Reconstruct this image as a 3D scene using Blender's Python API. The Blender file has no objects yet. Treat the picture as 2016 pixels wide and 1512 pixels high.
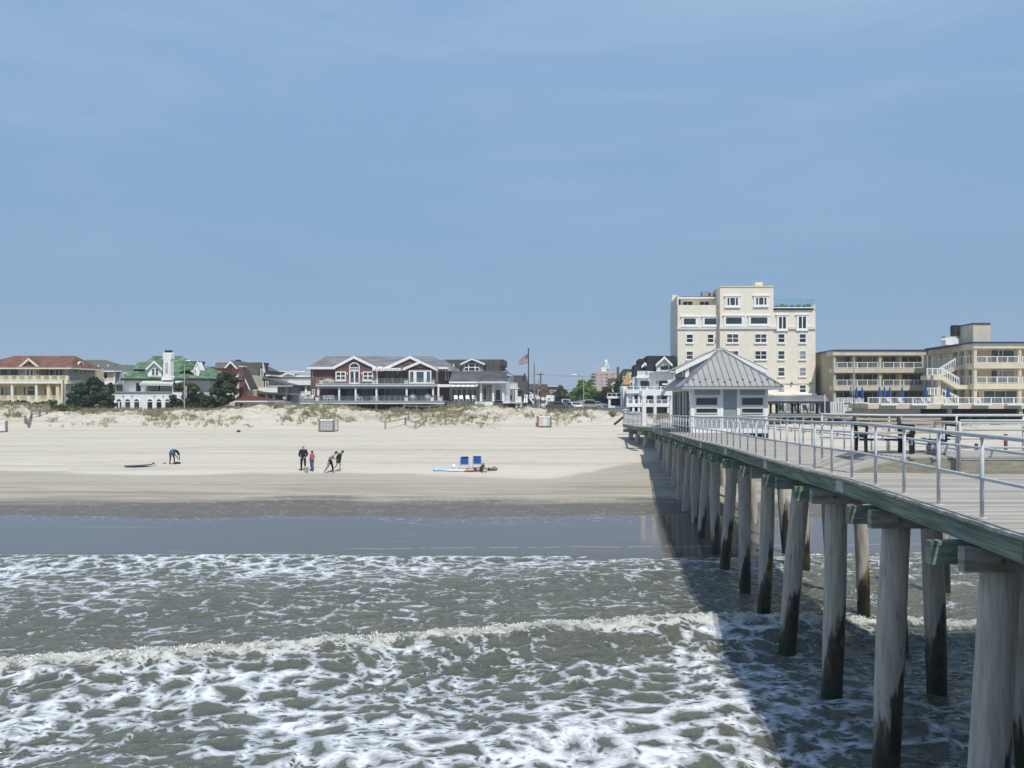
import bpy, bmesh, math, random
import numpy as np
from mathutils import Vector
random.seed(7); rng = np.random.default_rng(7)
# ------------------------------------------------------------------ camera, world, sun
F = 1514.0; HZ = 780.0; CZ = 6.75; SK = 0.103      # focal in photo px, horizon row, eye height, pier / street direction
scene = bpy.context.scene
COL = scene.collection
cam_d = bpy.data.cameras.new('camera'); cam = bpy.data.objects.new('camera', cam_d); COL.objects.link(cam)
cam_d.sensor_width = 36; cam_d.lens = F / 2016 * 36; cam_d.shift_y = (HZ - 756) / 2016
cam_d.clip_start = 0.1; cam_d.clip_end = 9000
cam.location = (0, 0, CZ); cam.rotation_euler = (math.radians(90), 0, 0)
scene.camera = cam
SUN = Vector((0.205, -0.55, 1.0)).normalized()
world = bpy.data.worlds.new('World'); scene.world = world; world.use_nodes = True
wn = world.node_tree; wn.nodes.clear()
wo = wn.nodes.new('ShaderNodeOutputWorld'); bg = wn.nodes.new('ShaderNodeBackground')
sky = wn.nodes.new('ShaderNodeTexSky'); sky.sky_type = 'NISHITA'; sky.sun_disc = False
sky.sun_elevation = math.asin(SUN.z); sky.sun_rotation = math.atan2(SUN.x, SUN.y)
sky.altitude = 5; sky.air_density = 1.0; sky.dust_density = 0.3; sky.ozone_density = 2.5
bg.inputs['Strength'].default_value = 0.1
SKY_NODES = (wn, sky, bg, wo)
# a thin even veil over the sky and faint cirrus, the same for every ray
geo = wn.nodes.new('ShaderNodeTexCoord'); sep = wn.nodes.new('ShaderNodeSeparateXYZ'); wn.links.new(geo.outputs['Generated'], sep.inputs[0])
ramp = wn.nodes.new('ShaderNodeValToRGB'); wn.links.new(sep.outputs['Z'], ramp.inputs[0])
cr = ramp.color_ramp
cr.elements[0].position = 0.0; cr.elements[0].color = (0.238, 0.386, 0.585, 1)
cr.elements[1].position = 1.0; cr.elements[1].color = (0.25, 0.40, 0.72, 1)
for p, c in ((0.10, (0.228, 0.384, 0.585)), (0.25, (0.246, 0.418, 0.640)), (0.42, (0.280, 0.455, 0.695))):
    e = cr.elements.new(p); e.color = (*c, 1)
mp = wn.nodes.new('ShaderNodeMapping'); mp.inputs['Scale'].default_value = (1.5, 1.5, 9.0); mp.inputs['Rotation'].default_value = (0.0, 0.12, 0.0)
wn.links.new(geo.outputs['Generated'], mp.inputs[0])
nz = wn.nodes.new('ShaderNodeTexNoise'); nz.inputs['Scale'].default_value = 1.6; nz.inputs['Detail'].default_value = 5; nz.inputs['Roughness'].default_value = 0.6; nz.inputs['Distortion'].default_value = 0.5
wn.links.new(mp.outputs[0], nz.inputs['Vector'])
mr = wn.nodes.new('ShaderNodeMapRange'); mr.inputs['From Min'].default_value = 0.42; mr.inputs['From Max'].default_value = 0.72
mr.inputs['To Min'].default_value = 0.0; mr.inputs['To Max'].default_value = 0.42
wn.links.new(nz.outputs[0], mr.inputs[0])
mz = wn.nodes.new('ShaderNodeMapRange'); mz.inputs['From Min'].default_value = 0.06; mz.inputs['From Max'].default_value = 0.36
wn.links.new(sep.outputs['Z'], mz.inputs[0])
mm = wn.nodes.new('ShaderNodeMath'); mm.operation = 'MULTIPLY'; wn.links.new(mr.outputs[0], mm.inputs[0]); wn.links.new(mz.outputs[0], mm.inputs[1])
cm = wn.nodes.new('ShaderNodeMix'); cm.data_type = 'RGBA'; wn.links.new(mm.outputs[0], cm.inputs['Factor'])
wn.links.new(ramp.outputs[0], cm.inputs[6]); cm.inputs[7].default_value = (0.46, 0.60, 0.78, 1)
sc10 = wn.nodes.new('ShaderNodeVectorMath'); sc10.operation = 'SCALE'; sc10.inputs['Scale'].default_value = 10.0
wn.links.new(cm.outputs[2], sc10.inputs[0])
mx = wn.nodes.new('ShaderNodeMix'); mx.data_type = 'RGBA'; mx.inputs['Factor'].default_value = 0.88
wn.links.new(sky.outputs[0], mx.inputs[6]); wn.links.new(sc10.outputs[0], mx.inputs[7])
wn.links.new(mx.outputs[2], bg.inputs['Color']); wn.links.new(bg.outputs[0], wo.inputs['Surface'])
sd = bpy.data.lights.new('sun', 'SUN'); sd.energy = 4.3; sd.angle = math.radians(0.8); sd.color = (1.0, 0.955, 0.875)
so = bpy.data.objects.new('sun', sd); COL.objects.link(so); so.rotation_euler = SUN.to_track_quat('Z', 'Y').to_euler(); so.location = (20, -30, 80)
vs = scene.view_settings; vs.view_transform = 'Standard'; vs.look = 'None'; vs.exposure = 0.0; vs.gamma = 1.0
scene.cycles.max_bounces = 6; scene.cycles.transparent_max_bounces = 12

def U(px, py, d):
    """photo pixel + depth -> world point"""
    return ((px - 1008) * d / F, d, CZ + (HZ - py) * d / F)

# ------------------------------------------------------------------ numpy noise
_perm = rng.random((256, 256))
def vnoise(x, y):
    xi = np.floor(x).astype(int); yi = np.floor(y).astype(int); fx = x - xi; fy = y - yi
    fx = fx * fx * (3 - 2 * fx); fy = fy * fy * (3 - 2 * fy)
    a = _perm[xi & 255, yi & 255]; b = _perm[(xi + 1) & 255, yi & 255]; c = _perm[xi & 255, (yi + 1) & 255]; d = _perm[(xi + 1) & 255, (yi + 1) & 255]
    return (a * (1 - fx) + b * fx) * (1 - fy) + (c * (1 - fx) + d * fx) * fy
def fbm(x, y, o=4, g=0.5):
    s = 0; a = 1; t = 0
    for i in range(o):
        s = s + a * vnoise(x * 2 ** i + 17.3 * i, y * 2 ** i + 5.1 * i); t += a; a *= g
    return s / t

# ------------------------------------------------------------------ materials
MATS = {}
def N(nt, t, **kw):
    n = nt.nodes.new(t)
    for k, v in kw.items(): setattr(n, k, v)
    return n
def mat(name, col, rough=0.7, var=0.12, scale=3.0, bump=0.0, bscale=None, metal=0.0, col2=None, stretch=(1, 1, 1), detail=5, spec=0.4, alpha=1.0, lo=0.35, hi=0.65, coord='Object'):
    if name in MATS: return MATS[name]
    m = bpy.data.materials.new(name); m.use_nodes = True; nt = m.node_tree; L = nt.links
    b = nt.nodes['Principled BSDF']; b.inputs['Roughness'].default_value = rough; b.inputs['Metallic'].default_value = metal
    b.inputs['Specular IOR Level'].default_value = spec; b.inputs['Alpha'].default_value = alpha
    tc = N(nt, 'ShaderNodeTexCoord'); mp = N(nt, 'ShaderNodeMapping'); mp.inputs['Scale'].default_value = stretch
    L.new(tc.outputs[coord], mp.inputs[0])
    n = N(nt, 'ShaderNodeTexNoise'); n.inputs['Scale'].default_value = scale; n.inputs['Detail'].default_value = detail; L.new(mp.outputs[0], n.inputs['Vector'])
    r = N(nt, 'ShaderNodeMapRange'); r.inputs['From Min'].default_value = lo; r.inputs['From Max'].default_value = hi; L.new(n.outputs[0], r.inputs[0])
    mixn = N(nt, 'ShaderNodeMix', data_type='RGBA'); L.new(r.outputs[0], mixn.inputs['Factor'])
    c2 = col2 if col2 else tuple(min(1, c * (1 + var)) for c in col)
    c1 = col if col2 else tuple(c * (1 - var) for c in col)
    mixn.inputs[6].default_value = (*c1, 1); mixn.inputs[7].default_value = (*c2, 1)
    L.new(mixn.outputs[2], b.inputs['Base Color'])
    if bump:
        n2 = N(nt, 'ShaderNodeTexNoise'); n2.inputs['Scale'].default_value = bscale or scale * 4; n2.inputs['Detail'].default_value = 4; L.new(mp.outputs[0], n2.inputs['Vector'])
        bp = N(nt, 'ShaderNodeBump'); bp.inputs['Strength'].default_value = 1.0; bp.inputs['Distance'].default_value = bump
        L.new(n2.outputs[0], bp.inputs['Height']); L.new(bp.outputs[0], b.inputs['Normal'])
    m['ok'] = 1; MATS[name] = m
    return m
def stripes(m, axis, period, depth, dark=0.8, width=0.12, slope=(0, 0, 0)):
    """overlay lines (siding laps, tile courses, seams): darkens base colour a little in the joint, and bumps"""
    nt = m.node_tree; L = nt.links; b = nt.nodes['Principled BSDF']
    tc = N(nt, 'ShaderNodeTexCoord'); s = N(nt, 'ShaderNodeSeparateXYZ'); L.new(tc.outputs['Object'], s.inputs[0])
    d = N(nt, 'ShaderNodeMath', operation='DIVIDE'); L.new(s.outputs['XYZ'.index(axis)], d.inputs[0]); d.inputs[1].default_value = period
    f = N(nt, 'ShaderNodeMath', operation='FRACT'); L.new(d.outputs[0], f.inputs[0])
    g = N(nt, 'ShaderNodeMath', operation='LESS_THAN'); L.new(f.outputs[0], g.inputs[0]); g.inputs[1].default_value = width
    old = b.inputs['Base Color'].links[0].from_socket
    mx = N(nt, 'ShaderNodeMix', data_type='RGBA', blend_type='MULTIPLY'); L.new(g.outputs[0], mx.inputs['Factor'])
    L.new(old, mx.inputs[6]); mx.inputs[7].default_value = (dark, dark, dark, 1); L.new(mx.outputs[2], b.inputs['Base Color'])
    bp = N(nt, 'ShaderNodeBump'); bp.inputs['Distance'].default_value = depth; L.new(f.outputs[0], bp.inputs['Height'])
    if b.inputs['Normal'].links: L.new(b.inputs['Normal'].links[0].from_socket, bp.inputs['Normal'])
    L.new(bp.outputs[0], b.inputs['Normal'])
    return m
def brickm(name, c1, c2, mortar, bw=0.22, bh=0.075, rough=0.85, ms=0.012, bump=0.004, var=(.8, 1.15)):
    m = bpy.data.materials.new(name); m.use_nodes = True; nt = m.node_tree; L = nt.links; b = nt.nodes['Principled BSDF']; b.inputs['Roughness'].default_value = rough
    tc = N(nt, 'ShaderNodeTexCoord'); s = N(nt, 'ShaderNodeSeparateXYZ'); L.new(tc.outputs['Object'], s.inputs[0])
    a = N(nt, 'ShaderNodeMath', operation='ADD'); L.new(s.outputs[0], a.inputs[0]); L.new(s.outputs[1], a.inputs[1])
    c = N(nt, 'ShaderNodeCombineXYZ'); L.new(a.outputs[0], c.inputs[0]); L.new(s.outputs[2], c.inputs[1])
    br = N(nt, 'ShaderNodeTexBrick'); L.new(c.outputs[0], br.inputs['Vector']); br.inputs['Scale'].default_value = 1
    br.inputs['Brick Width'].default_value = bw; br.inputs['Row Height'].default_value = bh; br.inputs['Mortar Size'].default_value = ms
    br.inputs['Color1'].default_value = (*c1, 1); br.inputs['Color2'].default_value = (*c2, 1); br.inputs['Mortar'].default_value = (*mortar, 1)
    n = N(nt, 'ShaderNodeTexNoise'); n.inputs['Scale'].default_value = 1.3; n.inputs['Detail'].default_value = 6; L.new(tc.outputs['Object'], n.inputs['Vector'])
    mx = N(nt, 'ShaderNodeMix', data_type='RGBA', blend_type='MULTIPLY'); mx.inputs['Factor'].default_value = 1
    r = N(nt, 'ShaderNodeMapRange'); r.inputs['From Min'].default_value = .3; r.inputs['From Max'].default_value = .7; r.inputs['To Min'].default_value = var[0]; r.inputs['To Max'].default_value = var[1]
    L.new(n.outputs[0], r.inputs[0]); L.new(br.outputs['Color'], mx.inputs[6]); L.new(r.outputs[0], mx.inputs[7]); L.new(mx.outputs[2], b.inputs['Base Color'])
    MATS[name] = m; return m
def glass(name, col, rough=0.08):
    m = mat(name, col, rough, 0.25, 0.7, spec=0.6); return m

# ------------------------------------------------------------------ mesh buffers
class MB:
    def __init__(s): s.v = []; s.f = []
    def add(s, vs, fs):
        k = len(s.v); s.v += [tuple(p) for p in vs]; s.f += [tuple(i + k for i in f) for f in fs]; return s
    def hexa(s, a):      # 4 bottom ccw, 4 top
        return s.add(a, [(0, 3, 2, 1), (4, 5, 6, 7), (0, 1, 5, 4), (1, 2, 6, 5), (2, 3, 7, 6), (3, 0, 4, 7)])
    def box(s, x0, x1, y0, y1, z0, z1):
        return s.hexa([(x0, y0, z0), (x1, y0, z0), (x1, y1, z0), (x0, y1, z0), (x0, y0, z1), (x1, y0, z1), (x1, y1, z1), (x0, y1, z1)])
    def beam(s, p, q, w, h, up=(0, 0, 1)):
        p = Vector(p); q = Vector(q); d = (q - p).normalized(); u = Vector(up)
        r = d.cross(u)
        if r.length < 1e-4: r = Vector((1, 0, 0))
        r = r.normalized() * w / 2; u = r.cross(d).normalized() * h / 2
        return s.hexa([p - r - u, p + r - u, q + r - u, q - r - u, p - r + u, p + r + u, q + r + u, q - r + u])
    def tube(s, pts, r, n=8, cap=True):
        pts = [Vector(p) for p in pts]; rs = r if isinstance(r, (list, tuple)) else [r] * len(pts)
        k = len(s.v); ref = None
        for i, p in enumerate(pts):
            d = (pts[min(i + 1, len(pts) - 1)] - pts[max(i - 1, 0)]).normalized()
            if ref is None: ref = d.orthogonal().normalized()
            ref = (ref - d * ref.dot(d)).normalized(); w = d.cross(ref)
            for j in range(n):
                a = 2 * math.pi * j / n; s.v.append(tuple(p + (ref * math.cos(a) + w * math.sin(a)) * rs[i]))
        for i in range(len(pts) - 1):
            for j in range(n):
                s.f.append((k + i * n + j, k + i * n + (j + 1) % n, k + (i + 1) * n + (j + 1) % n, k + (i + 1) * n + j))
        if cap:
            s.f.append(tuple(k + j for j in reversed(range(n)))); s.f.append(tuple(k + (len(pts) - 1) * n + j for j in range(n)))
        return s
    def prism(s, pts, ext):
        n = len(pts); e = Vector(ext); a = [Vector(p) for p in pts]; b = [p + e for p in a]
        return s.add(a + b, [tuple(range(n)), tuple(reversed(range(n, 2 * n)))] + [(i, i + n, (i + 1) % n + n, (i + 1) % n) for i in range(n)])
    def ball(s, c, r, n=10, m=7, sq=(1, 1, 1)):
        k = len(s.v); c = Vector(c)
        for i in range(m + 1):
            t = math.pi * i / m
            for j in range(n):
                a = 2 * math.pi * j / n; s.v.append((c.x + r * sq[0] * math.sin(t) * math.cos(a), c.y + r * sq[1] * math.sin(t) * math.sin(a), c.z + r * sq[2] * math.cos(t)))
        for i in range(m):
            for j in range(n): s.f.append((k + i * n + j, k + (i + 1) * n + j, k + (i + 1) * n + (j + 1) % n, k + i * n + (j + 1) % n))
        return s
    def build(s, name, m, parent=None, off=(0, 0, 0), smooth=False, recalc=True):
        me = bpy.data.meshes.new(name); o = Vector(off)
        me.from_pydata([(v[0] - o.x, v[1] - o.y, v[2] - o.z) for v in s.v], [], s.f)
        if recalc:
            bm = bmesh.new(); bm.from_mesh(me); bmesh.ops.recalc_face_normals(bm, faces=bm.faces); bm.to_mesh(me); bm.free()
        if smooth:
            for p in me.polygons: p.use_smooth = True
        if m: me.materials.append(m)
        ob = bpy.data.objects.new(name, me); COL.objects.link(ob)
        if parent is not None: ob.parent = parent
        return ob
def tag(o, label=None, cat=None, group=None, kind=None):
    if label: o['label'] = label
    if cat: o['category'] = cat
    if group: o['group'] = group
    if kind: o['kind'] = kind
    return o
def empty(name, loc, label, cat, group=None):
    o = bpy.data.objects.new(name, None); COL.objects.link(o); o.location = loc; o.empty_display_size = .3
    return tag(o, label, cat, group)
def dup(root, loc, label=None, rz=0, parent=None, scale=None):
    """copy a thing with its parts and sub-parts"""
    r = root.copy(); COL.objects.link(r); r.location = loc; r.rotation_euler = (0, 0, rz)
    if scale: r.scale = scale
    if label: r['label'] = label
    def rec(a, b):
        for ch in list(a.children):
            c = ch.copy(); COL.objects.link(c); c.parent = b; rec(ch, c)
    rec(root, r)
    return r
def grid_mesh(name, xs, ys, Z, m, attr=None, smooth=True):
    nx, ny = len(xs), len(ys); X, Y = np.meshgrid(xs, ys)
    co = np.stack([X, Y, Z], -1).reshape(-1, 3).astype(np.float32)
    i = np.arange(nx - 1)[None, :] + (np.arange(ny - 1) * nx)[:, None]
    q = np.stack([i, i + 1, i + 1 + nx, i + nx], -1).reshape(-1, 4)
    me = bpy.data.meshes.new(name); me.vertices.add(len(co)); me.vertices.foreach_set('co', co.ravel())
    me.loops.add(q.size); me.loops.foreach_set('vertex_index', q.ravel().astype(np.int32))
    me.polygons.add(len(q)); me.polygons.foreach_set('loop_start', (np.arange(len(q)) * 4).astype(np.int32))
    me.polygons.foreach_set('use_smooth', np.full(len(q), smooth)); me.update(calc_edges=True)
    if attr is not None:
        for k, A in attr.items():
            at = me.attributes.new(k, 'FLOAT', 'POINT'); at.data.foreach_set('value', A.reshape(-1).astype(np.float32))
    me.materials.append(m); o = bpy.data.objects.new(name, me); COL.objects.link(o); return o
def quads_mesh(name, P, m, parent=None, smooth=False):
    """P: (n,4,3) array of quads"""
    n = len(P); me = bpy.data.meshes.new(name); me.vertices.add(n * 4); me.vertices.foreach_set('co', P.reshape(-1).astype(np.float32))
    me.loops.add(n * 4); me.loops.foreach_set('vertex_index', np.arange(n * 4, dtype=np.int32)); me.polygons.add(n)
    me.polygons.foreach_set('loop_start', (np.arange(n) * 4).astype(np.int32)); me.update(calc_edges=True)
    me.materials.append(m); o = bpy.data.objects.new(name, me); COL.objects.link(o)
    if parent is not None: o.parent = parent
    return o
# ------------------------------------------------------------------ terrain
PROF = np.array([(-80, -5), (5, -2.4), (25, -.62), (29, -.3), (33, 0.0), (37, .15), (41, .33), (45, .52), (50, 1.15), (53.5, 1.56), (60, 2.05), (70, 2.65), (80, 3.08), (86, 3.3), (92, 3.5), (104, 4.0), (112, 4.2), (400, 4.3), (4000, 4.3)])
CREST = [(-600, 801), (0, 799), (45, 800), (78, 813), (105, 817), (135, 813), (230, 813), (300, 812), (350, 812), (400, 811), (470, 806), (520, 803), (560, 805), (600, 804), (680, 805), (700, 812), (740, 816), (850, 815), (880, 808), (905, 807), (1000, 808), (1040, 811), (1100, 815), (1180, 813), (1220, 817), (1300, 825), (1500, 828), (1700, 826), (1900, 824), (2100, 823), (2600, 820)]
_cx = np.array([(p - 1008) * 93 / F for p, _ in CREST]); _cz = np.array([CZ - (y - HZ) * 93 / F for _, y in CREST])
def zt(x, y):
    x = np.asarray(x, float); y = np.asarray(y, float)
    z = np.interp(y, PROF[:, 0], PROF[:, 1])
    cz = np.interp(x, _cx, _cz)
    foot = 82.5 + 2.2 * (vnoise(x * .16, x * 0 + 3) - .5)
    up = np.clip((y - foot) / (92.5 - foot), 0, 1); up = up * up * (3 - 2 * up)
    dn = np.clip((y - 97) / 9, 0, 1); dn = dn * dn * (3 - 2 * dn)
    k = up * (1 - dn)
    base = np.where(y < 92.5, z, np.maximum(z, 0))
    zz = z * (1 - k) + cz * k
    lump = (fbm(x * .42, y * .42, 4, .6) - .5)
    rid = np.abs(fbm(x * .7 + 31, y * .7, 4, .6) - .5) * 2
    zz = zz + k * (lump * 1.3 + (.35 - rid) * .70 + (fbm(x * 2.2, y * 2.2, 3) - .5) * .35) * np.clip((y - 83) / 2, 0, 1) * np.clip((98 - y) / 4, 0, 1)
    # soft relief of the beach: wheel ruts and footprints at the wrack line
    soft = np.clip((y - 47) / 8, 0, 1) * (1 - k) * np.clip((100 - y) / 10, 0, 1)
    zz = zz + soft * (fbm(x * .10, y * .35, 4) - .5) * .22 + soft * (fbm(x * .9, y * 1.6, 3) - .5) * .05
    return zz
def gz(x, y): return float(zt(np.array([x]), np.array([y]))[0])

def sand_material():
    m = bpy.data.materials.new('sand_mat'); m.use_nodes = True; nt = m.node_tree; L = nt.links; b = nt.nodes['Principled BSDF']
    tc = N(nt, 'ShaderNodeTexCoord'); s = N(nt, 'ShaderNodeSeparateXYZ'); L.new(tc.outputs['Object'], s.inputs[0])
    def noise(scale, st=(1, 1, 1), det=5, rough=.55, dist=0):
        mp = N(nt, 'ShaderNodeMapping'); mp.inputs['Scale'].default_value = st; L.new(tc.outputs['Object'], mp.inputs[0])
        n = N(nt, 'ShaderNodeTexNoise'); n.inputs['Scale'].default_value = scale; n.inputs['Detail'].default_value = det; n.inputs['Roughness'].default_value = rough; n.inputs['Distortion'].default_value = dist
        L.new(mp.outputs[0], n.inputs['Vector']); return n.outputs[0]
    def math_(op, a, c, cl=False):
        n = N(nt, 'ShaderNodeMath', operation=op); n.use_clamp = cl
        for i, q in enumerate((a, c)):
            if q is None: continue
            if isinstance(q, (int, float)): n.inputs[i].default_value = q
            else: L.new(q, n.inputs[i])
        return n.outputs[0]
    def rng_(v, a, c, d=0, e=1, smooth=True):
        n = N(nt, 'ShaderNodeMapRange', interpolation_type='SMOOTHSTEP' if smooth else 'LINEAR'); L.new(v, n.inputs[0])
        for k, q in zip(('From Min', 'From Max', 'To Min', 'To Max'), (a, c, d, e)): n.inputs[k].default_value = q
        return n.outputs[0]
    def mixc(f, a, c, bt='MIX'):
        n = N(nt, 'ShaderNodeMix', data_type='RGBA', blend_type=bt)
        if isinstance(f, float): n.inputs['Factor'].default_value = f
        else: L.new(f, n.inputs['Factor'])
        for i, q in ((6, a), (7, c)):
            if isinstance(q, tuple): n.inputs[i].default_value = (*q, 1)
            else: L.new(q, n.inputs[i])
        return n.outputs[2]
    Y = s.outputs[1]; X = s.outputs[0]
    big = noise(.045, (1, 1, 1), 3); streak = noise(1.0, (.10, 1.3, 1), 6, .6, .6); fine = noise(14, (1, 1, 1), 4); med = noise(1.1, (1, 1, 1), 5)
    yw = math_('ADD', Y, math_('MULTIPLY', math_('SUBTRACT', big, .5), 9.0))          # wobbling cross-shore position
    cvn = N(nt, 'ShaderNodeMapRange'); L.new(X, cvn.inputs[0]); cvn.inputs['From Min'].default_value = -40; cvn.inputs['From Max'].default_value = 12
    rmp = N(nt, 'ShaderNodeValToRGB'); L.new(cvn.outputs[0], rmp.inputs[0]); re = rmp.color_ramp; re.interpolation = 'B_SPLINE'
    re.elements[0].position = 0; re.elements[0].color = (.5, .5, .5, 1); re.elements[1].position = 1; re.elements[1].color = (1, 1, 1, 1)
    for p_, v_ in ((.45, .36), (.70, .18), (.82, .10), (.88, .35), (.93, .80)): q_ = re.elements.new(p_); q_.color = (v_, v_, v_, 1)
    shift = math_('MULTIPLY', math_('SUBTRACT', rmp.outputs[0], .36), 8.5)
    yw2 = math_('ADD', yw, math_('MULTIPLY', math_('SUBTRACT', streak, .5), 3.0))
    dry = mixc(streak, (.465, .425, .35), (.595, .55, .46))
    dry = mixc(rng_(noise(2.3, (.35, 2.2, 1), 5, .65, 1.0), .56, .72, 0, .45), dry, (.36, .325, .275))
    damp = mixc(rng_(streak, .35, .65), (.245, .220, .175), (.40, .362, .295))
    damp = mixc(rng_(noise(3.2, (.25, 2.5, 1), 5, .65, 1.2), .56, .68, 0, .6), damp, (.23, .21, .175))
    wet = mixc(med, (.105, .092, .074), (.145, .130, .105))
    wet = mixc(rng_(Y, 40.5, 41.5), (.108, .097, .082), wet)
    ywd = math_('SUBTRACT', yw2, shift)
    dampk = rng_(ywd, 52.2, 53.6)
    mixd = mixc(rng_(ywd, 46.0, 53.0), damp, (.36, .33, .275))
    c = mixc(dampk, mixd, dry)
    c = mixc(rng_(yw2, 44.2, 46.2), wet, c)
    band_n = noise(.55, (.05, 1.0, 1), 4, .6, .4)
    c = mixc(math_('MULTIPLY', math_('MULTIPLY', rng_(band_n, .48, .66), .42), rng_(Y, 44, 47)), c, (.30, .275, .225))
    tr = math_('ABSOLUTE', math_('SUBTRACT', math_('FRACT', math_('MULTIPLY', math_('ADD', yw2, math_('MULTIPLY', X, .06)), .42), None), .5), None)
    c = mixc(math_('MULTIPLY', math_('MULTIPLY', math_('LESS_THAN', tr, .035), rng_(noise(.8, (.15, 1, 1), 4), .50, .60)), .35), c, (.25, .225, .18))
    # rusty footprints / churned patches near the pier side
    churn = rng_(noise(2.6, (1, 1, 1), 5, .7, .5), .58, .66)
    cm_ = math_('MULTIPLY', churn, rng_(Y, 50, 60))
    c = mixc(math_('MULTIPLY', cm_, .5), c, (.30, .25, .19))
    c = mixc(math_('MULTIPLY', math_('MULTIPLY', rng_(fine, .45, .7), .15), rng_(Y, 45, 50)), c, (.75, .70, .62))
    # soil and litter among the dune plants / town ground
    du = math_('MULTIPLY', rng_(Y, 84, 92), rng_(noise(1.1, (1, 1, 1), 6, .7, .8), .47, .58))
    c = mixc(math_('MULTIPLY', du, .75), c, (.26, .225, .15))
    c = mixc(rng_(Y, 97, 101), c, mixc(med, (.11, .11, .05), (.22, .19, .12)))
    c = mixc(rng_(Y, 106, 110), c, (.17, .165, .15))
    # foam flecks left on the wet sand
    fl = N(nt, 'ShaderNodeTexVoronoi', feature='F1'); mpv = N(nt, 'ShaderNodeMapping'); mpv.inputs['Scale'].default_value = (1.6, 3.4, 1); L.new(tc.outputs['Object'], mpv.inputs[0]); L.new(mpv.outputs[0], fl.inputs['Vector']); fl.inputs['Scale'].default_value = 1.6
    band = math_('MULTIPLY', rng_(yw, 38.6, 40.6), math_('SUBTRACT', 1.0, rng_(yw, 45.0, 47.0)))
    patch = rng_(noise(.55, (.5, 2.2, 1), 4, .6, .6), .50, .62)
    fleck = math_('MULTIPLY', math_('LESS_THAN', math_('ADD', fl.outputs['Distance'], math_('MULTIPLY', math_('SUBTRACT', noise(9, (1, 1, 1), 3), .5), .5)), .13), math_('MULTIPLY', band, patch))
    lace = math_('MULTIPLY', rng_(noise(3.4, (.35, 2.4, 1), 5, .6, 1.6), .61, .65), math_('MULTIPLY', band, .5))
    ln = math_('SUBTRACT', Y, math_('ADD', 33.85, math_('ADD', math_('MULTIPLY', X, .035), math_('MULTIPLY', noise(.5, (1, .2, 1), 4), .5))))
    line = math_('MULTIPLY', math_('LESS_THAN', math_('ABSOLUTE', ln, None), .022), math_('MULTIPLY', rng_(noise(1.6, (.6, 1, 1), 4, .6), .44, .52), math_('MULTIPLY', rng_(X, -9, -6), .55)))
    fk = math_('MAXIMUM', math_('MAXIMUM', fleck, lace), line)
    # thin foam line just above the water's edge
    c = mixc(fk, c, (.72, .71, .68))
    L.new(c, b.inputs['Base Color'])
    # mirror-wet band
    edge = math_('ADD', Y, math_('ADD', math_('MULTIPLY', math_('SUBTRACT', noise(.09, (1, 1, 1), 2), .5), 3.0), math_('MULTIPLY', math_('SUBTRACT', noise(1.3, (.5, 1.8, 1), 4), .5), .5)))
    wetk = rng_(edge, 40.9, 41.25)
    rr = math_('ADD', .09, math_('MULTIPLY', wetk, .33))
    rr = math_('ADD', rr, math_('MULTIPLY', rng_(yw2, 44.5, 47.5), .45), True)
    rr = math_('MAXIMUM', rr, math_('MULTIPLY', fk, .8))
    L.new(rr, b.inputs['Roughness'])
    sp = math_('ADD', math_('MULTIPLY', math_('SUBTRACT', 1.0, wetk), .29), .10)
    L.new(sp, b.inputs['Specular IOR Level'])
    h = math_('ADD', math_('MULTIPLY', noise(2.0, (.5, 1.6, 1), 8, .65, .5), .10), math_('MULTIPLY', noise(6.0, (.6, 1.8, 1), 6, .7, .5), .045))
    bs = rng_(edge, 41, 47, .0, .8)
    bs2 = math_('ADD', bs, math_('MULTIPLY', rng_(Y, 50, 60), .4))
    bp = N(nt, 'ShaderNodeBump'); L.new(bs2, bp.inputs['Strength']); bp.inputs['Distance'].default_value = 1.0; L.new(h, bp.inputs['Height']); L.new(bp.outputs[0], b.inputs['Normal'])
    return m
xs = np.unique(np.concatenate([np.linspace(-3000, -150, 12), np.arange(-150, -75, 1.5), np.arange(-75, 80, .34), np.arange(80, 150, 1.5), np.linspace(150, 3000, 12)]))
ys = np.unique(np.concatenate([np.linspace(-300, 20, 12), np.arange(20, 80, .5), np.arange(80, 100, .22), np.arange(100, 116, 1.0), np.array([130, 200, 400, 1000, 3500])]))
X, Y = np.meshgrid(xs, ys)
tag(grid_mesh('beach_ground', xs, ys, zt(X, Y), sand_material()), 'pale sandy beach rising from the wet shore to the dunes', 'beach', kind='structure')

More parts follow.
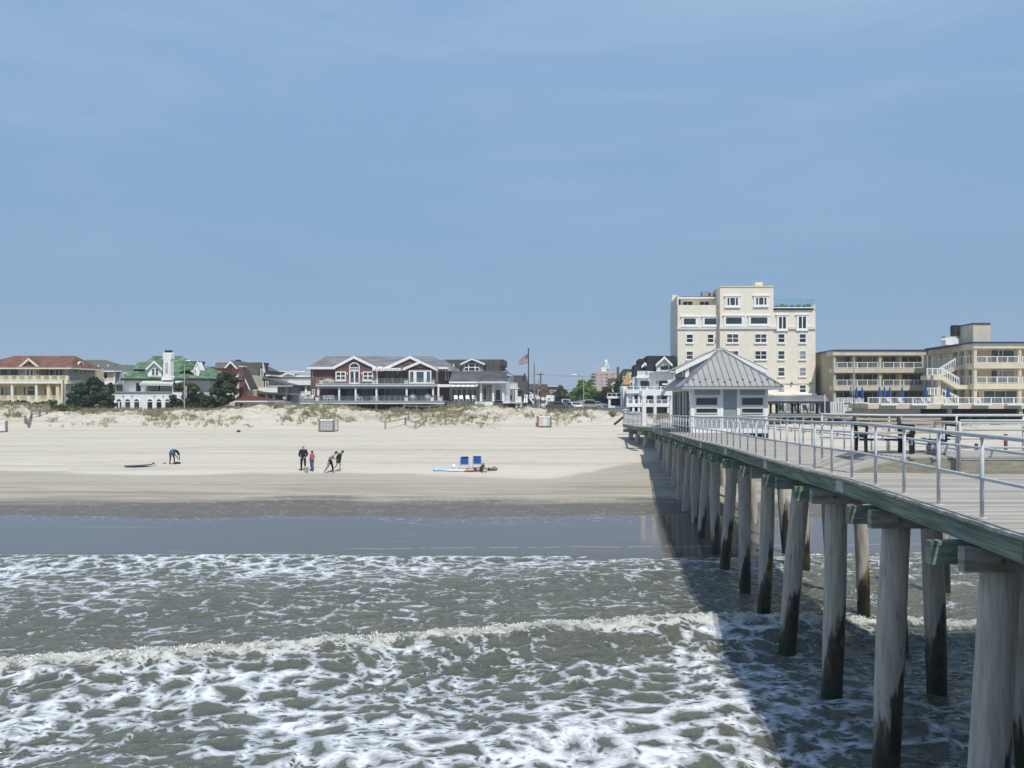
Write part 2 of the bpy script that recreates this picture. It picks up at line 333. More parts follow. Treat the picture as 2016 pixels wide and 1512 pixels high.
# ------------------------------------------------------------------ sea
def crest_y(x): return np.interp(x, [-60, -12.5, 1.0, 5.8, 10, 60], [9, 18.6, 21.7, 22.4, 22.3, 21.0]) + .5 * (fbm(x * .35, x * 0 + 9, 3) - .5)
def sea():
    xs = np.unique(np.concatenate([np.linspace(-900, -28, 22), np.arange(-28, 26, .075), np.linspace(26, 900, 22)]))
    ys = np.unique(np.concatenate([np.linspace(-2500, 6, 24), np.arange(6, 23.5, .06), np.arange(23.5, 34.6, .09)]))
    X, Y = np.meshgrid(xs, ys); near = (np.abs(X) < 40) & (Y > 0)
    yc = crest_y(X); t = Y - yc
    amp = .31 * (.75 + .5 * fbm(X * .25, X * 0 + 2, 2))
    back = np.exp(-np.clip(-t, 0, None) ** 2 / (2 * .95 ** 2)); front = np.exp(-np.clip(t, 0, None) ** 2 / (2 * .30 ** 2))
    z = amp * np.where(t < 0, back, front)
    # older swell nearer the camera
    z += .10 * np.exp(-((Y - (yc - 6.5)) / 1.3) ** 2) + .07 * np.sin((Y - .2 * X) * .9 + 2 * fbm(X * .15, Y * .15, 2))
    damp = np.clip((33.4 - Y) / 6, 0.0, 1)
    ch = (fbm(X * .8, Y * 1.1, 4, .55) - .5) * .22 + (fbm(X * 3.2 + 9, Y * 4.2, 3, .6) - .5) * .075
    z += ch * (.30 + .70 * damp * (Y < yc)) * np.clip(damp * 2, .15, 1) + (Y > yc) * (fbm(X * .5, Y * 1.6, 3) - .5) * .10 * damp
    wb = np.exp(-(t + .06) ** 2 / (2 * np.where(t < 0, .38, .14) ** 2))          # broken crest, lumpy
    r = np.abs(fbm(X * 4.5, Y * 4.5, 4, .62) - .5) * 2
    z += wb * (.17 * (fbm(X * 2.2, Y * 3.0, 4, .65) - .45) + .17 * (fbm(X * 5.5, Y * 5.5, 3, .75) - .45))
    # far swash lip
    ye = 32.9 + .9 * (fbm(X * .12 + 3, X * 0 + 4, 3) - .5) * 2
    lip = np.exp(-np.clip(Y - ye + .25, -9, 9) ** 2 / (2 * .18 ** 2)); z += .035 * lip
    z = np.where(Y > ye, -0.6 * np.clip((Y - ye) / .5, 0, 1) + z * 0.3, z)
    z = np.where(near, z, .05 * np.sin(X * .3) * np.sin(Y * .4))
    # foam density
    fo = np.interp(Y, [0, 8, 13, 16, 18, 20, 22], [.64, .66, .74, .80, .78, .74, .66])
    patch = fbm(X * .16 + 4, Y * .22 + 8, 3)
    fo = fo + (patch - .5) * 1.0
    mid = .41 + .30 * np.clip((Y - 26.5) / 4, 0, 1) + (fbm(X * .22, Y * .4, 3) - .5) * .45
    mid = mid - .13 * np.clip((X + 3) / 8, 0, 1)
    fo = np.where(t > .12, mid, fo)
    fo = fo - .20 * np.clip((X - 3.0) / 4, 0, 1) * (Y < 21) - .04 * np.clip((X - 5) / 3, 0, 1)
    fo = fo - .22 * np.exp(-((t + 1.1) / .8) ** 2)
    fo = np.maximum(fo, 1.0 * np.exp(-((Y - ye + .06) / .06) ** 2))
    cr = np.clip(wb * 1.15 * (.25 + 1.2 * fbm(X * .45 + 7, Y * .1, 3)), 0, 1)
    m = bpy.data.materials.new('sea_mat'); m.use_nodes = True; nt = m.node_tree; L = nt.links; b = nt.nodes['Principled BSDF']
    tc = N(nt, 'ShaderNodeTexCoord')
    def noise(scale, st=(1, 1, 1), det=4, rough=.55, vec=None, dist=0, out=0):
        mp = N(nt, 'ShaderNodeMapping'); mp.inputs['Scale'].default_value = st; L.new(vec or tc.outputs['Object'], mp.inputs[0])
        n = N(nt, 'ShaderNodeTexNoise'); n.inputs['Scale'].default_value = scale; n.inputs['Detail'].default_value = det; n.inputs['Roughness'].default_value = rough; n.inputs['Distortion'].default_value = dist
        L.new(mp.outputs[0], n.inputs['Vector']); return n.outputs[out]
    def M(op, a, c=None, cl=False):
        n = N(nt, 'ShaderNodeMath', operation=op); n.use_clamp = cl
        for i, q in enumerate((a, c)):
            if q is None: continue
            if isinstance(q, (int, float)): n.inputs[i].default_value = q
            else: L.new(q, n.inputs[i])
        return n.outputs[0]
    def RG(v, a, c, d=0.0, e=1.0):
        n = N(nt, 'ShaderNodeMapRange', interpolation_type='SMOOTHSTEP')
        for i, q in enumerate((v, a, c, d, e)):
            if isinstance(q, (int, float)): n.inputs[i].default_value = q
            else: L.new(q, n.inputs[i])
        return n.outputs[0]
    def warp(vec, scale, amt, det=3):
        n = N(nt, 'ShaderNodeTexNoise'); n.inputs['Scale'].default_value = scale; n.inputs['Detail'].default_value = det; L.new(vec, n.inputs['Vector'])
        a = N(nt, 'ShaderNodeVectorMath', operation='SUBTRACT'); L.new(n.outputs['Color'], a.inputs[0]); a.inputs[1].default_value = (.5, .5, .5)
        c = N(nt, 'ShaderNodeVectorMath', operation='MULTIPLY_ADD'); L.new(a.outputs[0], c.inputs[0]); c.inputs[1].default_value = (amt, amt, 0); L.new(vec, c.inputs[2])
        return c.outputs[0]
    flat = N(nt, 'ShaderNodeVectorMath', operation='MULTIPLY'); L.new(tc.outputs['Object'], flat.inputs[0]); flat.inputs[1].default_value = (1, 1, 0)
    w = warp(warp(warp(flat.outputs[0], .38, 1.1, 2), 1.8, .34, 3), 6.5, .085, 3)
    def vor(vec, scale, st):
        mp = N(nt, 'ShaderNodeMapping'); mp.inputs['Scale'].default_value = st; L.new(vec, mp.inputs[0])
        v = N(nt, 'ShaderNodeTexVoronoi', feature='DISTANCE_TO_EDGE', voronoi_dimensions='2D'); v.inputs['Scale'].default_value = scale; L.new(mp.outputs[0], v.inputs['Vector'])
        q = N(nt, 'ShaderNodeTexVoronoi', feature='F1', voronoi_dimensions='2D'); q.inputs['Scale'].default_value = scale; L.new(mp.outputs[0], q.inputs['Vector'])
        sp_ = N(nt, 'ShaderNodeSeparateColor'); L.new(q.outputs['Color'], sp_.inputs[0])
        return v.outputs['Distance'], M('SUBTRACT', sp_.outputs[0], .5)
    e1, r1 = vor(w, 1.35, (.9, 1.1, 1)); e2, r2 = vor(w, 3.5, (.85, 1.25, 1)); e3, r3 = vor(w, 7.0, (.8, 1.3, 1))
    at = N(nt, 'ShaderNodeAttribute', attribute_name='foam'); fd = at.outputs['Fac']
    at2 = N(nt, 'ShaderNodeAttribute', attribute_name='crest'); cd = at2.outputs['Fac']
    pn = noise(.95, (.8, 1.3, 1), 6, .64, w)
    dn = M('ADD', fd, M('MULTIPLY', M('SUBTRACT', pn, .5), 1.85))       # locally varied density
    def net(e, r, k, c0, rv): return M('SUBTRACT', M('ADD', M('ADD', M('MULTIPLY', dn, k), c0), M('MULTIPLY', r, rv)), e)
    f1 = net(e1, r1, .46, -.085, .20); f2 = net(e2, r2, .52, -.02, .30); f3 = net(e3, r3, .6, .04, .45)
    fm = M('MINIMUM', M('MINIMUM', f1, f2), f3)
    fn = noise(9, (.8, 1.5, 1), 4, .65, w)
    fm = M('ADD', fm, M('MULTIPLY', M('SUBTRACT', fn, .5), .09))
    foam = RG(fm, -.014, .040)
    thread = M('MULTIPLY', M('SUBTRACT', 1.0, RG(M('ABSOLUTE', M('SUBTRACT', e2, .03)), .0, .022)), M('MULTIPLY', RG(noise(.9, (1, 1, 1), 3, .5, w), .52, .66), .22))
    veil = M('MAXIMUM', M('MULTIPLY', RG(fm, -.10, .03), .16), thread)
    cn = M('ADD', M('MULTIPLY', noise(2.0, (1, 1.0, 1), 4, .6, tc.outputs['Object']), .5), M('MULTIPLY', noise(9, (1, 1.0, 1), 5, .75, tc.outputs['Object']), .5))
    cf = M('MULTIPLY', RG(M('ADD', cn, M('MULTIPLY', M('SUBTRACT', cd, .5), .22)), .50, .60), RG(cd, .06, .3))
    foam = M('MAXIMUM', M('MAXIMUM', foam, veil), M('MULTIPLY', cf, .82))
    wcol = N(nt, 'ShaderNodeMix', data_type='RGBA'); L.new(noise(.5, (1, 2, 1), 4), wcol.inputs['Factor']); wcol.inputs[6].default_value = (.082, .092, .072, 1); wcol.inputs[7].default_value = (.135, .138, .105, 1)
    fcol = N(nt, 'ShaderNodeMix', data_type='RGBA'); L.new(M('MULTIPLY', RG(fm, .02, .30), RG(M('ADD', M('MULTIPLY', fn, .45), M('MULTIPLY', noise(1.2, (.8, 1.2, 1), 5, .6, w), .55)), .30, .58)), fcol.inputs['Factor']); fcol.inputs[6].default_value = (.29, .315, .33, 1); fcol.inputs[7].default_value = (.72, .73, .74, 1)
    # churned crest foam carries sand
    fcol2 = N(nt, 'ShaderNodeMix', data_type='RGBA'); L.new(M('MULTIPLY', RG(cd, .1, .5), .8), fcol2.inputs['Factor']); L.new(fcol.outputs[2], fcol2.inputs[6]); fcol2.inputs[7].default_value = (.50, .495, .44, 1)
    c = N(nt, 'ShaderNodeMix', data_type='RGBA'); L.new(foam, c.inputs['Factor']); L.new(wcol.outputs[2], c.inputs[6]); L.new(fcol2.outputs[2], c.inputs[7])
    L.new(c.outputs[2], b.inputs['Base Color'])
    L.new(M('ADD', .07, M('MULTIPLY', foam, .6)), b.inputs['Roughness']); b.inputs['IOR'].default_value = 1.33; b.inputs['Subsurface Weight'].default_value = .8; b.inputs['Subsurface Radius'].default_value = (1.0, 1.0, .8); b.inputs['Subsurface Scale'].default_value = .7; b.inputs['Specular IOR Level'].default_value = .5
    h = M('ADD', M('ADD', M('MULTIPLY', noise(1.6, (.8, 1.8, 1), 6, .6), .10), M('MULTIPLY', noise(6, (.8, 1.8, 1), 4, .6), .022)), M('MULTIPLY', M('MINIMUM', fm, .08), .45))
    bp = N(nt, 'ShaderNodeBump'); bp.inputs['Strength'].default_value = .75; bp.inputs['Distance'].default_value = 1.0; L.new(h, bp.inputs['Height']); L.new(bp.outputs[0], b.inputs['Normal'])
    global SPRAY
    k = 14000; sx = rng.uniform(-16, 17, k); sy = crest_y(sx) + rng.normal(-.05, .10, k) + np.abs(rng.normal(0, .05, k)); clump = fbm(sx * 1.6 + 3, sx * 0 + 6, 4, .65)
    ok = rng.random(k) < np.clip((clump - .36) * 3.2, .10, 1); sx, sy = sx[ok], sy[ok]; clump = clump[ok]
    ix = np.clip(np.searchsorted(xs, sx), 1, len(xs) - 1); iy = np.clip(np.searchsorted(ys, sy), 1, len(ys) - 1); sz = z[iy, ix] + np.abs(rng.normal(0, .030, len(sx))) * (.4 + 2.2 * np.clip(clump - .4, 0, 1)) ; SPRAY = np.stack([sx, sy, sz], -1)
    tag(grid_mesh('sea_water', xs, ys, z, m, {'foam': fo, 'crest': cr}), 'grey green sea with lacy foam and a low breaking wave', 'sea', kind='structure')
sea()
# ------------------------------------------------------------------ pier
E_D = [0, 14.6, 17, 21, 23.4, 26, 31, 35, 45, 57.6, 68, 80]; E_V = [1.58, 1.58, 1.65, 1.73, 1.78, 1.80, 1.905, 2.02, 2.21, 2.49, 2.62, 2.68]
def deckz(d): return CZ - float(np.interp(d, E_D, E_V))
def xl(d): return 4.95 + SK * d
def xl2(d): return float(np.interp(d, [0, 63, 66, 80], [xl(0), xl(63), xl(66) - 1.0, xl(80) - 2.6]))
def xr(d): return float(np.interp(d, [15.96, 18.1, 22, 30, 47.3, 80], [9.27, 9.95, 10.75, 11.54, 13.4, 17]))
PEND = 74.0
deck_m = mat('deck_boards', (.262, .240, .208), .8, .0, 1.0, bump=.004, bscale=30, col2=(.43, .398, .35), stretch=(.35, 7, 1), detail=4)
wood_g = mat('treated_wood_green', (.095, .135, .10), .85, 0, 2.2, bump=.014, bscale=7, col2=(.25, .285, .23), stretch=(1.3, .45, 9), detail=9)
wood_w = mat('weathered_wood', (.19, .185, .16), .85, 0, 2.6, bump=.012, bscale=10, col2=(.36, .34, .30), stretch=(.8, 1, 6), detail=6)
steel = mat('painted_steel_rail', (.49, .505, .505), .5, .08, 8, spec=.35)
steel_m = mat('galvanised_plate', (.42, .42, .40), .5, .15, 9, metal=.3)
rust_m = mat('rusty_steel', (.22, .10, .05), .8, .3, 12)
def pile_material():
    m = bpy.data.materials.new('timber_pile'); m.use_nodes = True; nt = m.node_tree; L = nt.links; b = nt.nodes['Principled BSDF']; b.inputs['Roughness'].default_value = .7
    g = N(nt, 'ShaderNodeNewGeometry'); s = N(nt, 'ShaderNodeSeparateXYZ'); L.new(g.outputs['Position'], s.inputs[0])
    def noise(scale, st, det=5):
        mp = N(nt, 'ShaderNodeMapping'); mp.inputs['Scale'].default_value = st; L.new(g.outputs['Position'], mp.inputs[0])
        n = N(nt, 'ShaderNodeTexNoise'); n.inputs['Scale'].default_value = scale; n.inputs['Detail'].default_value = det; n.inputs['Roughness'].default_value = .62; L.new(mp.outputs[0], n.inputs['Vector']); return n.outputs[0]
    def rg(v, a, c, d=0., e=1.):
        n = N(nt, 'ShaderNodeMapRange', interpolation_type='SMOOTHSTEP'); L.new(v, n.inputs[0])
        for i, q in enumerate((a, c, d, e)): n.inputs[i + 1].default_value = q
        return n.outputs[0]
    def mx(f, a, c):
        n = N(nt, 'ShaderNodeMix', data_type='RGBA'); L.new(f, n.inputs['Factor'])
        for i, q in ((6, a), (7, c)):
            if isinstance(q, tuple): n.inputs[i].default_value = (*q, 1)
            else: L.new(q, n.inputs[i])
        return n.outputs[2]
    def M(op, a, c):
        n = N(nt, 'ShaderNodeMath', operation=op)
        for i, q in enumerate((a, c)):
            if isinstance(q, (int, float)): n.inputs[i].default_value = q
            else: L.new(q, n.inputs[i])
        return n.outputs[0]
    grain = noise(5, (2.5, 2.5, .22), 6)
    dry = mx(rg(grain, .3, .7), (.31, .28, .235), (.50, .458, .395))
    dry = mx(M('MULTIPLY', rg(noise(3, (5, 5, .5), 4), .62, .72), .7), dry, (.10, .09, .08))
    # water mark: higher on the +x side
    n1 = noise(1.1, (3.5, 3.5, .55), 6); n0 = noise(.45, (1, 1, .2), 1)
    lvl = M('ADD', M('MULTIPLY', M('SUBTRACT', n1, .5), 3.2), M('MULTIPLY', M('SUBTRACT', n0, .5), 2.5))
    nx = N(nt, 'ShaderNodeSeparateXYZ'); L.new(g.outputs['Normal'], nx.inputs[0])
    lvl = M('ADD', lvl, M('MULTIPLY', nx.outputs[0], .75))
    far = rg(s.outputs[1], 33, 44, 0., 1.9)
    zz = M('ADD', M('SUBTRACT', s.outputs[2], lvl), far)
    mud = mx(rg(noise(2.4, (2, 2, .8), 5), .45, .6), (.016, .014, .011), (.05, .038, .022))
    rusty = mx(rg(noise(1.6, (2, 2, .9), 5), .52, .62), mud, (.20, .13, .055))
    low = mx(rg(s.outputs[2], .9, 1.5), mx(rg(s.outputs[2], .15, .5), (.015, .03, .010), mud), rusty)
    c = mx(rg(zz, 1.35, 1.75), low, dry)
    L.new(c, b.inputs['Base Color']); L.new(rg(zz, 1.2, 2.0, .38, .85), b.inputs['Roughness'])
    bp = N(nt, 'ShaderNodeBump'); bp.inputs['Distance'].default_value = .03; L.new(M('ADD', M('MULTIPLY', grain, 1.0), M('MULTIPLY', noise(4, (1, 1, .6), 4), .6)), bp.inputs['Height']); L.new(bp.outputs[0], b.inputs['Normal'])
    return m
pile_m = pile_material()
pier = empty('pier', (9, 30, deckz(30)), 'long timber fishing pier with grey plank deck on round piles', 'pier')
PO = tuple(pier.location)
def board_deck():
    b = MB(); d = -3.6; pitch = .142
    while d < PEND:
        a = xl2(d) - .10 + random.uniform(-.018, .018)
        if d < .6: a = -6.0
        r = 17.0 if d < 15.96 else xr(d) + .12
        if 46.5 < d < 61: r = max(r, xr(d)) 
        z = deckz(d) + random.uniform(-.003, .003); z2 = deckz(d + pitch)
        dy = -SK * 0
        # boards square to the pier: x offset shifts y
        y0 = d + .006; y1 = d + pitch - .006
        b.hexa([(a, y0, z - .045), (r, y0, z - .045), (r, y1, z - .045), (a, y1, z - .045), (a, y0, z), (r, y0, z), (r, y1, z2 if z2 < z else z), (a, y1, z)])
        d += pitch
    return b.build('deck', deck_m, pier, PO, recalc=False)
board_deck()
# edge beams under the deck ends
def along(x_of, d0, d1, step=2.0):
    pts = []; d = d0
    while d < d1: pts.append(d); d += step
    pts.append(d1); return [(x_of(q), q, deckz(q)) for q in pts]
def ribbon_beam(pts, w, h, top, name, m, parent=pier):
    b = MB()
    for p, q in zip(pts[:-1], pts[1:]):
        b.hexa([(p[0], p[1], p[2] - top - h), (p[0] + w, p[1], p[2] - top - h), (q[0] + w, q[1], q[2] - top - h), (q[0], q[1], q[2] - top - h),
                (p[0], p[1], p[2] - top), (p[0] + w, p[1], p[2] - top), (q[0] + w, q[1], q[2] - top), (q[0], q[1], q[2] - top)])
    return b.build(name, m, parent, PO)
# stringers as bays between splices
bays = [(2.0, 8.6), (8.6, 15.3), (15.3, 21.8), (21.8, 28.3), (28.3, 34.7), (34.7, 41.2), (41.2, 47.7), (47.7, 54.2), (54.2, 61.0), (61.0, 67.5), (67.5, PEND)]
for i, (a, c) in enumerate(bays):
    pts = along(lambda d: xl2(d), a, c - .012, 1.1)
    pts = [(x + random.uniform(-.006, .006), d, z + random.uniform(-.008, .008)) for x, d, z in pts]
    ribbon_beam(pts, .10, .29, .05, 'edge_beam', wood_g)
    for off in (1.0, 2.0, 3.0):
        if c < 47: ribbon_beam(along(lambda d: xl2(d) + off, a, c, 2.2), .09, .28, .05, 'stringer', wood_w)
    if i:
        z = deckz(a); x = xl2(a)
        MB().box(x - .014, x - .001, a - .17, a + .17, z - .30, z - .08).build('splice_plate', rust_m if i == 1 else steel_m, pier, PO)
bolt_b = MB()
ribbon_beam(along(lambda d: xr(d) - .05, 18.4, 47, 2.2), .10, .33, .05, 'edge_beam', wood_g)
# bents: two-beam caps and battered piles
bents = [3.6, 6.9, 10.25, 13.55, 17.1, 20.3, 23.45, 26.6, 29.8, 33.0, 36.2, 39.4, 42.6, 45.8, 49.0, 52.2, 55.4, 58.6, 61.8, 65.0, 68.2, 71.4]
TOPX = {10.25: (.50, .12), 13.55: (.45, .15), 17.1: (.50, .38), 20.3: (.62, .10), 23.45: (.45, .30)}
def pile(xt_, xb_, y, zt_, zb, r, yb=None):
    b = MB(); n = 14; k = 9; yb = y if yb is None else yb; pts = []; rs = []
    for i in range(k + 1):
        t = i / k; pts.append((xb_ + (xt_ - xb_) * t + .018 * math.sin(5 * t + y), yb + (y - yb) * t, zb + (zt_ - zb) * t)); rs.append(r * (.93 + .10 * (1 - abs(2 * t - 1.3))) * random.uniform(.985, 1.015))
    b.tube(pts, rs, n); return b.build('pile', pile_m, pier, PO, smooth=False)
def shade_auto(o):
    for p in o.data.polygons: p.use_smooth = len(p.vertices) == 4
for d in bents:
    z = deckz(d) - .38; e = xl2(d); right = xr(d) if d > 15.9 else 15.5
    for k, (yy, ext, mm) in enumerate(((-.24, .16, wood_w if int(d * 10) % 3 == 0 else wood_g), (.24, .33, wood_g))):
        MB().box(e - ext, right + .1, d + yy - .075 if k == 0 else d + yy - .08, d + yy + .075, z - .32, z - .004).build('pile_cap', mm, pier, PO)
        for bx in (e + .32,):
            bb = MB().tube([(bx, d + yy - .10, z - .17), (bx, d + yy - .13, z - .17)], .035, 8); bb.build('bolt', rust_m, pier, PO) if k == 0 else None
    g = gz(e, d)
    zb = min(g, 0.0) - .5 if d < 40 else g - .5
    to, bo = TOPX.get(d, (.45 + .08 * math.sin(d * 3), .30 + .1 * math.sin(d * 5)))
    ra = .235 if d < 21 else .21
    shade_auto(pile(e + to, e + bo - .02, d, z - .02, zb, ra))
    if d > 12:
        xx = (xr(d) if d > 16 else 9.3) - .35
        shade_auto(pile(xx, xx + .30, d, z - .02, zb, ra * .93, d + .1))
    if 18 < d < 50 and int(d) % 2 == 0:
        pass
for (x, d) in ((14.7, 26.3), (14.9, 16.9), (14.5, 10.2)):
    shade_auto(pile(x, x + .1, d, deckz(d) - .4, -1.2, .2))
# raised platform with benches
plat = MB().prism([(9.29, 16.05, 5.02), (17, 16.05, 5.02), (17, 18.3, 5.02), (8.0, 18.3, 5.02), (8.38, 16.35, 5.02)][::-1], (0, 0, .395)); plat.build('platform_base', mat('platform_fascia_wood', (.27, .255, .20), .8, .2, 3, bump=.01, stretch=(1, 1, 6)), pier, PO)
pb = MB(); d = 16.0
while d < 18.35:
    a = 9.27 - .9 * min(1, (d - 16.0) / .32) - .4 * max(0, d - 16.32) / 2.0; pb.box(a - .03, 17, d + .005, d + .137, 5.42, 5.46); d += .142
pb.build('platform_deck', deck_m, pier, PO)
rb_ = MB(); d = 16.36
while d < 18.3:
    e_ = 8.38 - .38 * (d - 16.35) / 1.95; rb_.hexa([(7.15, d + .006, 5.0), (e_, d + .006, 5.0), (e_, d + .136, 5.0), (7.15, d + .136, 5.0), (7.15, d + .006, deckz(d) + .02), (e_, d + .006, 5.455), (e_, d + .136, 5.455), (7.15, d + .136, deckz(d) + .02)]); d += .142
rb_.build('ramp', deck_m, pier, PO)
MB().prism([(7.1, 16.31, deckz(16.3) - .02), (8.375, 16.31, deckz(16.3) - .02), (8.375, 16.31, 5.42), (7.1, 16.31, deckz(16.3) + .015)], (0, .045, 0)).build('ramp_fascia', mat('platform_fascia_wood', (.27, .255, .20)), pier, PO)
bb = MB()
for x in (9.9, 10.35, 10.75, 11.2, 11.7, 12.3):
    for z in (5.10, 5.30): bb.tube([(x, 16.05, z), (x, 16.015, z)], .022, 8)
bb.build('bolt_row', steel_m, pier, PO)
MB().box(9.25, 17, 16.008, 16.05, 5.05, 5.405).build('platform_fascia', mat('platform_fascia_wood', (.27, .255, .20), .8, .2, 3, bump=.01, stretch=(1, 1, 6)), pier, PO)
# railings: posts, top rail, mid rail and an inner handrail on brackets
def path_points(P, spacing, start=0.0):
    out = []; acc = start; i = 0; seg0 = 0
    L = [0]
    for a, b in zip(P[:-1], P[1:]): L.append(L[-1] + (b - a).length)
    s = start
    while s <= L[-1] + 1e-3:
        while i < len(L) - 2 and L[i + 1] < s: i += 1
        t = (s - L[i]) / max(1e-6, L[i + 1] - L[i]); out.append((P[i].lerp(P[i + 1], t), (P[i + 1] - P[i]).normalized())); s += spacing
    return out
post_mesh = None; bracket_mesh = None
def add_posts(tr, P, spacing, start, side):
    global post_mesh, bracket_mesh
    for k, (p, dr) in enumerate(path_points(P, spacing, start)):
        nrm = Vector((dr.y, -dr.x, 0)).normalized() * side
        a = math.atan2(nrm.y, nrm.x)
        if post_mesh is None:
            b = MB().tube([(0, 0, 0), (0, 0, 1.06)], .025, 10); b.tube([(0, 0, 0), (0, 0, .012)], .065, 10); post = b.build('post', steel, tr, smooth=False); post_mesh = post.data
            for pp in post_mesh.polygons: pp.use_smooth = len(pp.vertices) == 4
            b = MB().beam((.02, 0, .80), (.12, 0, .80), .02, .02).beam((.12, 0, .79), (.12, 0, .875), .02, .02); bracket_mesh = b.build('bracket', steel, post).data
            br = post.children[0]
        else:
            post = bpy.data.objects.new('post', post_mesh); COL.objects.link(post); post.parent = tr
            br = bpy.data.objects.new('bracket', bracket_mesh); COL.objects.link(br)
        br.parent = tr; 
        loc = p - pier_loc; jit = random.uniform(-.006, .006)
        post.location = loc; post.rotation_euler = (jit, random.uniform(-.006, .006), a)
        br.location = loc; br.rotation_euler = (0, 0, a)
pier_loc = Vector(PO)
def mk_rail(name, pts, spacing=1.22, start=0.0, side=1):
    P = [Vector(p) for p in pts]; up = Vector((0, 0, 1))
    tr = MB().tube([p + up * 1.07 for p in P], .030, 8).build('railing', steel, pier, PO, smooth=True)
    MB().tube([p + up * .52 for p in P], .024, 8).build('mid_rail', steel, tr, PO, smooth=True)
    hr = []
    for i, p in enumerate(P):
        q = P[min(i + 1, len(P) - 1)] - P[max(i - 1, 0)]; hr.append(p + Vector((q.y, -q.x, 0)).normalized() * side * .12 + up * .89)
    MB().tube(hr, .020, 8).build('handrail', steel, tr, PO, smooth=True)
    add_posts(tr, P, spacing, start, side); return tr
def on(xf, d0, d1, step, inset):
    d = d0; out = []
    while d < d1: out.append((xf(d) + inset, d, deckz(d))); d += step
    out.append((xf(d1) + inset, d1, deckz(d1))); return out
mk_rail('l', on(xl2, 2.39, 63.0, 1.2, .10), 1.2465, .11, 1)
mk_rail('l2', on(xl2, 64.2, PEND - .3, 1.2, .10), 1.22, .0, 1)
mk_rail('r', on(xr, 15.96, 47.2, 1.2, -.02), 1.24, .0, -1)
mk_rail('c', [(9.27, 15.90, 5.17), (12, 15.90, 5.17), (17, 15.90, 5.17)], 1.68, .0, 1)
mk_rail('f', [(7.35, 18.35, 5.25 - .0), (9, 18.35, 5.22), (17, 18.35, 5.22)], 1.6, .05, 1)
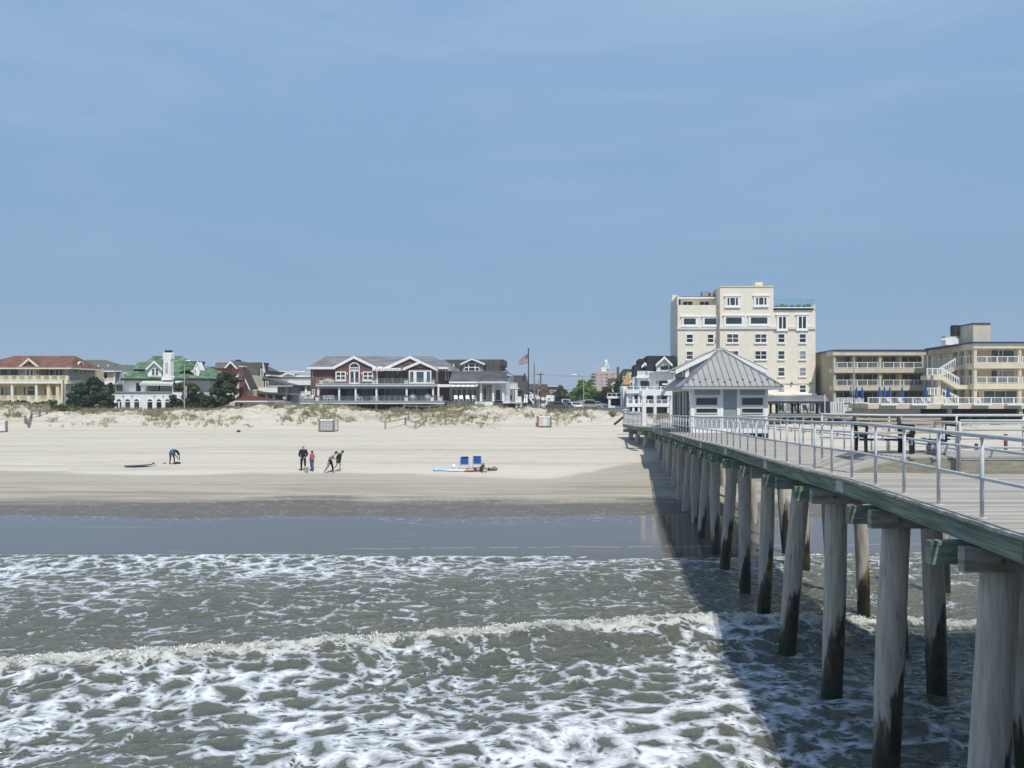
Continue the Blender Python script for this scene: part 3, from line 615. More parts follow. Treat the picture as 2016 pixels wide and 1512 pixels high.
# ------------------------------------------------------------------ buildings
EXT = Vector((SK, 1, 0))
class Bld:
    def __init__(s, name, label, cat, d, px, group=None, py=812):
        s.d = d; s.root = empty(name, U(px, py, d), label, cat, group); s.off = tuple(s.root.location); s.acc = {}
    def mb(s, part, m):
        k = (part, m.name)
        if k not in s.acc: s.acc[k] = (MB(), m)
        return s.acc[k][0]
    def prism(s, part, m, pts, o=0, t=.3, new=False):
        """pts: photo outline of a face at depth d+o, carried t metres back along the street direction"""
        P = [Vector(U(x, y, s.d + o)) for x, y in pts]
        return MB().prism(P, EXT * t).build(part, m, s.root, s.off)
    def box(s, part, m, x0, y0, x1, y1, o=0, t=.3, new=True):
        return s.prism(part, m, [(x0, y1), (x1, y1), (x1, y0), (x0, y0)], o, t, new)
    def win(s, x0, y0, x1, y1, o=0, nx=1, ny=1, fr=None, gl=None, bw=.10, proud=.07, name='window', sill=False, arch=False, mw=.05, split=None):
        fr = fr or M_white; gl = gl or random.choice(GL)
        D = s.d + o - proud; X0, _, Z1 = U(x0, y0, D); X1, _, Z0 = U(x1, y1, D); f = MB()
        def bx(a, c, e, g, t=proud + .02, yo=0): f.box(a, c, D + yo, D + yo + t, e, g)
        if not arch:
            bx(X0, X1, Z1 - bw, Z1); bx(X0, X1, Z0, Z0 + bw); bx(X0, X0 + bw, Z0 + bw, Z1 - bw); bx(X1 - bw, X1, Z0 + bw, Z1 - bw)
            ix0, ix1, iz0, iz1 = X0 + bw, X1 - bw, Z0 + bw, Z1 - bw
            xsplits = split or [i / nx for i in range(1, nx)]
            for q in xsplits: c = ix0 + (ix1 - ix0) * q; bx(c - mw / 2, c + mw / 2, iz0, iz1, proud, .012)
            for j in range(1, ny): c = iz0 + (iz1 - iz0) * j / ny; bx(ix0, ix1, c - mw / 2, c + mw / 2, proud, .016)
            if sill: f.box(X0 - .08, X1 + .08, D - .08, D + .02, Z0 - .16, Z0)
            w = f.build(name, fr, s.root, s.off)
            MB().box(ix0, ix1, D + .035, D + .05, iz0, iz1).build('pane', gl, w, s.off)
        else:
            cx = (X0 + X1) / 2; r = (X1 - X0) / 2; zc = Z1 - r; n = 12
            outer = [(cx + r * math.cos(math.pi * i / n), zc + r * math.sin(math.pi * i / n)) for i in range(n + 1)]
            ri = r - bw; inner = [(cx + ri * math.cos(math.pi * i / n), zc + ri * math.sin(math.pi * i / n)) for i in range(n + 1)]
            for i in range(n):
                a, c, e, g = outer[i], outer[i + 1], inner[i + 1], inner[i]
                f.prism([(q[0], D, q[1]) for q in (a, c, e, g)], (0, proud, 0))
            bx(X0, X0 + bw, Z0, zc); bx(X1 - bw, X1, Z0, zc); bx(X0 + bw, X1 - bw, Z0, Z0 + bw); bx(X0 + bw, X1 - bw, zc - .06, zc + .06, proud, .012)
            for q in range(1, nx): c = X0 + bw + (X1 - X0 - 2 * bw) * q / nx; bx(c - mw / 2, c + mw / 2, Z0 + bw, zc, proud, .014)
            w = f.build(name, fr, s.root, s.off)
            MB().prism([(X0 + bw, D + .035, Z0 + bw), (X1 - bw, D + .035, Z0 + bw)] + [(p[0], D + .035, p[1]) for p in inner], (0, .015, 0)).build('pane', gl, w, s.off)
        return w
    def hip(s, m, x0, x1, ye, r0, r1, yr, o=-.6, dep=10, name='roof', th=.22, fascia=None, hips=True):
        """hipped roof: eave line x0..x1 at row ye (front), ridge r0..r1 at row yr over the middle of the depth"""
        D = s.d + o; A = Vector(U(x0, ye, D)); B = Vector(U(x1, ye, D)); R0 = Vector(U(r0, yr, D + dep / 2)); R1 = Vector(U(r1, yr, D + dep / 2))
        C = B + EXT * dep; E = A + EXT * dep
        rb = MB().add([A, B, C, E, R0, R1], [(0, 1, 5, 4), (1, 2, 5), (2, 3, 4, 5), (3, 0, 4), (3, 2, 1, 0)]); r = rb.build(name, m, s.root, s.off)
        f = MB(); dz = Vector((0, 0, th))
        for p, q in ((A, B), (B, C), (C, E), (E, A)): f.beam(p - dz / 2, q - dz / 2, .12, th)
        f.build('eave', fascia or M_white, r, s.off); return r
    def gable(s, m, x0, xm, x1, ye, yp, o=-.5, dep=8, wall=None, wo=.5, trim=None, th=.20, tw=.28, ye2=None, name='roof'):
        """gable roof with its ridge running away from the viewer"""
        D = s.d + o; A = Vector(U(x0, ye, D)); P = Vector(U(xm, yp, D)); B = Vector(U(x1, ye2 or ye, D)); u = Vector((0, 0, th))
        rb = MB().prism([A, P, P + u, A + u], EXT * dep).prism([P, B, B + u, P + u], EXT * dep); r = rb.build(name, m, s.root, s.off)
        if trim is not False:
            f = MB(); k = Vector((0, 0, tw)); n = Vector((0, -.06, 0))
            f.prism([A - k + n, P - k + n, P + u * .6 + n, A + u * .6 + n], (0, .05, 0)).prism([P - k + n, B - k + n, B + u * .6 + n, P + u * .6 + n], (0, .05, 0))
            f.build('rake_board', trim or M_white, r, s.off)
        if wall:
            w = EXT * wo; sh = Vector((0, 0, -.03)); s.mb('gable_wall', wall).prism([A + w + sh, B + w + sh, P + w + sh], EXT * (dep - wo - .1))
        return r
    def rail(s, x0, y0, x1, y1, o=0, n=8, m=None, bal=True, name='railing', solid=None, pw=.07, bw=.025, th=.07):
        """balustrade between photo columns x0..x1, top row y0, foot row y1"""
        m = m or M_white; D = s.d + o; A = Vector(U(x0, y1, D)); B = Vector(U(x1, y1, D)); H = (y1 - y0) * D / F; b = MB(); u = Vector((0, 0, H))
        th = .03 if m is M_grey else th; b.beam(A + u * .97, B + u * .97, th, th); b.beam(A + u * .08, B + u * .08, .04, th * .7)
        for i in range(n + 1):
            p = A.lerp(B, i / n); b.box(p.x - pw / 2, p.x + pw / 2, D - pw / 2, D + pw / 2, p.z, p.z + H)
        if bal:
            k = int((B - A).length / .16)
            for i in range(1, k): p = A.lerp(B, i / k); b.box(p.x - bw / 2, p.x + bw / 2, D - .012, D + .012, p.z + H * .08, p.z + H * .95)
        r = b.build(name, m, s.root, s.off)
        if solid: MB().box(A.x, B.x, D + .02, D + .035, A.z + H * .1, A.z + H * .92).build('rail_panel', solid, r, s.off)
        return r
    def col(s, x, y0, y1, o=0, w=.3, m=None, name='column', round_=False):
        D = s.d + o; p = U(x, y1, D); q = U(x, y0, D); b = MB()
        if round_: b.tube([(p[0], D + w / 2, p[2]), (p[0], D + w / 2, q[2])], w / 2, 14)
        else:
            b.box(p[0] - w / 2, p[0] + w / 2, D, D + w, p[2] + .12, q[2] - .12).box(p[0] - w * .62, p[0] + w * .62, D - .03, D + w + .03, p[2], p[2] + .12).box(p[0] - w * .62, p[0] + w * .62, D - .03, D + w + .03, q[2] - .12, q[2])
        return b.build(name, m or M_white, s.root, s.off)
    def done(s):
        for (part, _), (b, m) in s.acc.items(): b.build(part, m, s.root, s.off)
        s.acc = {}; return s.root
def slab_xy(b, pts, z0, z1): b.prism([(x, y, z0) for x, y in pts], (0, 0, z1 - z0))

M_white = mat('white_paint', (.82, .82, .805), .55, .05, 1.5)
M_offw = mat('off_white_trim', (.66, .65, .61), .6, .08, 1.2)
M_cream = mat('cream_stucco', (.66, .56, .37), .85, .10, .8, bump=.004, bscale=12)
M_creamt = mat('cream_trim', (.74, .68, .50), .7, .07, 1.5)
M_tile = stripes(mat('red_clay_tile', (.13, .058, .042), .8, 0, 1.2, col2=(.21, .105, .075), bump=.02, bscale=7, stretch=(1, 1, 1)), 'Z', .17, .04, .7, .25)
M_stone = brickm('rubble_stone', (.40, .36, .28), (.60, .54, .43), (.46, .42, .35), .75, .26, ms=.03, bump=.02)
M_green = brickm('mottled_green_tile', (.035, .10, .052), (.16, .25, .145), (.04, .08, .045), .8, .26, ms=.02)
M_brick = brickm('red_brick', (.135, .055, .043), (.19, .08, .06), (.17, .105, .085))
M_slate = stripes(mat('grey_slate_roof', (.115, .12, .128), .8, 0, .9, col2=(.21, .215, .222), bump=.012, bscale=9, stretch=(.5, 1, 1.6)), 'Z', .14, .02, .8, .2)
M_gshin = stripes(mat('grey_shingle', (.085, .088, .082), .9, 0, 2.0, col2=(.135, .135, .125), bump=.01, bscale=10), 'Z', .16, .02, .8, .2)
M_dshin = stripes(mat('dark_brown_shingle', (.045, .038, .034), .9, 0, 2.0, col2=(.085, .072, .062)), 'Z', .18, .02, .75, .2)
M_black = stripes(mat('black_shingle_roof', (.022, .024, .028), .85, 0, 1.5, col2=(.042, .044, .05)), 'Z', .16, .01, .8, .2)
M_redroof = stripes(mat('red_shingle_roof', (.085, .018, .018), .85, 0, 1.5, col2=(.13, .030, .028)), 'Z', .16, .01, .8, .2)
M_wclap = stripes(mat('white_clapboard', (.68, .69, .70), .65, .05, 1.3), 'Z', .15, .01, .86, .12)
M_gclap = stripes(mat('grey_clapboard', (.30, .32, .33), .7, .08, 1.3), 'Z', .16, .012, .8, .12)
M_bclap = stripes(mat('blue_grey_clapboard', (.30, .36, .385), .65, .07, 1.3), 'Z', .165, .014, .72, .12)
M_brownw = mat('brown_siding', (.13, .105, .088), .85, .2, 1.5)
M_hotel = brickm('pale_yellow_brick', (.77, .705, .585), (.83, .76, .64), (.75, .69, .57), .24, .09, var=(.95, 1.04))
M_motel = mat('tan_stucco', (.59, .525, .41), .85, .08, .7, bump=.003, bscale=14)
M_motel_shade = mat('shaded_tan_wall', (.38, .33, .225), .9, .10, .5, bump=.003, bscale=14)  # motel tan darkened to olive: the side wall's shade is put into the colour
M_band = stripes(mat('tan_band', (.66, .59, .465), .8, .07, .9), 'Z', .30, .02, .88, .1)
M_navy = mat('navy_metal_cap', (.03, .045, .12), .5, .1, 2)
M_grey = mat('mid_grey_metal', (.33, .34, .34), .5, .12, 3)
M_dark = mat('dark_charcoal', (.022, .022, .024), .8, .3, 3)
M_darkw = mat('dark_timber', (.035, .036, .038), .7, .3, 3)
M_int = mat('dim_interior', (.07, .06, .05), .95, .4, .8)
M_teal = mat('tinted_terrace_glass', (.16, .38, .40), .08, .15, 1, alpha=.24)
M_rglass = mat('rail_glass', (.25, .31, .31), .06, .1, 1, alpha=.16)
GL = [glass('window_glass_%d' % i, c) for i, c in enumerate([(.020, .028, .032), (.035, .050, .055), (.012, .016, .02), (.05, .065, .065)])]
G_teal = glass('teal_glass', (.045, .10, .105)); G_cur = glass('curtained_glass', (.22, .24, .22), .2); G_lt = glass('pale_blind_glass', (.30, .33, .33), .25)
M_pinkst = mat('pale_pink_stucco', (.50, .40, .34), .85, .07, 1)
M_oldgrn = mat('dark_green_roof', (.04, .085, .035), .85, .2, 1.5)
M_yel = mat('orange_yellow_awning', (.62, .40, .14), .8, .15, 1.2)
M_rust = mat('reddish_brown', (.17, .06, .04), .85, .2, 2)

# ---- cream mansion, far left
B = Bld('stucco_mansion', 'cream stucco mansion with red clay tile roof, balustraded terraces and stone side', 'house', 120, 80)
B.box('wall', M_cream, -60, 722, 133, 760, 2.2, 9); B.box('wall', M_cream, -60, 756, 133, 812, 3.2, 8)
B.box('stone_wing', M_stone, 124, 724, 133.5, 812, .2, 6.7)
r = B.hip(M_tile, -62, 140, 723.8, 28, 148, 700.5, -.7, 7.6, fascia=M_creamt)
SD = 120.2 * 1030.5 / 1.0
def sp_(px, py, out=.02): q = Vector(U(px, py, SD / (1164 - px))); return q + Vector((out, 0, 0))
def side_poly(part, m, pts, out=.02, th=.12): return MB().prism([sp_(x, y, out) for x, y in pts], (th, 0, 0)).build(part, m, B.root, B.off)
def side_win(x0, y0, x1, y1):
    w = side_poly('window', M_white, [(x0, y1), (x1, y1), (x1, y0), (x0, y0)], .01, .05); MB().prism([sp_(x, y, .06) for x, y in ((x0 + .8, y1 - .8), (x1 - .8, y1 - .8), (x1 - .8, y0 + .8), (x0 + .8, y0 + .8))], (.02, 0, 0)).build('pane', GL[0], w, B.off)
B.gable(M_tile, 36, 56.5, 78, 723.5, 706, -.3, 6, M_cream, .45, M_creamt, name='front_gable', tw=.3)
B.box('wall', M_cream, 38, 723, 76, 760, .2, 3)
side_poly('wavy_gable', M_stone, [(143, 726), (147, 721), (149, 715), (152, 712.5), (155, 714), (158, 720), (164, 726)], .35, .1)
side_poly('gable_coping', M_creamt, [(142, 724), (146, 720), (148.5, 714), (152, 711.5), (156, 713), (159, 719.5), (165, 724), (164, 725.4), (158, 721), (155.2, 714.6), (152, 713), (149.3, 715.3), (147, 721.2), (143, 725.4)], .36, .25)
B.prism('gable_vent', M_dark, [(59 + 2.6 * math.cos(a), 715 + 2.6 * math.sin(a)) for a in [i * math.pi / 6 for i in range(12)]], .12, .08)
B.win(50.5, 719.5, 66.5, 741, .2, 2, 1, name='arched_door', arch=True, mw=.25, bw=.16)
for a, c in ((-40, -20), (-18, -2), (0.5, 16), (19.5, 35)): B.win(a, 725, c, 740, 2.2, 1, 1, M_creamt, G_teal)
for a, c in ((89, 105), (109, 124)): B.win(a, 726.5, c, 740, 2.2, 2, 1, mw=.3)
for x in (42, 73, 86.5, 127): B.box('wall_lantern', M_rust, x - .8, 731, x + .8, 735, 2.1 if x > 80 else .1, .12)
B.box('balcony', M_creamt, -60, 748, 133, 755.5, -.4, 3.6); B.box('balcony_edge', M_white, -60, 752.6, 120, 755, -.46, .05)
B.rail(-60, 739.5, 133, 748, -.2, 12, M_creamt, pw=.4, bw=.07)
B.box('terrace', M_creamt, -60, 788, 120, 812, -1.2, 5); B.rail(-60, 779, 116, 787.5, -1.0, 9, M_creamt, pw=.4, bw=.07)
for x in (-30, 23, 71): B.col(x, 755, 788, -.3, .26)
for x in (95, 113): B.box('stone_column', M_cream, x - 3, 755, x + 3, 790, -.2, .5)
for a, c, q in ((1, 8, 0), (9, 16, 0), (27, 35, 0), (45, 51, 0), (53, 69, 1), (86, 92, 0), (101, 110, 0), (118, 124, 0)): B.win(a, 761 if not q else 759, c, 779, 3.2, 1, 1, M_creamt, G_cur if a in (9, 27, 101) else None, arch=bool(q), bw=.12)
for q in ((144, 726.5, 151, 732), (136.5, 727, 139.5, 738), (156, 728, 159, 738), (180.5, 728, 183.5, 737), (138, 760, 150.5, 771)): side_win(*q)
B.box('corner_pier', M_creamt, 120, 755, 124, 795, -1, .6)
B.done()
# ---- beige and grey house behind
B = Bld('beige_house', 'pale beige house with grey hipped roofs behind the dark cedar trees', 'house', 133, 215)
B.box('wall', M_cream, 183, 729, 225.5, 812, 0, 8); B.box('side_wall', M_gclap, 225.5, 731, 262, 812, .4, 8)
B.hip(M_gshin, 150, 231, 729.5, 166, 206, 708.5, -.5, 9); B.hip(M_gshin, 213, 275, 731, 228, 265, 718.5, .6, 8)
B.win(203.5, 733, 212.5, 746.5, 0); B.rail(192, 747, 224, 755, -.8, 3, M_white, bal=False, solid=M_white); B.box('balcony', M_white, 190, 754, 225, 757, -.9, 1.2)
B.box('corner_board', M_white, 223.5, 731, 226, 756, -.1, .3); B.win(242, 734, 249, 743, .4, 2, 1)
for a in (222, 229): B.win(a, 763, a + 5, 771, .4)
B.box('porch_roof', M_gshin, 196, 756.5, 262, 759, -.6, 1); 
for x in (193, 212): B.prism('roof_vent', M_white, [(x - 1, 723), (x + 1, 723), (x + 1.3, 719), (x - 1, 718.5)], 1.2, .3)
B.done()
# ---- white villa with green tiles
B = Bld('white_villa', 'white villa with mottled green tile roof, tall white chimney and row of arched windows', 'house', 114, 300)
B.box('lower_wing', M_white, 222.5, 772.5, 398, 813, -2.2, 5.5); B.box('parapet_cap', M_grey, 222, 770.8, 338, 772.8, -2.35, .5)
for x in (234, 251.3, 269, 295, 313, 330, 352, 372):
    B.win(x - 6.2, 784.5, x + 6.2, 809, -2.2, 2 if x < 240 else 1, 1, arch=True, mw=.22, bw=.10, gl=random.choice(GL[:3]))
for x in (225.2, 242.3, 260, 303.5, 321): B.prism('round_vent', M_dark, [(x + 1.1 * math.cos(a), 780 + 1.3 * math.sin(a)) for a in [i * math.pi / 4 for i in range(8)]], -2.26, .1)
B.box('upper_wall', M_white, 241.5, 744, 288, 772, 1.5, 8); B.box('upper_wall', M_wclap, 288, 744, 412, 772, 3.6, 6); B.box('veranda_wall', M_offw, 288, 748, 290, 772, 1.6, 2)
B.win(268, 754.5, 276.5, 770.5, 1.5, 1, 2, M_dark, GL[2], bw=.06); B.win(310, 757, 317, 771, 3.6); B.win(352, 757, 362, 770, 3.6)
r = B.hip(M_green, 238, 413.5, 745, 300, 358, 703, .6, 11, fascia=M_dark, th=.32)
B.prism('roof_crest', M_dark, [(300, 703.4)] + [(300 + 58 * i / 16, 701.2 + (i % 2) * .9) for i in range(17)] + [(358, 703.4)], .6 + 5.5, .2)
P = lambda x, y, o: Vector(U(x, y, B.d + o))
for nm, rx0, rx1, ex0, ex1, yr_, ye_, oo in (('side_dormer_roof', 271.5, 285, 262, 292, 712.5, 727, 3.2),):
    MB().add([P(ex0, ye_, oo - 1), P(rx0, yr_, oo + 1.6), P(rx1, yr_, oo + 1.6), P(ex1, ye_, oo - 1), P(ex0, ye_, oo + 3.5), P(ex1, ye_, oo + 3.5)], [(0, 3, 2, 1), (4, 1, 2, 5), (0, 1, 4), (3, 5, 2)]).build(nm, M_green, B.root, B.off)
B.box('dormer', M_white, 290.5, 727, 318, 741.5, .9, 4); B.gable(M_green, 287, 303.5, 320, 727.5, 711.5, .6, 4.5, M_white, .35, name='dormer_roof', tw=.22)
B.win(298.5, 725.5, 304.5, 738.5, .9, 1, 2, M_white, GL[0], bw=.05); B.win(305.8, 725.5, 311.8, 738.5, .9, 1, 2, M_white, GL[0], bw=.05)
B.prism('dormer_roof', M_green, [(350, 728), (366, 711.5), (388.5, 711), (381, 729.5)], 1.35, 2.5)
B.prism('side_dormer', M_white, [(374, 730), (391, 741.8), (394, 728.5), (388.2, 712.5), (380.5, 729)], 1.2, 1.4); B.prism('rake_board', M_white, [(379.5, 729.5), (388.3, 710.6), (395.5, 729), (393.6, 729), (388.2, 714), (381.5, 729.5)], 1.05, .12); B.win(382, 727, 387.2, 739, 1.2, 2, 1)
B.prism('chimney', M_white, [(317.5, 748.5), (337, 748.5), (336.8, 742), (335.5, 740), (335.8, 708), (337, 706), (337, 695.5), (335.5, 694), (321.5, 694), (320.5, 695.5), (320.5, 706), (322, 708), (321, 740), (318, 742.5)], -.2, .95)
B.box('chimney_niche', M_stone, 325.2, 713.5, 330.6, 734.5, -.24, .06); B.box('chimney_cap', M_dark, 324.5, 689.5, 334, 694.5, .1, .8)
aw = MB(); a0, a1, b0, b1 = P(285, 748.5, 1.2), P(341, 748.5, 1.2), P(341, 756, -1.3), P(274, 755, -1.3)
M_awn = stripes(mat('pale_green_awning', (.56, .60, .53), .85, .06, 1), 'X', .5, .0, .72, .5)
aw.prism([a0, a1, b0, b1], (0, 0, .03)); aw.prism([b1 + Vector((0, 0, -.28)), b0 + Vector((0, 0, -.28)), b0, b1], (0, .02, 0)); aw.build('awning', M_awn, B.root, B.off)
aw = MB(); aw.prism([P(344, 748.5, 1.2), P(362, 749.5, 1.2), P(360, 751, -1), P(345, 755.5, -1.2)], (0, 0, .04)); aw.build('awning', M_awn, B.root, B.off)
for x in (281, 340): B.col(x, 756, 772, -1.2, .08, M_offw, 'awning_pole')
B.done()
# ---- red roofed house
B = Bld('red_roof_house', 'tan house with dark red roof, brick chimney and sunroom beside the gnarled pines', 'house', 128, 440)
B.box('wall', M_creamt, 404, 738, 482, 812, 0, 9); B.hip(M_redroof, 388, 466, 740, 398, 452, 724.5, -.5, 6)
B.prism('roof', M_redroof, [(394, 740), (394, 725.5), (455, 725), (469, 748), (464, 748), (458, 740)], -.3, 4)
B.gable(M_dshin, 458, 474, 492, 764, 728, -.9, 3, M_offw, .5, tw=.34, ye2=766)
B.gable(M_redroof, 424, 433, 441, 741, 731, -1, 3, M_creamt, .4, tw=.22, name='dormer_roof')
B.box('chimney', M_brick, 471, 722, 478.5, 782, -1.7, 1.2); B.box('chimney_cap', M_creamt, 470, 720.3, 479.5, 722.5, -1.75, 1.3)
B.box('sunroom_wall', M_white, 462, 789, 520, 806, -4, 4); B.hip(M_redroof, 458, 526, 789, 470, 500, 779.5, -4.4, 7, name='sunroom_roof')
for a, c in ((463, 468.5), (470, 481), (483, 487.5)): B.win(a, 793, c, 805, -4, 1, 1)
for a in (469, 475, 482): B.win(a, 789.6, a + 5, 792.4, -4, bw=.04)
for a in (492, 500, 507): B.win(a, 793, a + 6.5, 805, -4, gl=G_cur)
B.win(480, 764, 484.5, 780, -.38, gl=G_cur); B.done()
# ---- grey shingled house
B = Bld('shingled_house', 'rambling dark shingled house with grey roofs, brick gable and white balcony rail', 'house', 136, 500)
G = M_gshin
B.hip(G, 418, 530, 738, 425, 512, 713.5, -.3, 9); B.box('wall', M_dshin, 430, 730, 530, 812, 0, 8)
B.gable(G, 438, 454, 470, 729, 711.5, -.8, 6, M_brick, .4)
B.box('chimney', M_dark, 463.5, 708, 470, 718, 3.5, 1); 
B.prism('main_roof', G, [(470, 713.5), (516, 713.5), (507, 741), (519, 741), (530, 748), (500, 746), (487, 738), (478, 722)], -1.2, 3)
B.prism('gable_end', M_dshin, [(512, 741), (520, 741), (519, 722), (516, 715)], -.9, 2); B.win(512.5, 726, 518.5, 741.5, -1.0, 2, 1)
B.prism('rake_board', M_offw, [(515, 713), (517.5, 713), (522, 732), (520, 735)], -1.0, .2)
B.prism('side_wall', M_dshin, [(482, 738), (505, 746), (530, 748), (530, 768), (506, 768), (492, 758)], -1.0, 3)
B.prism('rake_board', M_white, [(479.5, 731), (502, 744.5), (503.5, 744.5), (503.5, 746), (500, 750), (498.5, 749), (501, 746), (479.5, 734)], -1.15, .25)
B.prism('rake_board', M_white, [(484, 745), (503, 763), (509, 767), (507.5, 768), (484, 749)], -1.3, .2)
B.prism('side_gable', M_dshin, [(487, 752), (500, 765), (500, 774), (487, 774)], -1.1, 3)
for a in (502, 512, 522): B.win(a, 750, a + 6.5, 764.5, -1, 2, 1)
B.rail(508, 761.5, 546, 773, -2.6, 4, M_white, solid=M_white, bal=False); 
B.prism('porch_roof', G, [(488, 772), (492, 774.5), (534, 776.5), (575, 777.5), (570, 774), (545, 773.5), (515, 771), (500, 766.5)], -3.4, 4)
B.prism('upper_roof', G, [(528, 759), (530, 744), (545, 751), (575, 758.5), (568, 759.5)], -2.2, 5)
B.box('eave', M_offw, 530, 759.3, 576, 761, -2.3, .3)
B.box('wall', M_gclap, 546, 760.5, 572, 800, -.8, 6)
for a in (548, 554, 560, 565): B.win(a, 762, a + 4.5, 774, -.8, 2, 1)
B.box('porch_back', M_brownw, 494, 776, 572, 805, -.5, 2); B.box('porch_base', M_gclap, 518, 790, 572, 804, -3.2, 2)
for x in (524.5, 538.5): B.col(x, 777.5, 800, -3, .35, M_offw)
for a in (508, 518, 526): B.win(a, 779, a + 5, 789, -.5, gl=GL[2])
B.win(543, 781, 555, 799, -.6, 2, 2, gl=G_lt); B.box('porch_sign_board', M_cream, 557, 779, 564, 786, -3.2, .2); B.box('door', M_brownw, 559, 787, 564, 800, -3.1, .1)
B.box('roof', G, 392, 722, 422, 727, 4, 3); B.done()
# ---- white balcony house
B = Bld('balcony_house', 'white and grey beach house with stacked white balconies left of the brick mansion', 'house', 140, 575)
B.box('wall', M_gclap, 528, 737, 613, 812, 1.2, 9); B.hip(M_gclap, 540, 614, 739.5, 558, 600, 732.5, 0, 9); B.hip(G, 515, 560, 742, 522, 548, 735, 2, 8)
B.box('solar_frame', M_white, 534.5, 730.5, 562.5, 734, 3, 4); B.box('solar_frame', M_white, 568, 730.5, 600, 733.5, 3, 4); B.box('chimney', M_white, 521, 730.5, 530, 734, 3, 1)
B.gable(M_gclap, 557, 568, 580, 738, 733.5, -.6, 3, M_white, .4, name='dormer_roof', tw=.2); B.win(566, 738.5, 574, 746.5, .6)
B.box('balcony', M_white, 538, 752, 613, 758, -1.6, 3); B.rail(537, 746.5, 612, 753, -1.5, 6, M_white, solid=M_offw, bal=False)
B.box('upper_shadow_wall', M_gclap, 545, 740, 612, 752, .5, 1)
for a, c in ((581, 589), (590, 600), (603, 609)): B.win(a, 760.5, c, 772, 1.2, 2, 1)
B.rail(581, 770.5, 601, 778.5, -1.2, 2, M_white, solid=M_offw, bal=False); B.box('balcony', M_white, 581, 777.5, 612, 780.5, -1.4, 2.6); B.box('stair_tower', M_white, 600, 770, 613, 782, -1.4, 2)
for x in (581.5, 602): B.col(x, 758.5, 778, -1.2, .3)
B.box('deck', M_offw, 575, 803, 612, 806, -1.8, 3); B.win(584, 784, 600, 796, 1.2, 2, 1, gl=GL[2]); B.win(569, 762, 576, 772, 1.1)
B.done()
# ---- brick mansion
B = Bld('brick_mansion', 'long red brick mansion with slate roof, white gables and two tiers of white terraces', 'house', 125, 745)
B.box('wall', M_brick, 611.5, 720, 660, 792, -.3, 10); B.box('wall', M_brick, 660, 722, 739, 757, -1.17, 10); B.box('wall', M_brick, 739, 722, 806, 760, 1.6, 8)
B.box('wall', M_brick, 803, 724, 850, 757, -1.72, 8); B.box('wall', M_brick, 849, 726, 884, 815, 1.6, 8)
B.box('lower_wall', M_brick, 625, 760, 858, 790, 2.6, 8); B.box('basement_wall', M_brick, 618, 790, 900, 822, .8, 8)
B.hip(M_slate, 605.5, 880, 722.5, 641, 852, 701.5, -.9, 11, fascia=M_white, th=.34); B.hip(M_slate, 800, 889, 728, 830, 876, 708.5, -.4, 9, fascia=M_grey)
B.box('frieze', M_white, 612, 723.5, 662, 727.5, -.5, .5)
B.gable(M_slate, 656, 696.5, 741, 722.5, 701.2, -1.35, 8, M_brick, .18, tw=.40, th=.12)
B.gable(M_slate, 750, 807.5, 862, 727, 701, -1.25, 8, M_brick, .18, tw=.42, th=.12)
B.gable(M_slate, 793, 827.5, 860, 725.5, 711, -1.9, 6, M_brick, .18, tw=.36, th=.12)
for a in (660.5, 714): B.win(a, 731.5, a + 20.5, 749, -1.17, 2, 2, bw=.16, mw=.14, sill=True)
w = B.win(687.3, 713.5, 708.3, 729.5, -1.17, 5, 1, arch=True, mw=.05, bw=.14); B.win(687.5, 729, 708.2, 755.5, -1.17, 2, 1, bw=.18, mw=.22, name='french_door')
for x in (683.8, 711.5): B.box('wall_lantern', M_white, x - .7, 733.5, x + .7, 737, -1.3, .1)
B.win(805, 729.5, 849, 755, -1.72, 3, 1, bw=.2, gl=G_teal, split=[.24, .76], mw=.5, name='picture_window')
B.prism('round_wall_crest', M_offw, [(616.5 + 2.6 * math.cos(a), 736.5 + 5.5 * math.sin(a)) for a in [i * math.pi / 8 for i in range(4, 13)]] + [(616.5 + 1.4 * math.cos(a), 736.5 + 4 * math.sin(a)) for a in [i * math.pi / 8 for i in range(12, 3, -1)]], -.36, .08)
B.win(614.8, 766.5, 619.6, 779, -.3, 1, 2)
# covered upper loggia
for x in (741.5,): B.col(x, 730, 756, -.8, .35)
pg = B.box('pergola_beam', M_white, 733, 724.5, 790, 730, -1.5, .3); 
for i in range(12): B.box('pergola_rafter', M_white, 737 + i * 4.6, 724.2, 738.3 + i * 4.6, 726.2, -1.9, 3)
B.box('pergola_beam', M_white, 790, 726, 801, 729.5, -.8, .5); B.box('pergola_beam', M_white, 743, 721.5, 752, 726, -1.2, .5)
for a, c in ((758, 767.5), (768, 777.5), (787.5, 796)): B.win(a, 731.5, c, 754, 1.6, 1, 1, M_brownw, G_teal, bw=.12)
B.box('wall_lantern', M_white, 782, 733.5, 783.5, 737, 1.5, .1)
B.win(858, 732, 863, 753, 1.6, gl=G_cur); B.prism('bay_wall', M_white, [(862.5, 732), (862.5, 753), (855, 753), (857, 731)], 1.4, .1); B.win(876.5, 729, 883, 748, 1.4)
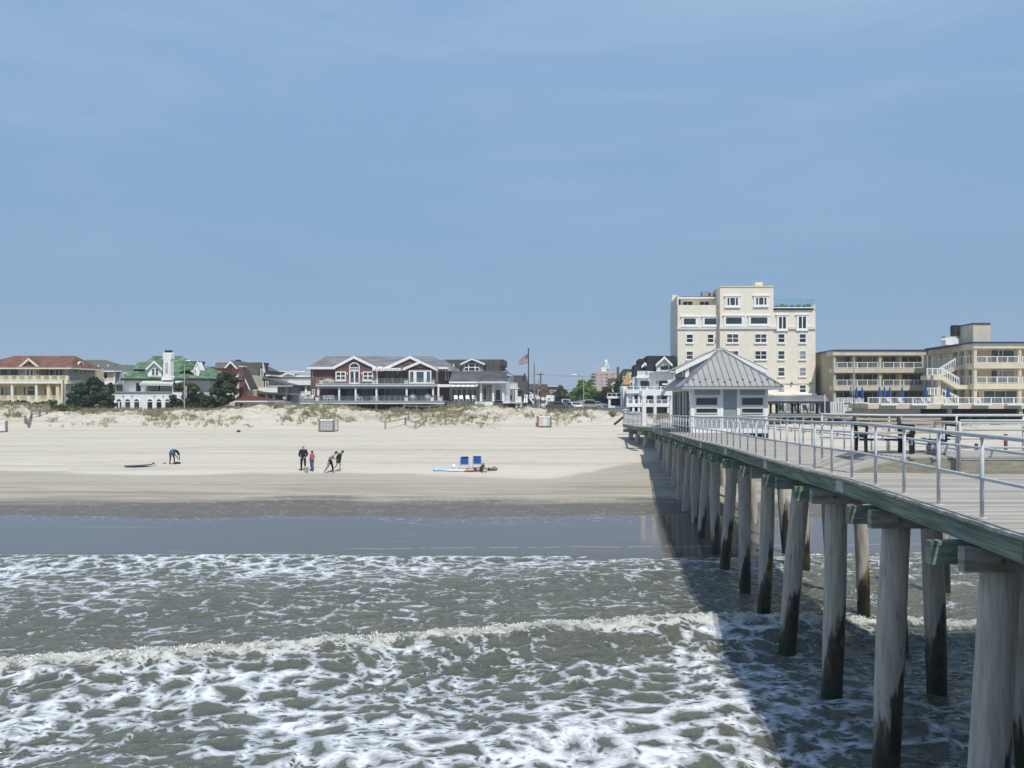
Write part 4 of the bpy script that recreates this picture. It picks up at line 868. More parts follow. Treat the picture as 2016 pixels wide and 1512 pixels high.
# terraces
B.box('upper_terrace', M_white, 621.5, 756, 857, 760.2, -3.2, 6); B.box('terrace_lip', M_offw, 621, 755.3, 857.5, 756.3, -3.3, 6.2); B.box('terrace_soffit', M_grey, 625, 760.2, 855, 765, -2.9, .5)
B.box('upper_terrace', M_white, 857, 756.5, 885, 762, -1.5, 4); B.box('lower_terrace', M_white, 590.5, 790.8, 874, 795.2, -3.6, 7); B.box('terrace_lip', M_grey, 588, 789.2, 875, 790.9, -3.7, 7.2)
for x in (626.5, 667.5, 700, 741, 800.5, 852.5, 863): B.col(x, 763, 790, -2.9, .28)
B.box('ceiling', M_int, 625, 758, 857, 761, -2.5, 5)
for a, c, g in ((645, 665, 0), (682, 698, 1), (712, 721, 0), (723, 734, 1), (757, 777, 3), (779, 797, 3), (810, 827, 1), (828, 842, 1)): B.win(a, 765.5, c, 789.5, 2.6, 1, 1, M_brownw if a < 700 else M_creamt, G_teal if g else None, bw=.10, name='sliding_door')
B.rail(745, 779, 800, 789.5, -3.3, 5, M_grey, bal=False, solid=M_rglass, pw=.06); B.rail(800, 779, 872, 789.5, -3.3, 7, M_grey, bal=False, solid=M_rglass, pw=.06)
B.rail(626, 779.5, 744, 789.5, -3.3, 8, M_grey, bal=False, solid=M_rglass, pw=.03); B.rail(624, 745, 856, 755.5, -3.0, 14, M_grey, bal=False, solid=M_rglass, pw=.05)
for x in (625.5, 699.5, 740.5, 795): B.col(x, 796, 813, -2.6, .35, M_stone, 'support_pier')
for a, c in ((709, 724), (726, 734), (755, 768), (771, 785), (793, 800)): B.win(a, 800, c, 812, .8, 1, 1, M_brownw, GL[2])
for a in (804.5, 816.5, 827.5, 838.5): B.win(a, 800.5, a + 9.5, 811.5, .8, 1, 1, M_creamt, G_cur if a != 804.5 else None)
B.box('window_surround', M_offw, 803, 798.8, 849, 800.5, .75, .1)
B.box('step', M_white, 858, 796, 873, 798.5, -2.8, 1)
# right wing with awning
B.box('wing_wall', M_creamt, 885, 755, 945, 790, 1.6, 8); B.box('wing_wall', M_white, 945, 753, 994, 790, .2, 8); B.box('basement_wall', M_brick, 885, 790, 990, 822, .4, 8)
B.prism('wing_roof', M_slate, [(884, 752), (888, 730.5), (988, 730.5), (991, 752)], .2, 7)
B.box('eave', M_white, 884, 751.5, 940, 754.5, -.2, .4)
for a in (889.5, 899.5, 909.5, 920, 930.5): B.win(a, 765, a + 9, 789, 1.6, 1, 1, M_creamt, G_teal, bw=.12, name='sliding_door')
M_aws = stripes(mat('striped_white_awning', (.70, .71, .72), .8, .04, 1), 'X', .78, 0, .62, .35)
aw = MB(); aw.prism([P2 for P2 in (Vector(U(884, 755, 126.2)), Vector(U(943.5, 755, 126.2)), Vector(U(943.5, 761.5, 123.4)), Vector(U(884, 761.5, 123.4)))], (0, 0, .04)); aw.build('awning', M_aws, B.root, B.off)
B.box('porch_roof', M_white, 941, 752.5, 1000, 754.5, -2.2, 3.5); B.hip(M_grey, 938, 1002, 753, 950, 990, 750, -2.6, 4, name='porch_roof', th=.1)
for x in (947, 971, 990.5): B.col(x, 754.5, 790, -1.8, .32)
B.box('porch_back', M_brownw, 949, 760, 969, 789, -.2, .3); B.win(950, 762, 959, 788, -.2, 1, 1, M_creamt); B.win(960.5, 762, 968.5, 788, -.2, 1, 1, M_creamt, G_cur); B.win(974.5, 766, 986.5, 789, -.2, 1, 1, M_white)
B.box('terrace', M_white, 935, 791, 970, 799, -2.8, 4); B.box('terrace', M_slate, 880, 790.5, 935, 799, -2.2, 4); B.box('terrace', M_white, 990, 790.5, 1004, 794, -2.4, 3)
B.rail(937, 779, 974, 790.5, -2.4, 5, M_grey, bal=False, pw=.05); B.rail(993, 779, 1003, 790.5, -2.3, 3, M_white)
B.box('stair', M_brick, 972, 793, 988, 812, -2.6, 2); B.done()
# ---- grey house behind the wing
B = Bld('grey_shingle_house', 'grey shingled house with a white trimmed dormer behind the brick mansion', 'house', 138, 930)
B.prism('roof', M_gshin, [(873, 732), (873, 708), (989, 707.5), (989, 719), (984, 723), (984, 732)], 0, 8); B.box('wall', M_gshin, 880, 728, 982, 800, .6, 7)
B.box('dormer', M_gclap, 910, 717, 951, 731, -1.6, 4); B.gable(M_gshin, 906.5, 929, 955, 717, 706.2, -2, 5, M_gshin, .4, name='dormer_roof', tw=.2)
B.win(914.5, 715.5, 943.5, 731, -1.6, 3, 2, split=[.26, .74], mw=.16); B.prism('roof_vent', M_white, [(892, 722), (894, 722), (894, 717), (892, 716)], -.3, .3)
B.prism('rake_end', M_dshin, [(984, 723), (989, 719), (990.5, 719.5), (989, 708), (988, 708)], -.1, .3)
B.done()
# ---- porch house with white tower balcony
B = Bld('porch_house', 'white house with tall porch columns at the right end of the brick mansion', 'house', 142, 1005)
B.box('wall', M_gclap, 984, 735, 1003, 810, 0, 8); B.hip(M_gshin, 982, 1002, 737, 984, 996, 727, -.5, 6); B.box('window_bay', M_white, 988, 731, 993, 743, -.6, 1)
B.win(992, 744, 1000, 752, -.1, 3, 1); B.box('roof_deck', M_white, 1001, 763, 1019, 765.5, -2, 4); B.rail(1001, 753.5, 1018.5, 763, -1.9, 2, M_white, solid=M_offw, bal=False)
for x in (1016.5,): B.col(x, 765, 792, -1.9, .45)
B.box('wall', M_white, 998, 766, 1008, 792, -.2, 4); B.win(1003, 776, 1009, 788, -.2); B.box('deck', M_offw, 1000, 791, 1026, 794, -2.2, 4); B.rail(1018, 780, 1026.5, 791.5, -2, 2, M_white, solid=M_white, bal=False)
for x in (1017, 1025): B.col(x, 794, 806, -1.9, .4)
B.box('base_wall', M_brick, 986, 794, 1014, 812, -.4, 3); B.done()

def at_floor(px, py, d): return Vector(U(px, py, d))
M_plw = mat('white_plastic', (.74, .75, .75), .4, .04, 2)
def lounge(name, m, label, loc, rz=0, cat='chair', group=None, k=1.0):
    r = empty(name, loc, label, cat, group)
    for sx in (-.27, .27):
        for sy in (-.25, .25): MB().box(sx - .03, sx + .03, sy - .03, sy + .03, 0, .42).build('leg', m, r)
    MB().box(-.30, .30, -.30, .30, .38, .46).build('seat', m, r); MB().prism([(-.30, .22, .44), (.30, .22, .44), (.30, .42, 1.0), (-.30, .42, 1.0)], (0, .06, 0)).build('backrest', m, r)
    for q in (-.35, .28): MB().box(q, q + .07, -.28, .28, .60, .65).build('armrest', m, r)
    r.rotation_euler = (0, 0, rz); r.scale = (k, k, k); return r
for i, x in enumerate((898, 908.5, 921, 933.5)):
    lounge('lounge_chair', M_plw, 'white cushioned lounge chair, %s from the left under the striped awning' % ('first', 'second', 'third', 'fourth')[i], at_floor(x, 790.5, 123.5), .25, 'chair', 'white lounge chairs under the striped awning')
for x, rz, lab in ((707, .9, 'white rocking chair facing right on the lower terrace of the brick mansion'), (737, -.9, 'white rocking chair facing left on the lower terrace of the brick mansion')):
    r = lounge('rocking_chair', M_plw, lab, at_floor(x, 789.2, 122.6), rz, 'chair', None, 1.12)
    for q in (-.3, .3): MB().tube([(q, -.45, .10), (q, -.2, .02), (q, .2, .02), (q, .5, .10)], .025, 6).build('rocker', M_plw, r)
for x, lab in ((812.5, 'round cream wicker pod seat, left one of two on the lower terrace'), (842, 'round cream wicker pod seat, right one of two on the lower terrace')):
    r = empty('pod_chair', at_floor(x, 789.2, 123), lab, 'chair', 'round pod seats on the lower terrace'); MB().ball((0, 0, .62), .56, 16, 10, (1, .9, 1.05)).build('shell', mat('cream_wicker', (.50, .48, .43), .8, .12, 9, bump=.01), r, smooth=True); MB().tube([(0, 0, 0), (0, 0, .12)], .3, 12).build('base', M_grey, r); MB().ball((.0, -.28, .55), .32, 12, 8, (1, .8, 1)).build('cushion', M_offw, r, smooth=True)
M_redf = mat('red_flowers', (.16, .02, .03), .8, .5, 9); M_leafd = mat('planter_leaves', (.02, .03, .015), .8, .5, 9)
for x, y, d, f, lab in ((800, 789.2, 121.8, 1, 'white planter with red flowers at the middle column of the lower terrace'), (851, 789.2, 121.8, 1, 'white planter with red flowers right of the round pod seats'), (867, 789.2, 122.5, 1, 'white planter with red flowers at the right end of the lower terrace'), (625.5, 789, 122, 1, 'white planter with red flowers at the left end of the lower terrace'), (633, 755.5, 122.6, 0, 'white planter with dark shrub at the left end of the upper terrace'), (735.5, 755.5, 122.6, 0, 'white planter with dark shrub below the white pergola corner'), (799.5, 755.5, 122.4, 0, 'white planter with dark shrub left of the picture window'), (852, 755.5, 122.4, 0, 'white planter with dark shrub right of the picture window')):
    r = empty('planter', at_floor(x, y, d), lab, 'planter'); MB().prism([(-.24, -.24, 0), (.24, -.24, 0), (.30, -.30, .55), (-.30, -.30, .55)], (0, .5, 0)).build('pot', M_plw, r); b = MB()
    for q in range(6): b.ball((random.uniform(-.16, .16), random.uniform(-.1, .2), .62 + random.uniform(0, .14)), .14, 7, 5)
    b.build('plant', M_redf if f else M_leafd, r)
for i, x in enumerate((640, 648, 655)): lounge('dining_chair', M_plw, 'white chair at the long grey table, %s from the left' % ('first', 'second', 'third')[i], at_floor(x, 789.2, 122.4), 3.1, 'chair', 'white chairs at the grey terrace table', .9)
r = empty('dining_table', at_floor(646, 789.2, 123.6), 'long grey outdoor table with white chairs on the left of the lower terrace', 'table'); MB().box(-1.3, 1.3, -.4, .4, .70, .76).build('table_top', M_grey, r)
for q in (-1.2, 1.2):
    for w_ in (-.33, .33): MB().box(q - .04, q + .04, w_ - .04, w_ + .04, 0, .7).build('leg', M_grey, r)
for i, x in enumerate((594, 600, 606, 612)): lounge('deck_chair', M_plw, 'white slatted chair on the far left terrace corner, %s from the left' % ('first', 'second', 'third', 'fourth')[i], at_floor(x, 789, 122.5), 2.6 + i, 'chair', 'white chairs left of the brick mansion', .95)
r = empty('covered_sofa', at_floor(647, 755.4, 122.9), 'low beige covered sofa heap on the upper terrace of the brick mansion', 'sofa'); b = MB().ball((0, 0, .2), 1, 14, 8); b.v = [(x * .95, y * .4, max(z, -.2) * .45 + .25 - .25 * x * .3) for x, y, z in b.v]; b.build('cover', mat('beige_cover', (.50, .42, .33), .9, .1, 3), r, smooth=True)
# ------------------------------------------------------------------ street side
B = Bld('slate_house', 'plain slate grey house with red brick chimney left of the flagpole', 'house', 165, 1020)
B.box('wall', M_gshin, 1001, 751, 1034, 806, 0, 10); B.prism('roof', M_gshin, [(1003, 752), (1003, 739), (1031, 739), (1034, 752)], .2, 8); B.box('chimney', M_rust, 1031, 735, 1034, 743, -.2, 1.2)
B.win(1026, 766, 1029, 774, 0, 1, 1, M_creamt); B.done()
B = Bld('brown_rowhouse', 'brown roofed house above the traffic lights, behind the flagpole', 'house', 190, 1055)
B.box('wall', M_brownw, 1034.5, 764, 1077, 806, 0, 10); B.prism('roof', M_brownw, [(1034.5, 768), (1035, 756), (1074, 756), (1077, 768)], -.4, 8)
B.box('balcony', M_offw, 1046, 778, 1060, 782, -2, 3); B.win(1059, 768, 1067, 781, -.5, 1, 1, M_white, GL[2]); B.prism('stair_rail', M_offw, [(1034, 766), (1050, 776), (1050, 777.5), (1034, 767.5)], -1, .1)
B.win(1040, 772, 1046, 779, -.5); B.done()
B = Bld('brown_house', 'small brown flat roofed house right of the traffic lights', 'house', 215, 1088)
B.box('wall', M_brownw, 1079, 761, 1098, 806, 0, 10); B.box('parapet', M_offw, 1078, 760, 1098.5, 761.5, -.3, 1); B.win(1083, 768, 1087, 774); B.win(1091, 768, 1095, 774); B.done()
B = Bld('white_shop', 'low white shop front with balcony boxes behind the traffic lights', 'shop', 170, 1070)
B.box('wall', M_white, 1053, 782, 1077, 800, 0, 6); B.box('wall', M_white, 1076, 778, 1090, 790, 2, 5); B.win(1064, 787, 1076, 793, 0, 2, 1); B.win(1078, 783, 1084, 787, 2); B.box('balcony', M_white, 1052, 781, 1064, 786, -1.2, 1.2)
B.box('base_wall', M_offw, 1053, 799, 1078, 806, -.2, 6); B.done()
B = Bld('bay_front_house', 'white fronted house with striped blue awnings at the foot of the flagpole', 'house', 155, 1042)
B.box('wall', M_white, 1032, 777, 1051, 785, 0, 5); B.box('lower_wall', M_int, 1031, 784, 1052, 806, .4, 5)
for i in range(3): B.win(1033 + i * 5, 778.5, 1037 + i * 5, 783, 0)
M_bl = stripes(mat('blue_white_awning', (.62, .68, .68), .8, .05, 1), 'X', .42, 0, .35, .45)
aw = MB(); aw.prism([Vector(U(1032, 784, 154.8)), Vector(U(1040, 784, 154.8)), Vector(U(1040, 793, 153)), Vector(U(1030, 793, 153))], (0, 0, .04)); aw.build('awning', M_bl, B.root, B.off)
aw = MB(); aw.prism([Vector(U(1041, 784, 154.8)), Vector(U(1045, 784, 154.8)), Vector(U(1053, 794, 153)), Vector(U(1050, 796, 153))], (0, 0, .04)); aw.build('awning', M_bl, B.root, B.off)
B.col(1050, 794, 806, -1.5, .2, M_white); B.done()
# far tower
B = Bld('apartment_tower', 'distant pale pink apartment tower with a small lantern cupola on its roof', 'apartment building', 420, 1190)
B.box('wall', M_pinkst, 1174, 733, 1214, 800, 0, 16); B.prism('side_wall', M_pinkst, [(1163, 736), (1174, 733), (1174, 800), (1163, 800)], .4, 14)
B.box('penthouse', M_pinkst, 1175, 727, 1202, 733, 2, 10); B.box('penthouse', M_white, 1183.5, 723, 1194, 732, 1.5, 6); B.box('roof_box', M_offw, 1195, 717, 1200, 727, 1.6, 5)
D = 425; pc = U(1193, 722, D); B.mb('cupola', M_offw).tube([(pc[0], D, pc[2] - .5), (pc[0], D, pc[2] + 2.6)], .95, 10); B.mb('cupola', M_white).tube([(pc[0], D, pc[2] + 2.6), (pc[0], D, pc[2] + 3.2), (pc[0], D, pc[2] + 3.6), (pc[0], D, pc[2] + 4.3)], [1.0, .8, .3, .25], 10)
for r_ in range(7):
    y = 736 + r_ * 6.6
    for x, w in ((1183, 2.6), (1192, 4.6), (1205, 2.8)): B.win(x, y, x + w, y + 2.6, 0, bw=.05, fr=M_offw, gl=GL[0], proud=.1)
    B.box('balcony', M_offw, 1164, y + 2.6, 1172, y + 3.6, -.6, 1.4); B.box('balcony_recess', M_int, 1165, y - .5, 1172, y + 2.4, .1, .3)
for x in (1174, 1179, 1188): B.box('antenna', M_offw, x - .15, 721.5, x + .15, 727, 3, .2)
B.done()
B = Bld('green_roof_house', 'house with steep dark green roof and tall chimney left of the white beach house', 'house', 168, 1232)
B.prism('roof', M_oldgrn, [(1213, 770), (1215, 744), (1228, 726.5), (1250, 726.5), (1250, 770)], 0, 9); B.box('chimney', M_brownw, 1214.5, 722.5, 1219, 742, 1, 1.5); B.box('dormer', M_brownw, 1225, 735, 1236, 742, -1.2, 3); B.win(1226, 741, 1231, 748, -1.2)
B.box('wall', M_oldgrn, 1212, 768, 1250, 806, .3, 8); B.done()
B = Bld('yellow_gable_house', 'house with bright orange yellow curved gable beside the green roof', 'house', 150, 1236)
B.prism('gable', M_yel, [(1224, 757), (1229, 748), (1233, 738), (1235.5, 732), (1240, 732), (1240, 757)], -.4, 2); B.box('wall', M_gclap, 1223, 757, 1252, 806, 0, 8); B.box('upper_wall', M_wclap, 1239, 733, 1253, 757, 0, 6)
B.win(1240, 737, 1247, 745, -.1, 1, 1, gl=G_lt); B.win(1240.5, 752, 1246, 760, -.1); B.done()
B = Bld('brown_dormer_house', 'brown house with a tiny white trimmed dormer right of the big street tree', 'house', 185, 1206)
B.prism('roof', M_brownw, [(1197, 780), (1197.5, 745), (1215, 744.5), (1215, 780)], 0, 7); B.gable(M_brownw, 1203, 1208.5, 1214, 757.5, 752.5, -1.2, 3, M_white, .3, name='dormer_roof', tw=.25)
B.box('dormer', M_offw, 1205, 757, 1212, 771, -.9, 2); B.box('wall', M_brownw, 1196, 770, 1216, 806, .2, 6); B.box('red_annex', M_rust, 1186, 761, 1197, 772, 3, 4); B.done()
B = Bld('pavilion_balcony_house', 'low white balcony building with dark garage opening beside the pier entrance', 'house', 122, 1208)
B.box('balcony', M_white, 1195.5, 780.5, 1222.5, 784.5, -2, 5); B.rail(1196, 774, 1222, 781, -1.9, 3, M_white, solid=M_dark, bal=False); B.box('garage_recess', M_dark, 1201, 785, 1222, 800, .2, 3)
for x in (1200,): B.col(x, 784, 803, -1.9, .35)
B.box('wall', M_white, 1198, 799, 1224, 804, -1.8, 4); B.done()
# ---- white black-roofed beach house
B = Bld('white_beach_house', 'tall white beach house with black roofs, dormer and glass railed decks left of the hotel', 'house', 118, 1280)
B.prism('roof', M_black, [(1273, 732), (1273.5, 700.5), (1330, 700.5), (1330, 732)], -.3, 9); B.box('wall', M_wclap, 1256, 731.5, 1330, 815, 0, 9); B.box('upper_eave', M_white, 1274, 731, 1330, 733, -.6, .4)
B.prism('roof', M_black, [(1248, 742), (1249, 718), (1258, 718), (1258, 706.5), (1273.5, 706.5), (1273.5, 735), (1258, 735)], .6, 8); B.gable(M_black, 1263, 1270, 1277, 722, 714.5, -.2, 3, M_white, .3, name='dormer_roof', tw=.25)
B.box('dormer', M_white, 1293, 719, 1318, 731, -1.6, 4); B.gable(M_black, 1291, 1308, 1324, 718.5, 703, -2, 5, M_white, .4, name='dormer_roof', tw=.26); B.win(1300.5, 720.5, 1315.5, 727.5, -1.6, 1, 1, M_dark, GL[2], bw=.05)
B.rail(1255.5, 730.5, 1276, 740, -1.6, 2, M_white, solid=M_rglass, bal=False, pw=.14); B.box('upper_deck', M_white, 1253, 740, 1278, 744, -1.8, 3)
B.box('upper_wall', M_wclap, 1256, 742, 1274, 806, -.7, 3); B.win(1261, 750, 1278.5, 762.5, -.7, 2, 1, M_dark, GL[0], bw=.07); B.box('wall_lantern', M_dark, 1293, 750, 1294.5, 755.5, -.1, .15)
B.win(1297.5, 750, 1314.5, 766, 0, 1, 1, M_dark, GL[2], bw=.07, name='door'); B.box('shade', M_white, 1304, 755, 1314, 757.5, -1, .8)
B.rail(1233.5, 760.5, 1328, 768, -3.2, 7, M_white, solid=M_rglass, bal=False, pw=.16); B.box('middle_deck', M_white, 1233, 768, 1328, 774.5, -3.4, 4.5)
for a, c in ((1244, 1257), (1271, 1286), (1303, 1313)): B.win(a, 778, c, 794 if a < 1260 else 788, -.75 if a < 1260 else 0, 1, 1, M_dark, GL[0], bw=.08)
B.box('lower_deck', M_white, 1233, 795, 1328, 801, -3.2, 4.5); B.rail(1236, 787, 1316, 795, -3.0, 6, M_white, solid=M_rglass, bal=False, pw=.14)
B.box('side_wing', M_wclap, 1223, 760, 1234, 806, -.6, 6); B.box('corner_post', M_white, 1226.5, 760, 1229, 804, -1, .3)
for x in (1235.5, 1247, 1258, 1288.5, 1316): B.col(x, 774, 796, -3.1, .28); B.col(x, 800, 815, -3.1, .32)
B.box('ground_recess', M_gclap, 1235, 801, 1328, 818, -.8, .5); B.win(1244, 803, 1254, 812, -.8, 1, 1, M_dark, GL[2]); B.win(1309, 804, 1314, 812, -.8, 1, 1, M_dark)
B.done()
# ---- hotel
B = Bld('hotel', 'eight storey pale brick hotel with white framed windows behind the pier pavilion', 'hotel', 118, 1465)
HB = M_hotel
B.prism('wall', HB, [(1334, 818), (1418.5, 818), (1418.5, 600.5), (1334, 600.5)], 1.0, 11)
B.box('left_parapet', HB, 1323.3, 580.5, 1333, 600.5, 9.8, .5); B.prism('left_parapet', HB, [(1333.2, 601), (1336, 601), (1336, 583), (1333.5, 581)], 1.05, 10)
B.prism('wall', HB, [(1417.5, 818), (1523, 818), (1523, 564.5), (1417.5, 564.5)], 0, 13); B.box('parapet_cap', M_creamt, 1416.5, 563, 1523.8, 564.7, -.1, 13.2)
B.prism('wall', HB, [(1523, 818), (1605.5, 818), (1605.5, 610.5), (1523, 610.5)], .15, 12)
B.box('lift_house', HB, 1487, 555.5, 1501.5, 566, 6, 4); B.box('vent_box', M_grey, 1482, 562, 1498, 565, 3, 2)
B.box('penthouse', HB, 1340, 587, 1413, 602, 4.0, 7); B.box('penthouse_roof', M_white, 1332.5, 584.8, 1410, 587.2, 2.6, 9); B.box('roof_edge', M_dark, 1340, 583.6, 1408, 584.9, 3.4, 7)
B.win(1343.5, 592.5, 1364.5, 602, 4, 2, 1); B.win(1376.5, 592.5, 1397, 602, 4, 2, 1)
for x0, x1, y0, y1 in ((1382.5, 1398, 573.5, 584), (1395, 1405, 576.5, 583)): B.box('air_conditioner', M_grey, x0, y0, x1, y1, 5, 2)
B.prism('string_course', M_offw, [(1333, 648.5), (1412.5, 648.5), (1412.5, 643.5), (1333, 643.5)], .85, .3); B.box('string_course', M_offw, 1416.3, 642.8, 1530, 647.8, -.18, .3); B.box('string_course', M_offw, 1552, 643, 1568, 647.8, -.05, .3); B.box('string_course', M_offw, 1591, 643, 1606.8, 647.8, -.05, .3)
def big(x0, x1, y0, y1, o, gl=None, nx=1, split=None):
    B.win(x0 + 1.5, y0, x1 - 1.5, y1, o, nx, 1, M_white, gl or GL[1], bw=.33, proud=.12, split=split, mw=.16)
    B.box('window_head', M_white, x0 - .6, y0 - .8, x1 + .6, y0 + 1.2, o - .2, .25); B.box('window_sill', M_white, x0 + .6, y1 - 1.2, x1 - .6, y1 + .6, o - .2, .25)
big(1340.5, 1375.5, 622.5, 643, 1); big(1381.5, 1416, 622.5, 643, 1); big(1423.5, 1466, 620.5, 642, 0); big(1472.5, 1516.5, 620.5, 641.5, 0)
big(1426.5, 1458.5, 582, 605, 0, None, 3, [.24, .76]); big(1483, 1514.5, 581.5, 604, 0, None, 3, [.24, .76])
big(1528, 1553, 619.5, 651, .15, GL[0], 2); big(1567, 1592.5, 619, 650.5, .15, GL[0], 2)
for k, (y0, y1) in enumerate(((656.5, 676.5), (689.8, 709.5), (722.5, 742.5), (757, 775))):
    for x0, x1, o, nx in ((1350.5, 1365.5, 1, 1), (1392, 1406, 1, 1), (1430, 1455, 0, 2), (1485.5, 1510.5, 0, 2), (1531, 1546, .15, 1), (1573, 1588, .15, 1)):
        yy = y0 + (.8 if o == 1 else 0); B.win(x0, yy, x1, y1 - 1.2, o, nx, 2, M_white, random.choice(GL + [G_lt]) if k else random.choice(GL), bw=.13, mw=.10); B.box('window_sill', M_white, x0 - .3, y1 - 1.6, x1 + .3, y1 + .4, o - .16, .2)
r = B.rail(1524.5, 588, 1602, 604.5, 1.0, 6, M_teal, bal=False, pw=.05, name='terrace_screen', solid=M_teal)
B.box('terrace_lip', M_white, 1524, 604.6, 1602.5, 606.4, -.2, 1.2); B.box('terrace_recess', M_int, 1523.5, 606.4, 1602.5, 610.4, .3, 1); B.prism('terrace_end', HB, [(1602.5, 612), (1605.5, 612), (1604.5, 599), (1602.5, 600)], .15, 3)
for x in (1530, 1541, 1548, 1560, 1573, 1585, 1592): B.box('terrace_seat', M_dark, x - 3, 600.5 - (x % 3), x + 4, 604.6, 2.2, 1)
B.box('pipe', M_grey, 1515, 755.3, 1606, 755.9, .05, .1)
for x in (1559, 1596): B.box('wall_light', M_brownw, x - 1.5, 752.5, x + 1.8, 756.5, -.1, .25)
B.box('wall', HB, 1505, 776, 1608, 780, -1.8, 2); B.box('coping', M_white, 1514, 774.3, 1524, 776.5, -1.9, 2.2); B.box('coping', M_white, 1564, 774.3, 1608, 777, -1.9, 2.2)
for i, x in enumerate(range(1532, 1628, 15)): B.win(x, 792, x + 13, 812, -.4 - 3, 2, 1, M_white, [G_teal, G_cur, GL[1], G_lt][i % 4], name='patio_door')
B.box('ground_floor_wall', M_creamt, 1512, 780, 1632, 816, -3.2, 3); B.done()
# ---- motel
B = Bld('motel', 'three storey tan motel with white railed balconies, outside stair and navy roof edge', 'motel', 112, 1800)
Dm = 112; Dn = 96.5
def fr(x, y, o=0): return Vector(U(x, y, Dm + o))
B.box('back_wall', M_motel, 1643, 690, 1826, 815, 1.9, 9); B.prism('side_wall', M_motel_shade, [(1641, 815), (1644.5, 815), (1644.5, 690), (1641, 690)], 0, 22)
B.box('roof_band', M_band, 1640, 690.5, 1826, 699.5, -.3, 3); B.box('roof_cap', M_navy, 1639, 688.2, 1826, 690.6, -.42, 11)
for y0, y1 in ((724.8, 733.8), (759.8, 768.8)): B.box('floor_band', M_band, 1642, y0, 1822, y1, -.3, 2.4)
for x in (1643.5, 1733.5, 1823): B.col(x, 699.5, 815, -.1, .42, M_motel, round_=True)
for k, (yt, yb) in enumerate(((702, 724.5), (736, 759.5), (771.5, 795))):
    for a, c in ((1647, 1677.5), (1685.5, 1727.5), (1738, 1769), (1776, 1816)):
        fl = a in (1647, 1738)
        sp = [.45, .70] if fl else [.30, .78]
        B.win(a, yt, c, yb, 1.9, 3, 1, M_motel, [G_cur, GL[3], GL[1], G_cur][(k + (a > 1700)) % 4] if k != 1 else GL[3], bw=.07, split=sp, mw=.1, name='sliding_door')
        D = Dm + 1.9 - .10; x0 = c - 10 if fl else a + 1; p = U(x0, yt + 1.5, D); q = U(x0 + 9, yb, D)
        MB().box(p[0], q[0], D, D + .06, q[2], p[2]).build('door', mat('blue_grey_door', (.06, .075, .09), .4, .1, 1), B.root, B.off)
    B.box('party_wall', M_motel, 1679, yt - 2, 1683.5, yb, .3, 1.6); B.box('party_wall', M_motel, 1771, yt - 2, 1774.5, yb, .3, 1.6)
for y0, y1 in ((713, 724.6), (747.8, 759.5)):
    for a, c in ((1647.5, 1728), (1739, 1819.5)):
        B.rail(a, y0, c, y1, -.15, 4, M_white, bal=True, bw=.018, pw=.09)
# return wing: side face running towards the viewer
S0 = Vector(U(1825.5, HZ, Dm)); S1 = Vector(U(1917, HZ, Dn)); back = Vector((2.2, .0, 0))
def sp(t, z): p = S0.lerp(S1, t); return Vector((p.x, p.y, z))
def zr(y, d): return CZ + (HZ - y) * d / F
rz = zr(690.5, Dm); capz = zr(688.2, Dm); bandz = zr(699.5, Dm); f3a, f3b = zr(724.8, Dm), zr(733.8, Dm); f2a, f2b = zr(759.8, Dm), zr(768.8, Dm)
def side(part, m, t0, t1, z0, z1, inset=0.0, th=.3, new=False):
    a, c = sp(t0, z0), sp(t1, z0); i = Vector((inset, 0, 0)); w = Vector((th, 0, 0)); u = Vector((0, 0, z1 - z0))
    b = MB().hexa([a + i, c + i, c + i + w, a + i + w, a + i + u, c + i + u, c + i + w + u, a + i + w + u])
    return b.build(part, m, B.root, B.off)
side('corridor_wall', M_motel, -.05, .86, 3.8, rz, 2.0, 1.0); side('roof_band', M_band, -.02, 1.0, bandz, rz, 0, .4); side('roof_cap', M_navy, -.02, 1.0, rz, capz, -.1, 9)
side('floor_band', M_band, 0, 1, f3b, f3a, 0, 2.1); side('floor_band', M_band, 0, 1, f2b, f2a, 0, 2.1); side('corridor_roof', M_motel, 0, 1, bandz - .1, bandz, .1, 2.1)
for t in (.02, .28, .56, .70, .83, .985):
    p = sp(t, 0); B.mb('corridor_column', M_motel).box(p.x + .02, p.x + .42, p.y - .2, p.y + .2, 3.8, bandz)
for t0, t1 in ((.06, .24), (.34, .52), (.60, .68), (.74, .81)):
    for z0, z1 in ((f3a + .1, bandz - .3), (f2a + .1, f3b - .25), (4.4, f2b - .3)): side('corridor_window', GL[2] if t0 < .1 else GL[0], t0, t1, z0 + .7, z1, 1.93, .05)
for z in (f3a, f2a):
    b = MB(); n = 16
    b.beam(sp(.03, z + 1.05), sp(.98, z + 1.05), .06, .06)
    for i in range(n + 1):
        p = sp(.03 + .95 * i / n, z); b.box(p.x - .03, p.x + .03, p.y - .03, p.y + .03, z, z + 1.05)
    b.build('railing', M_white, B.root, B.off)
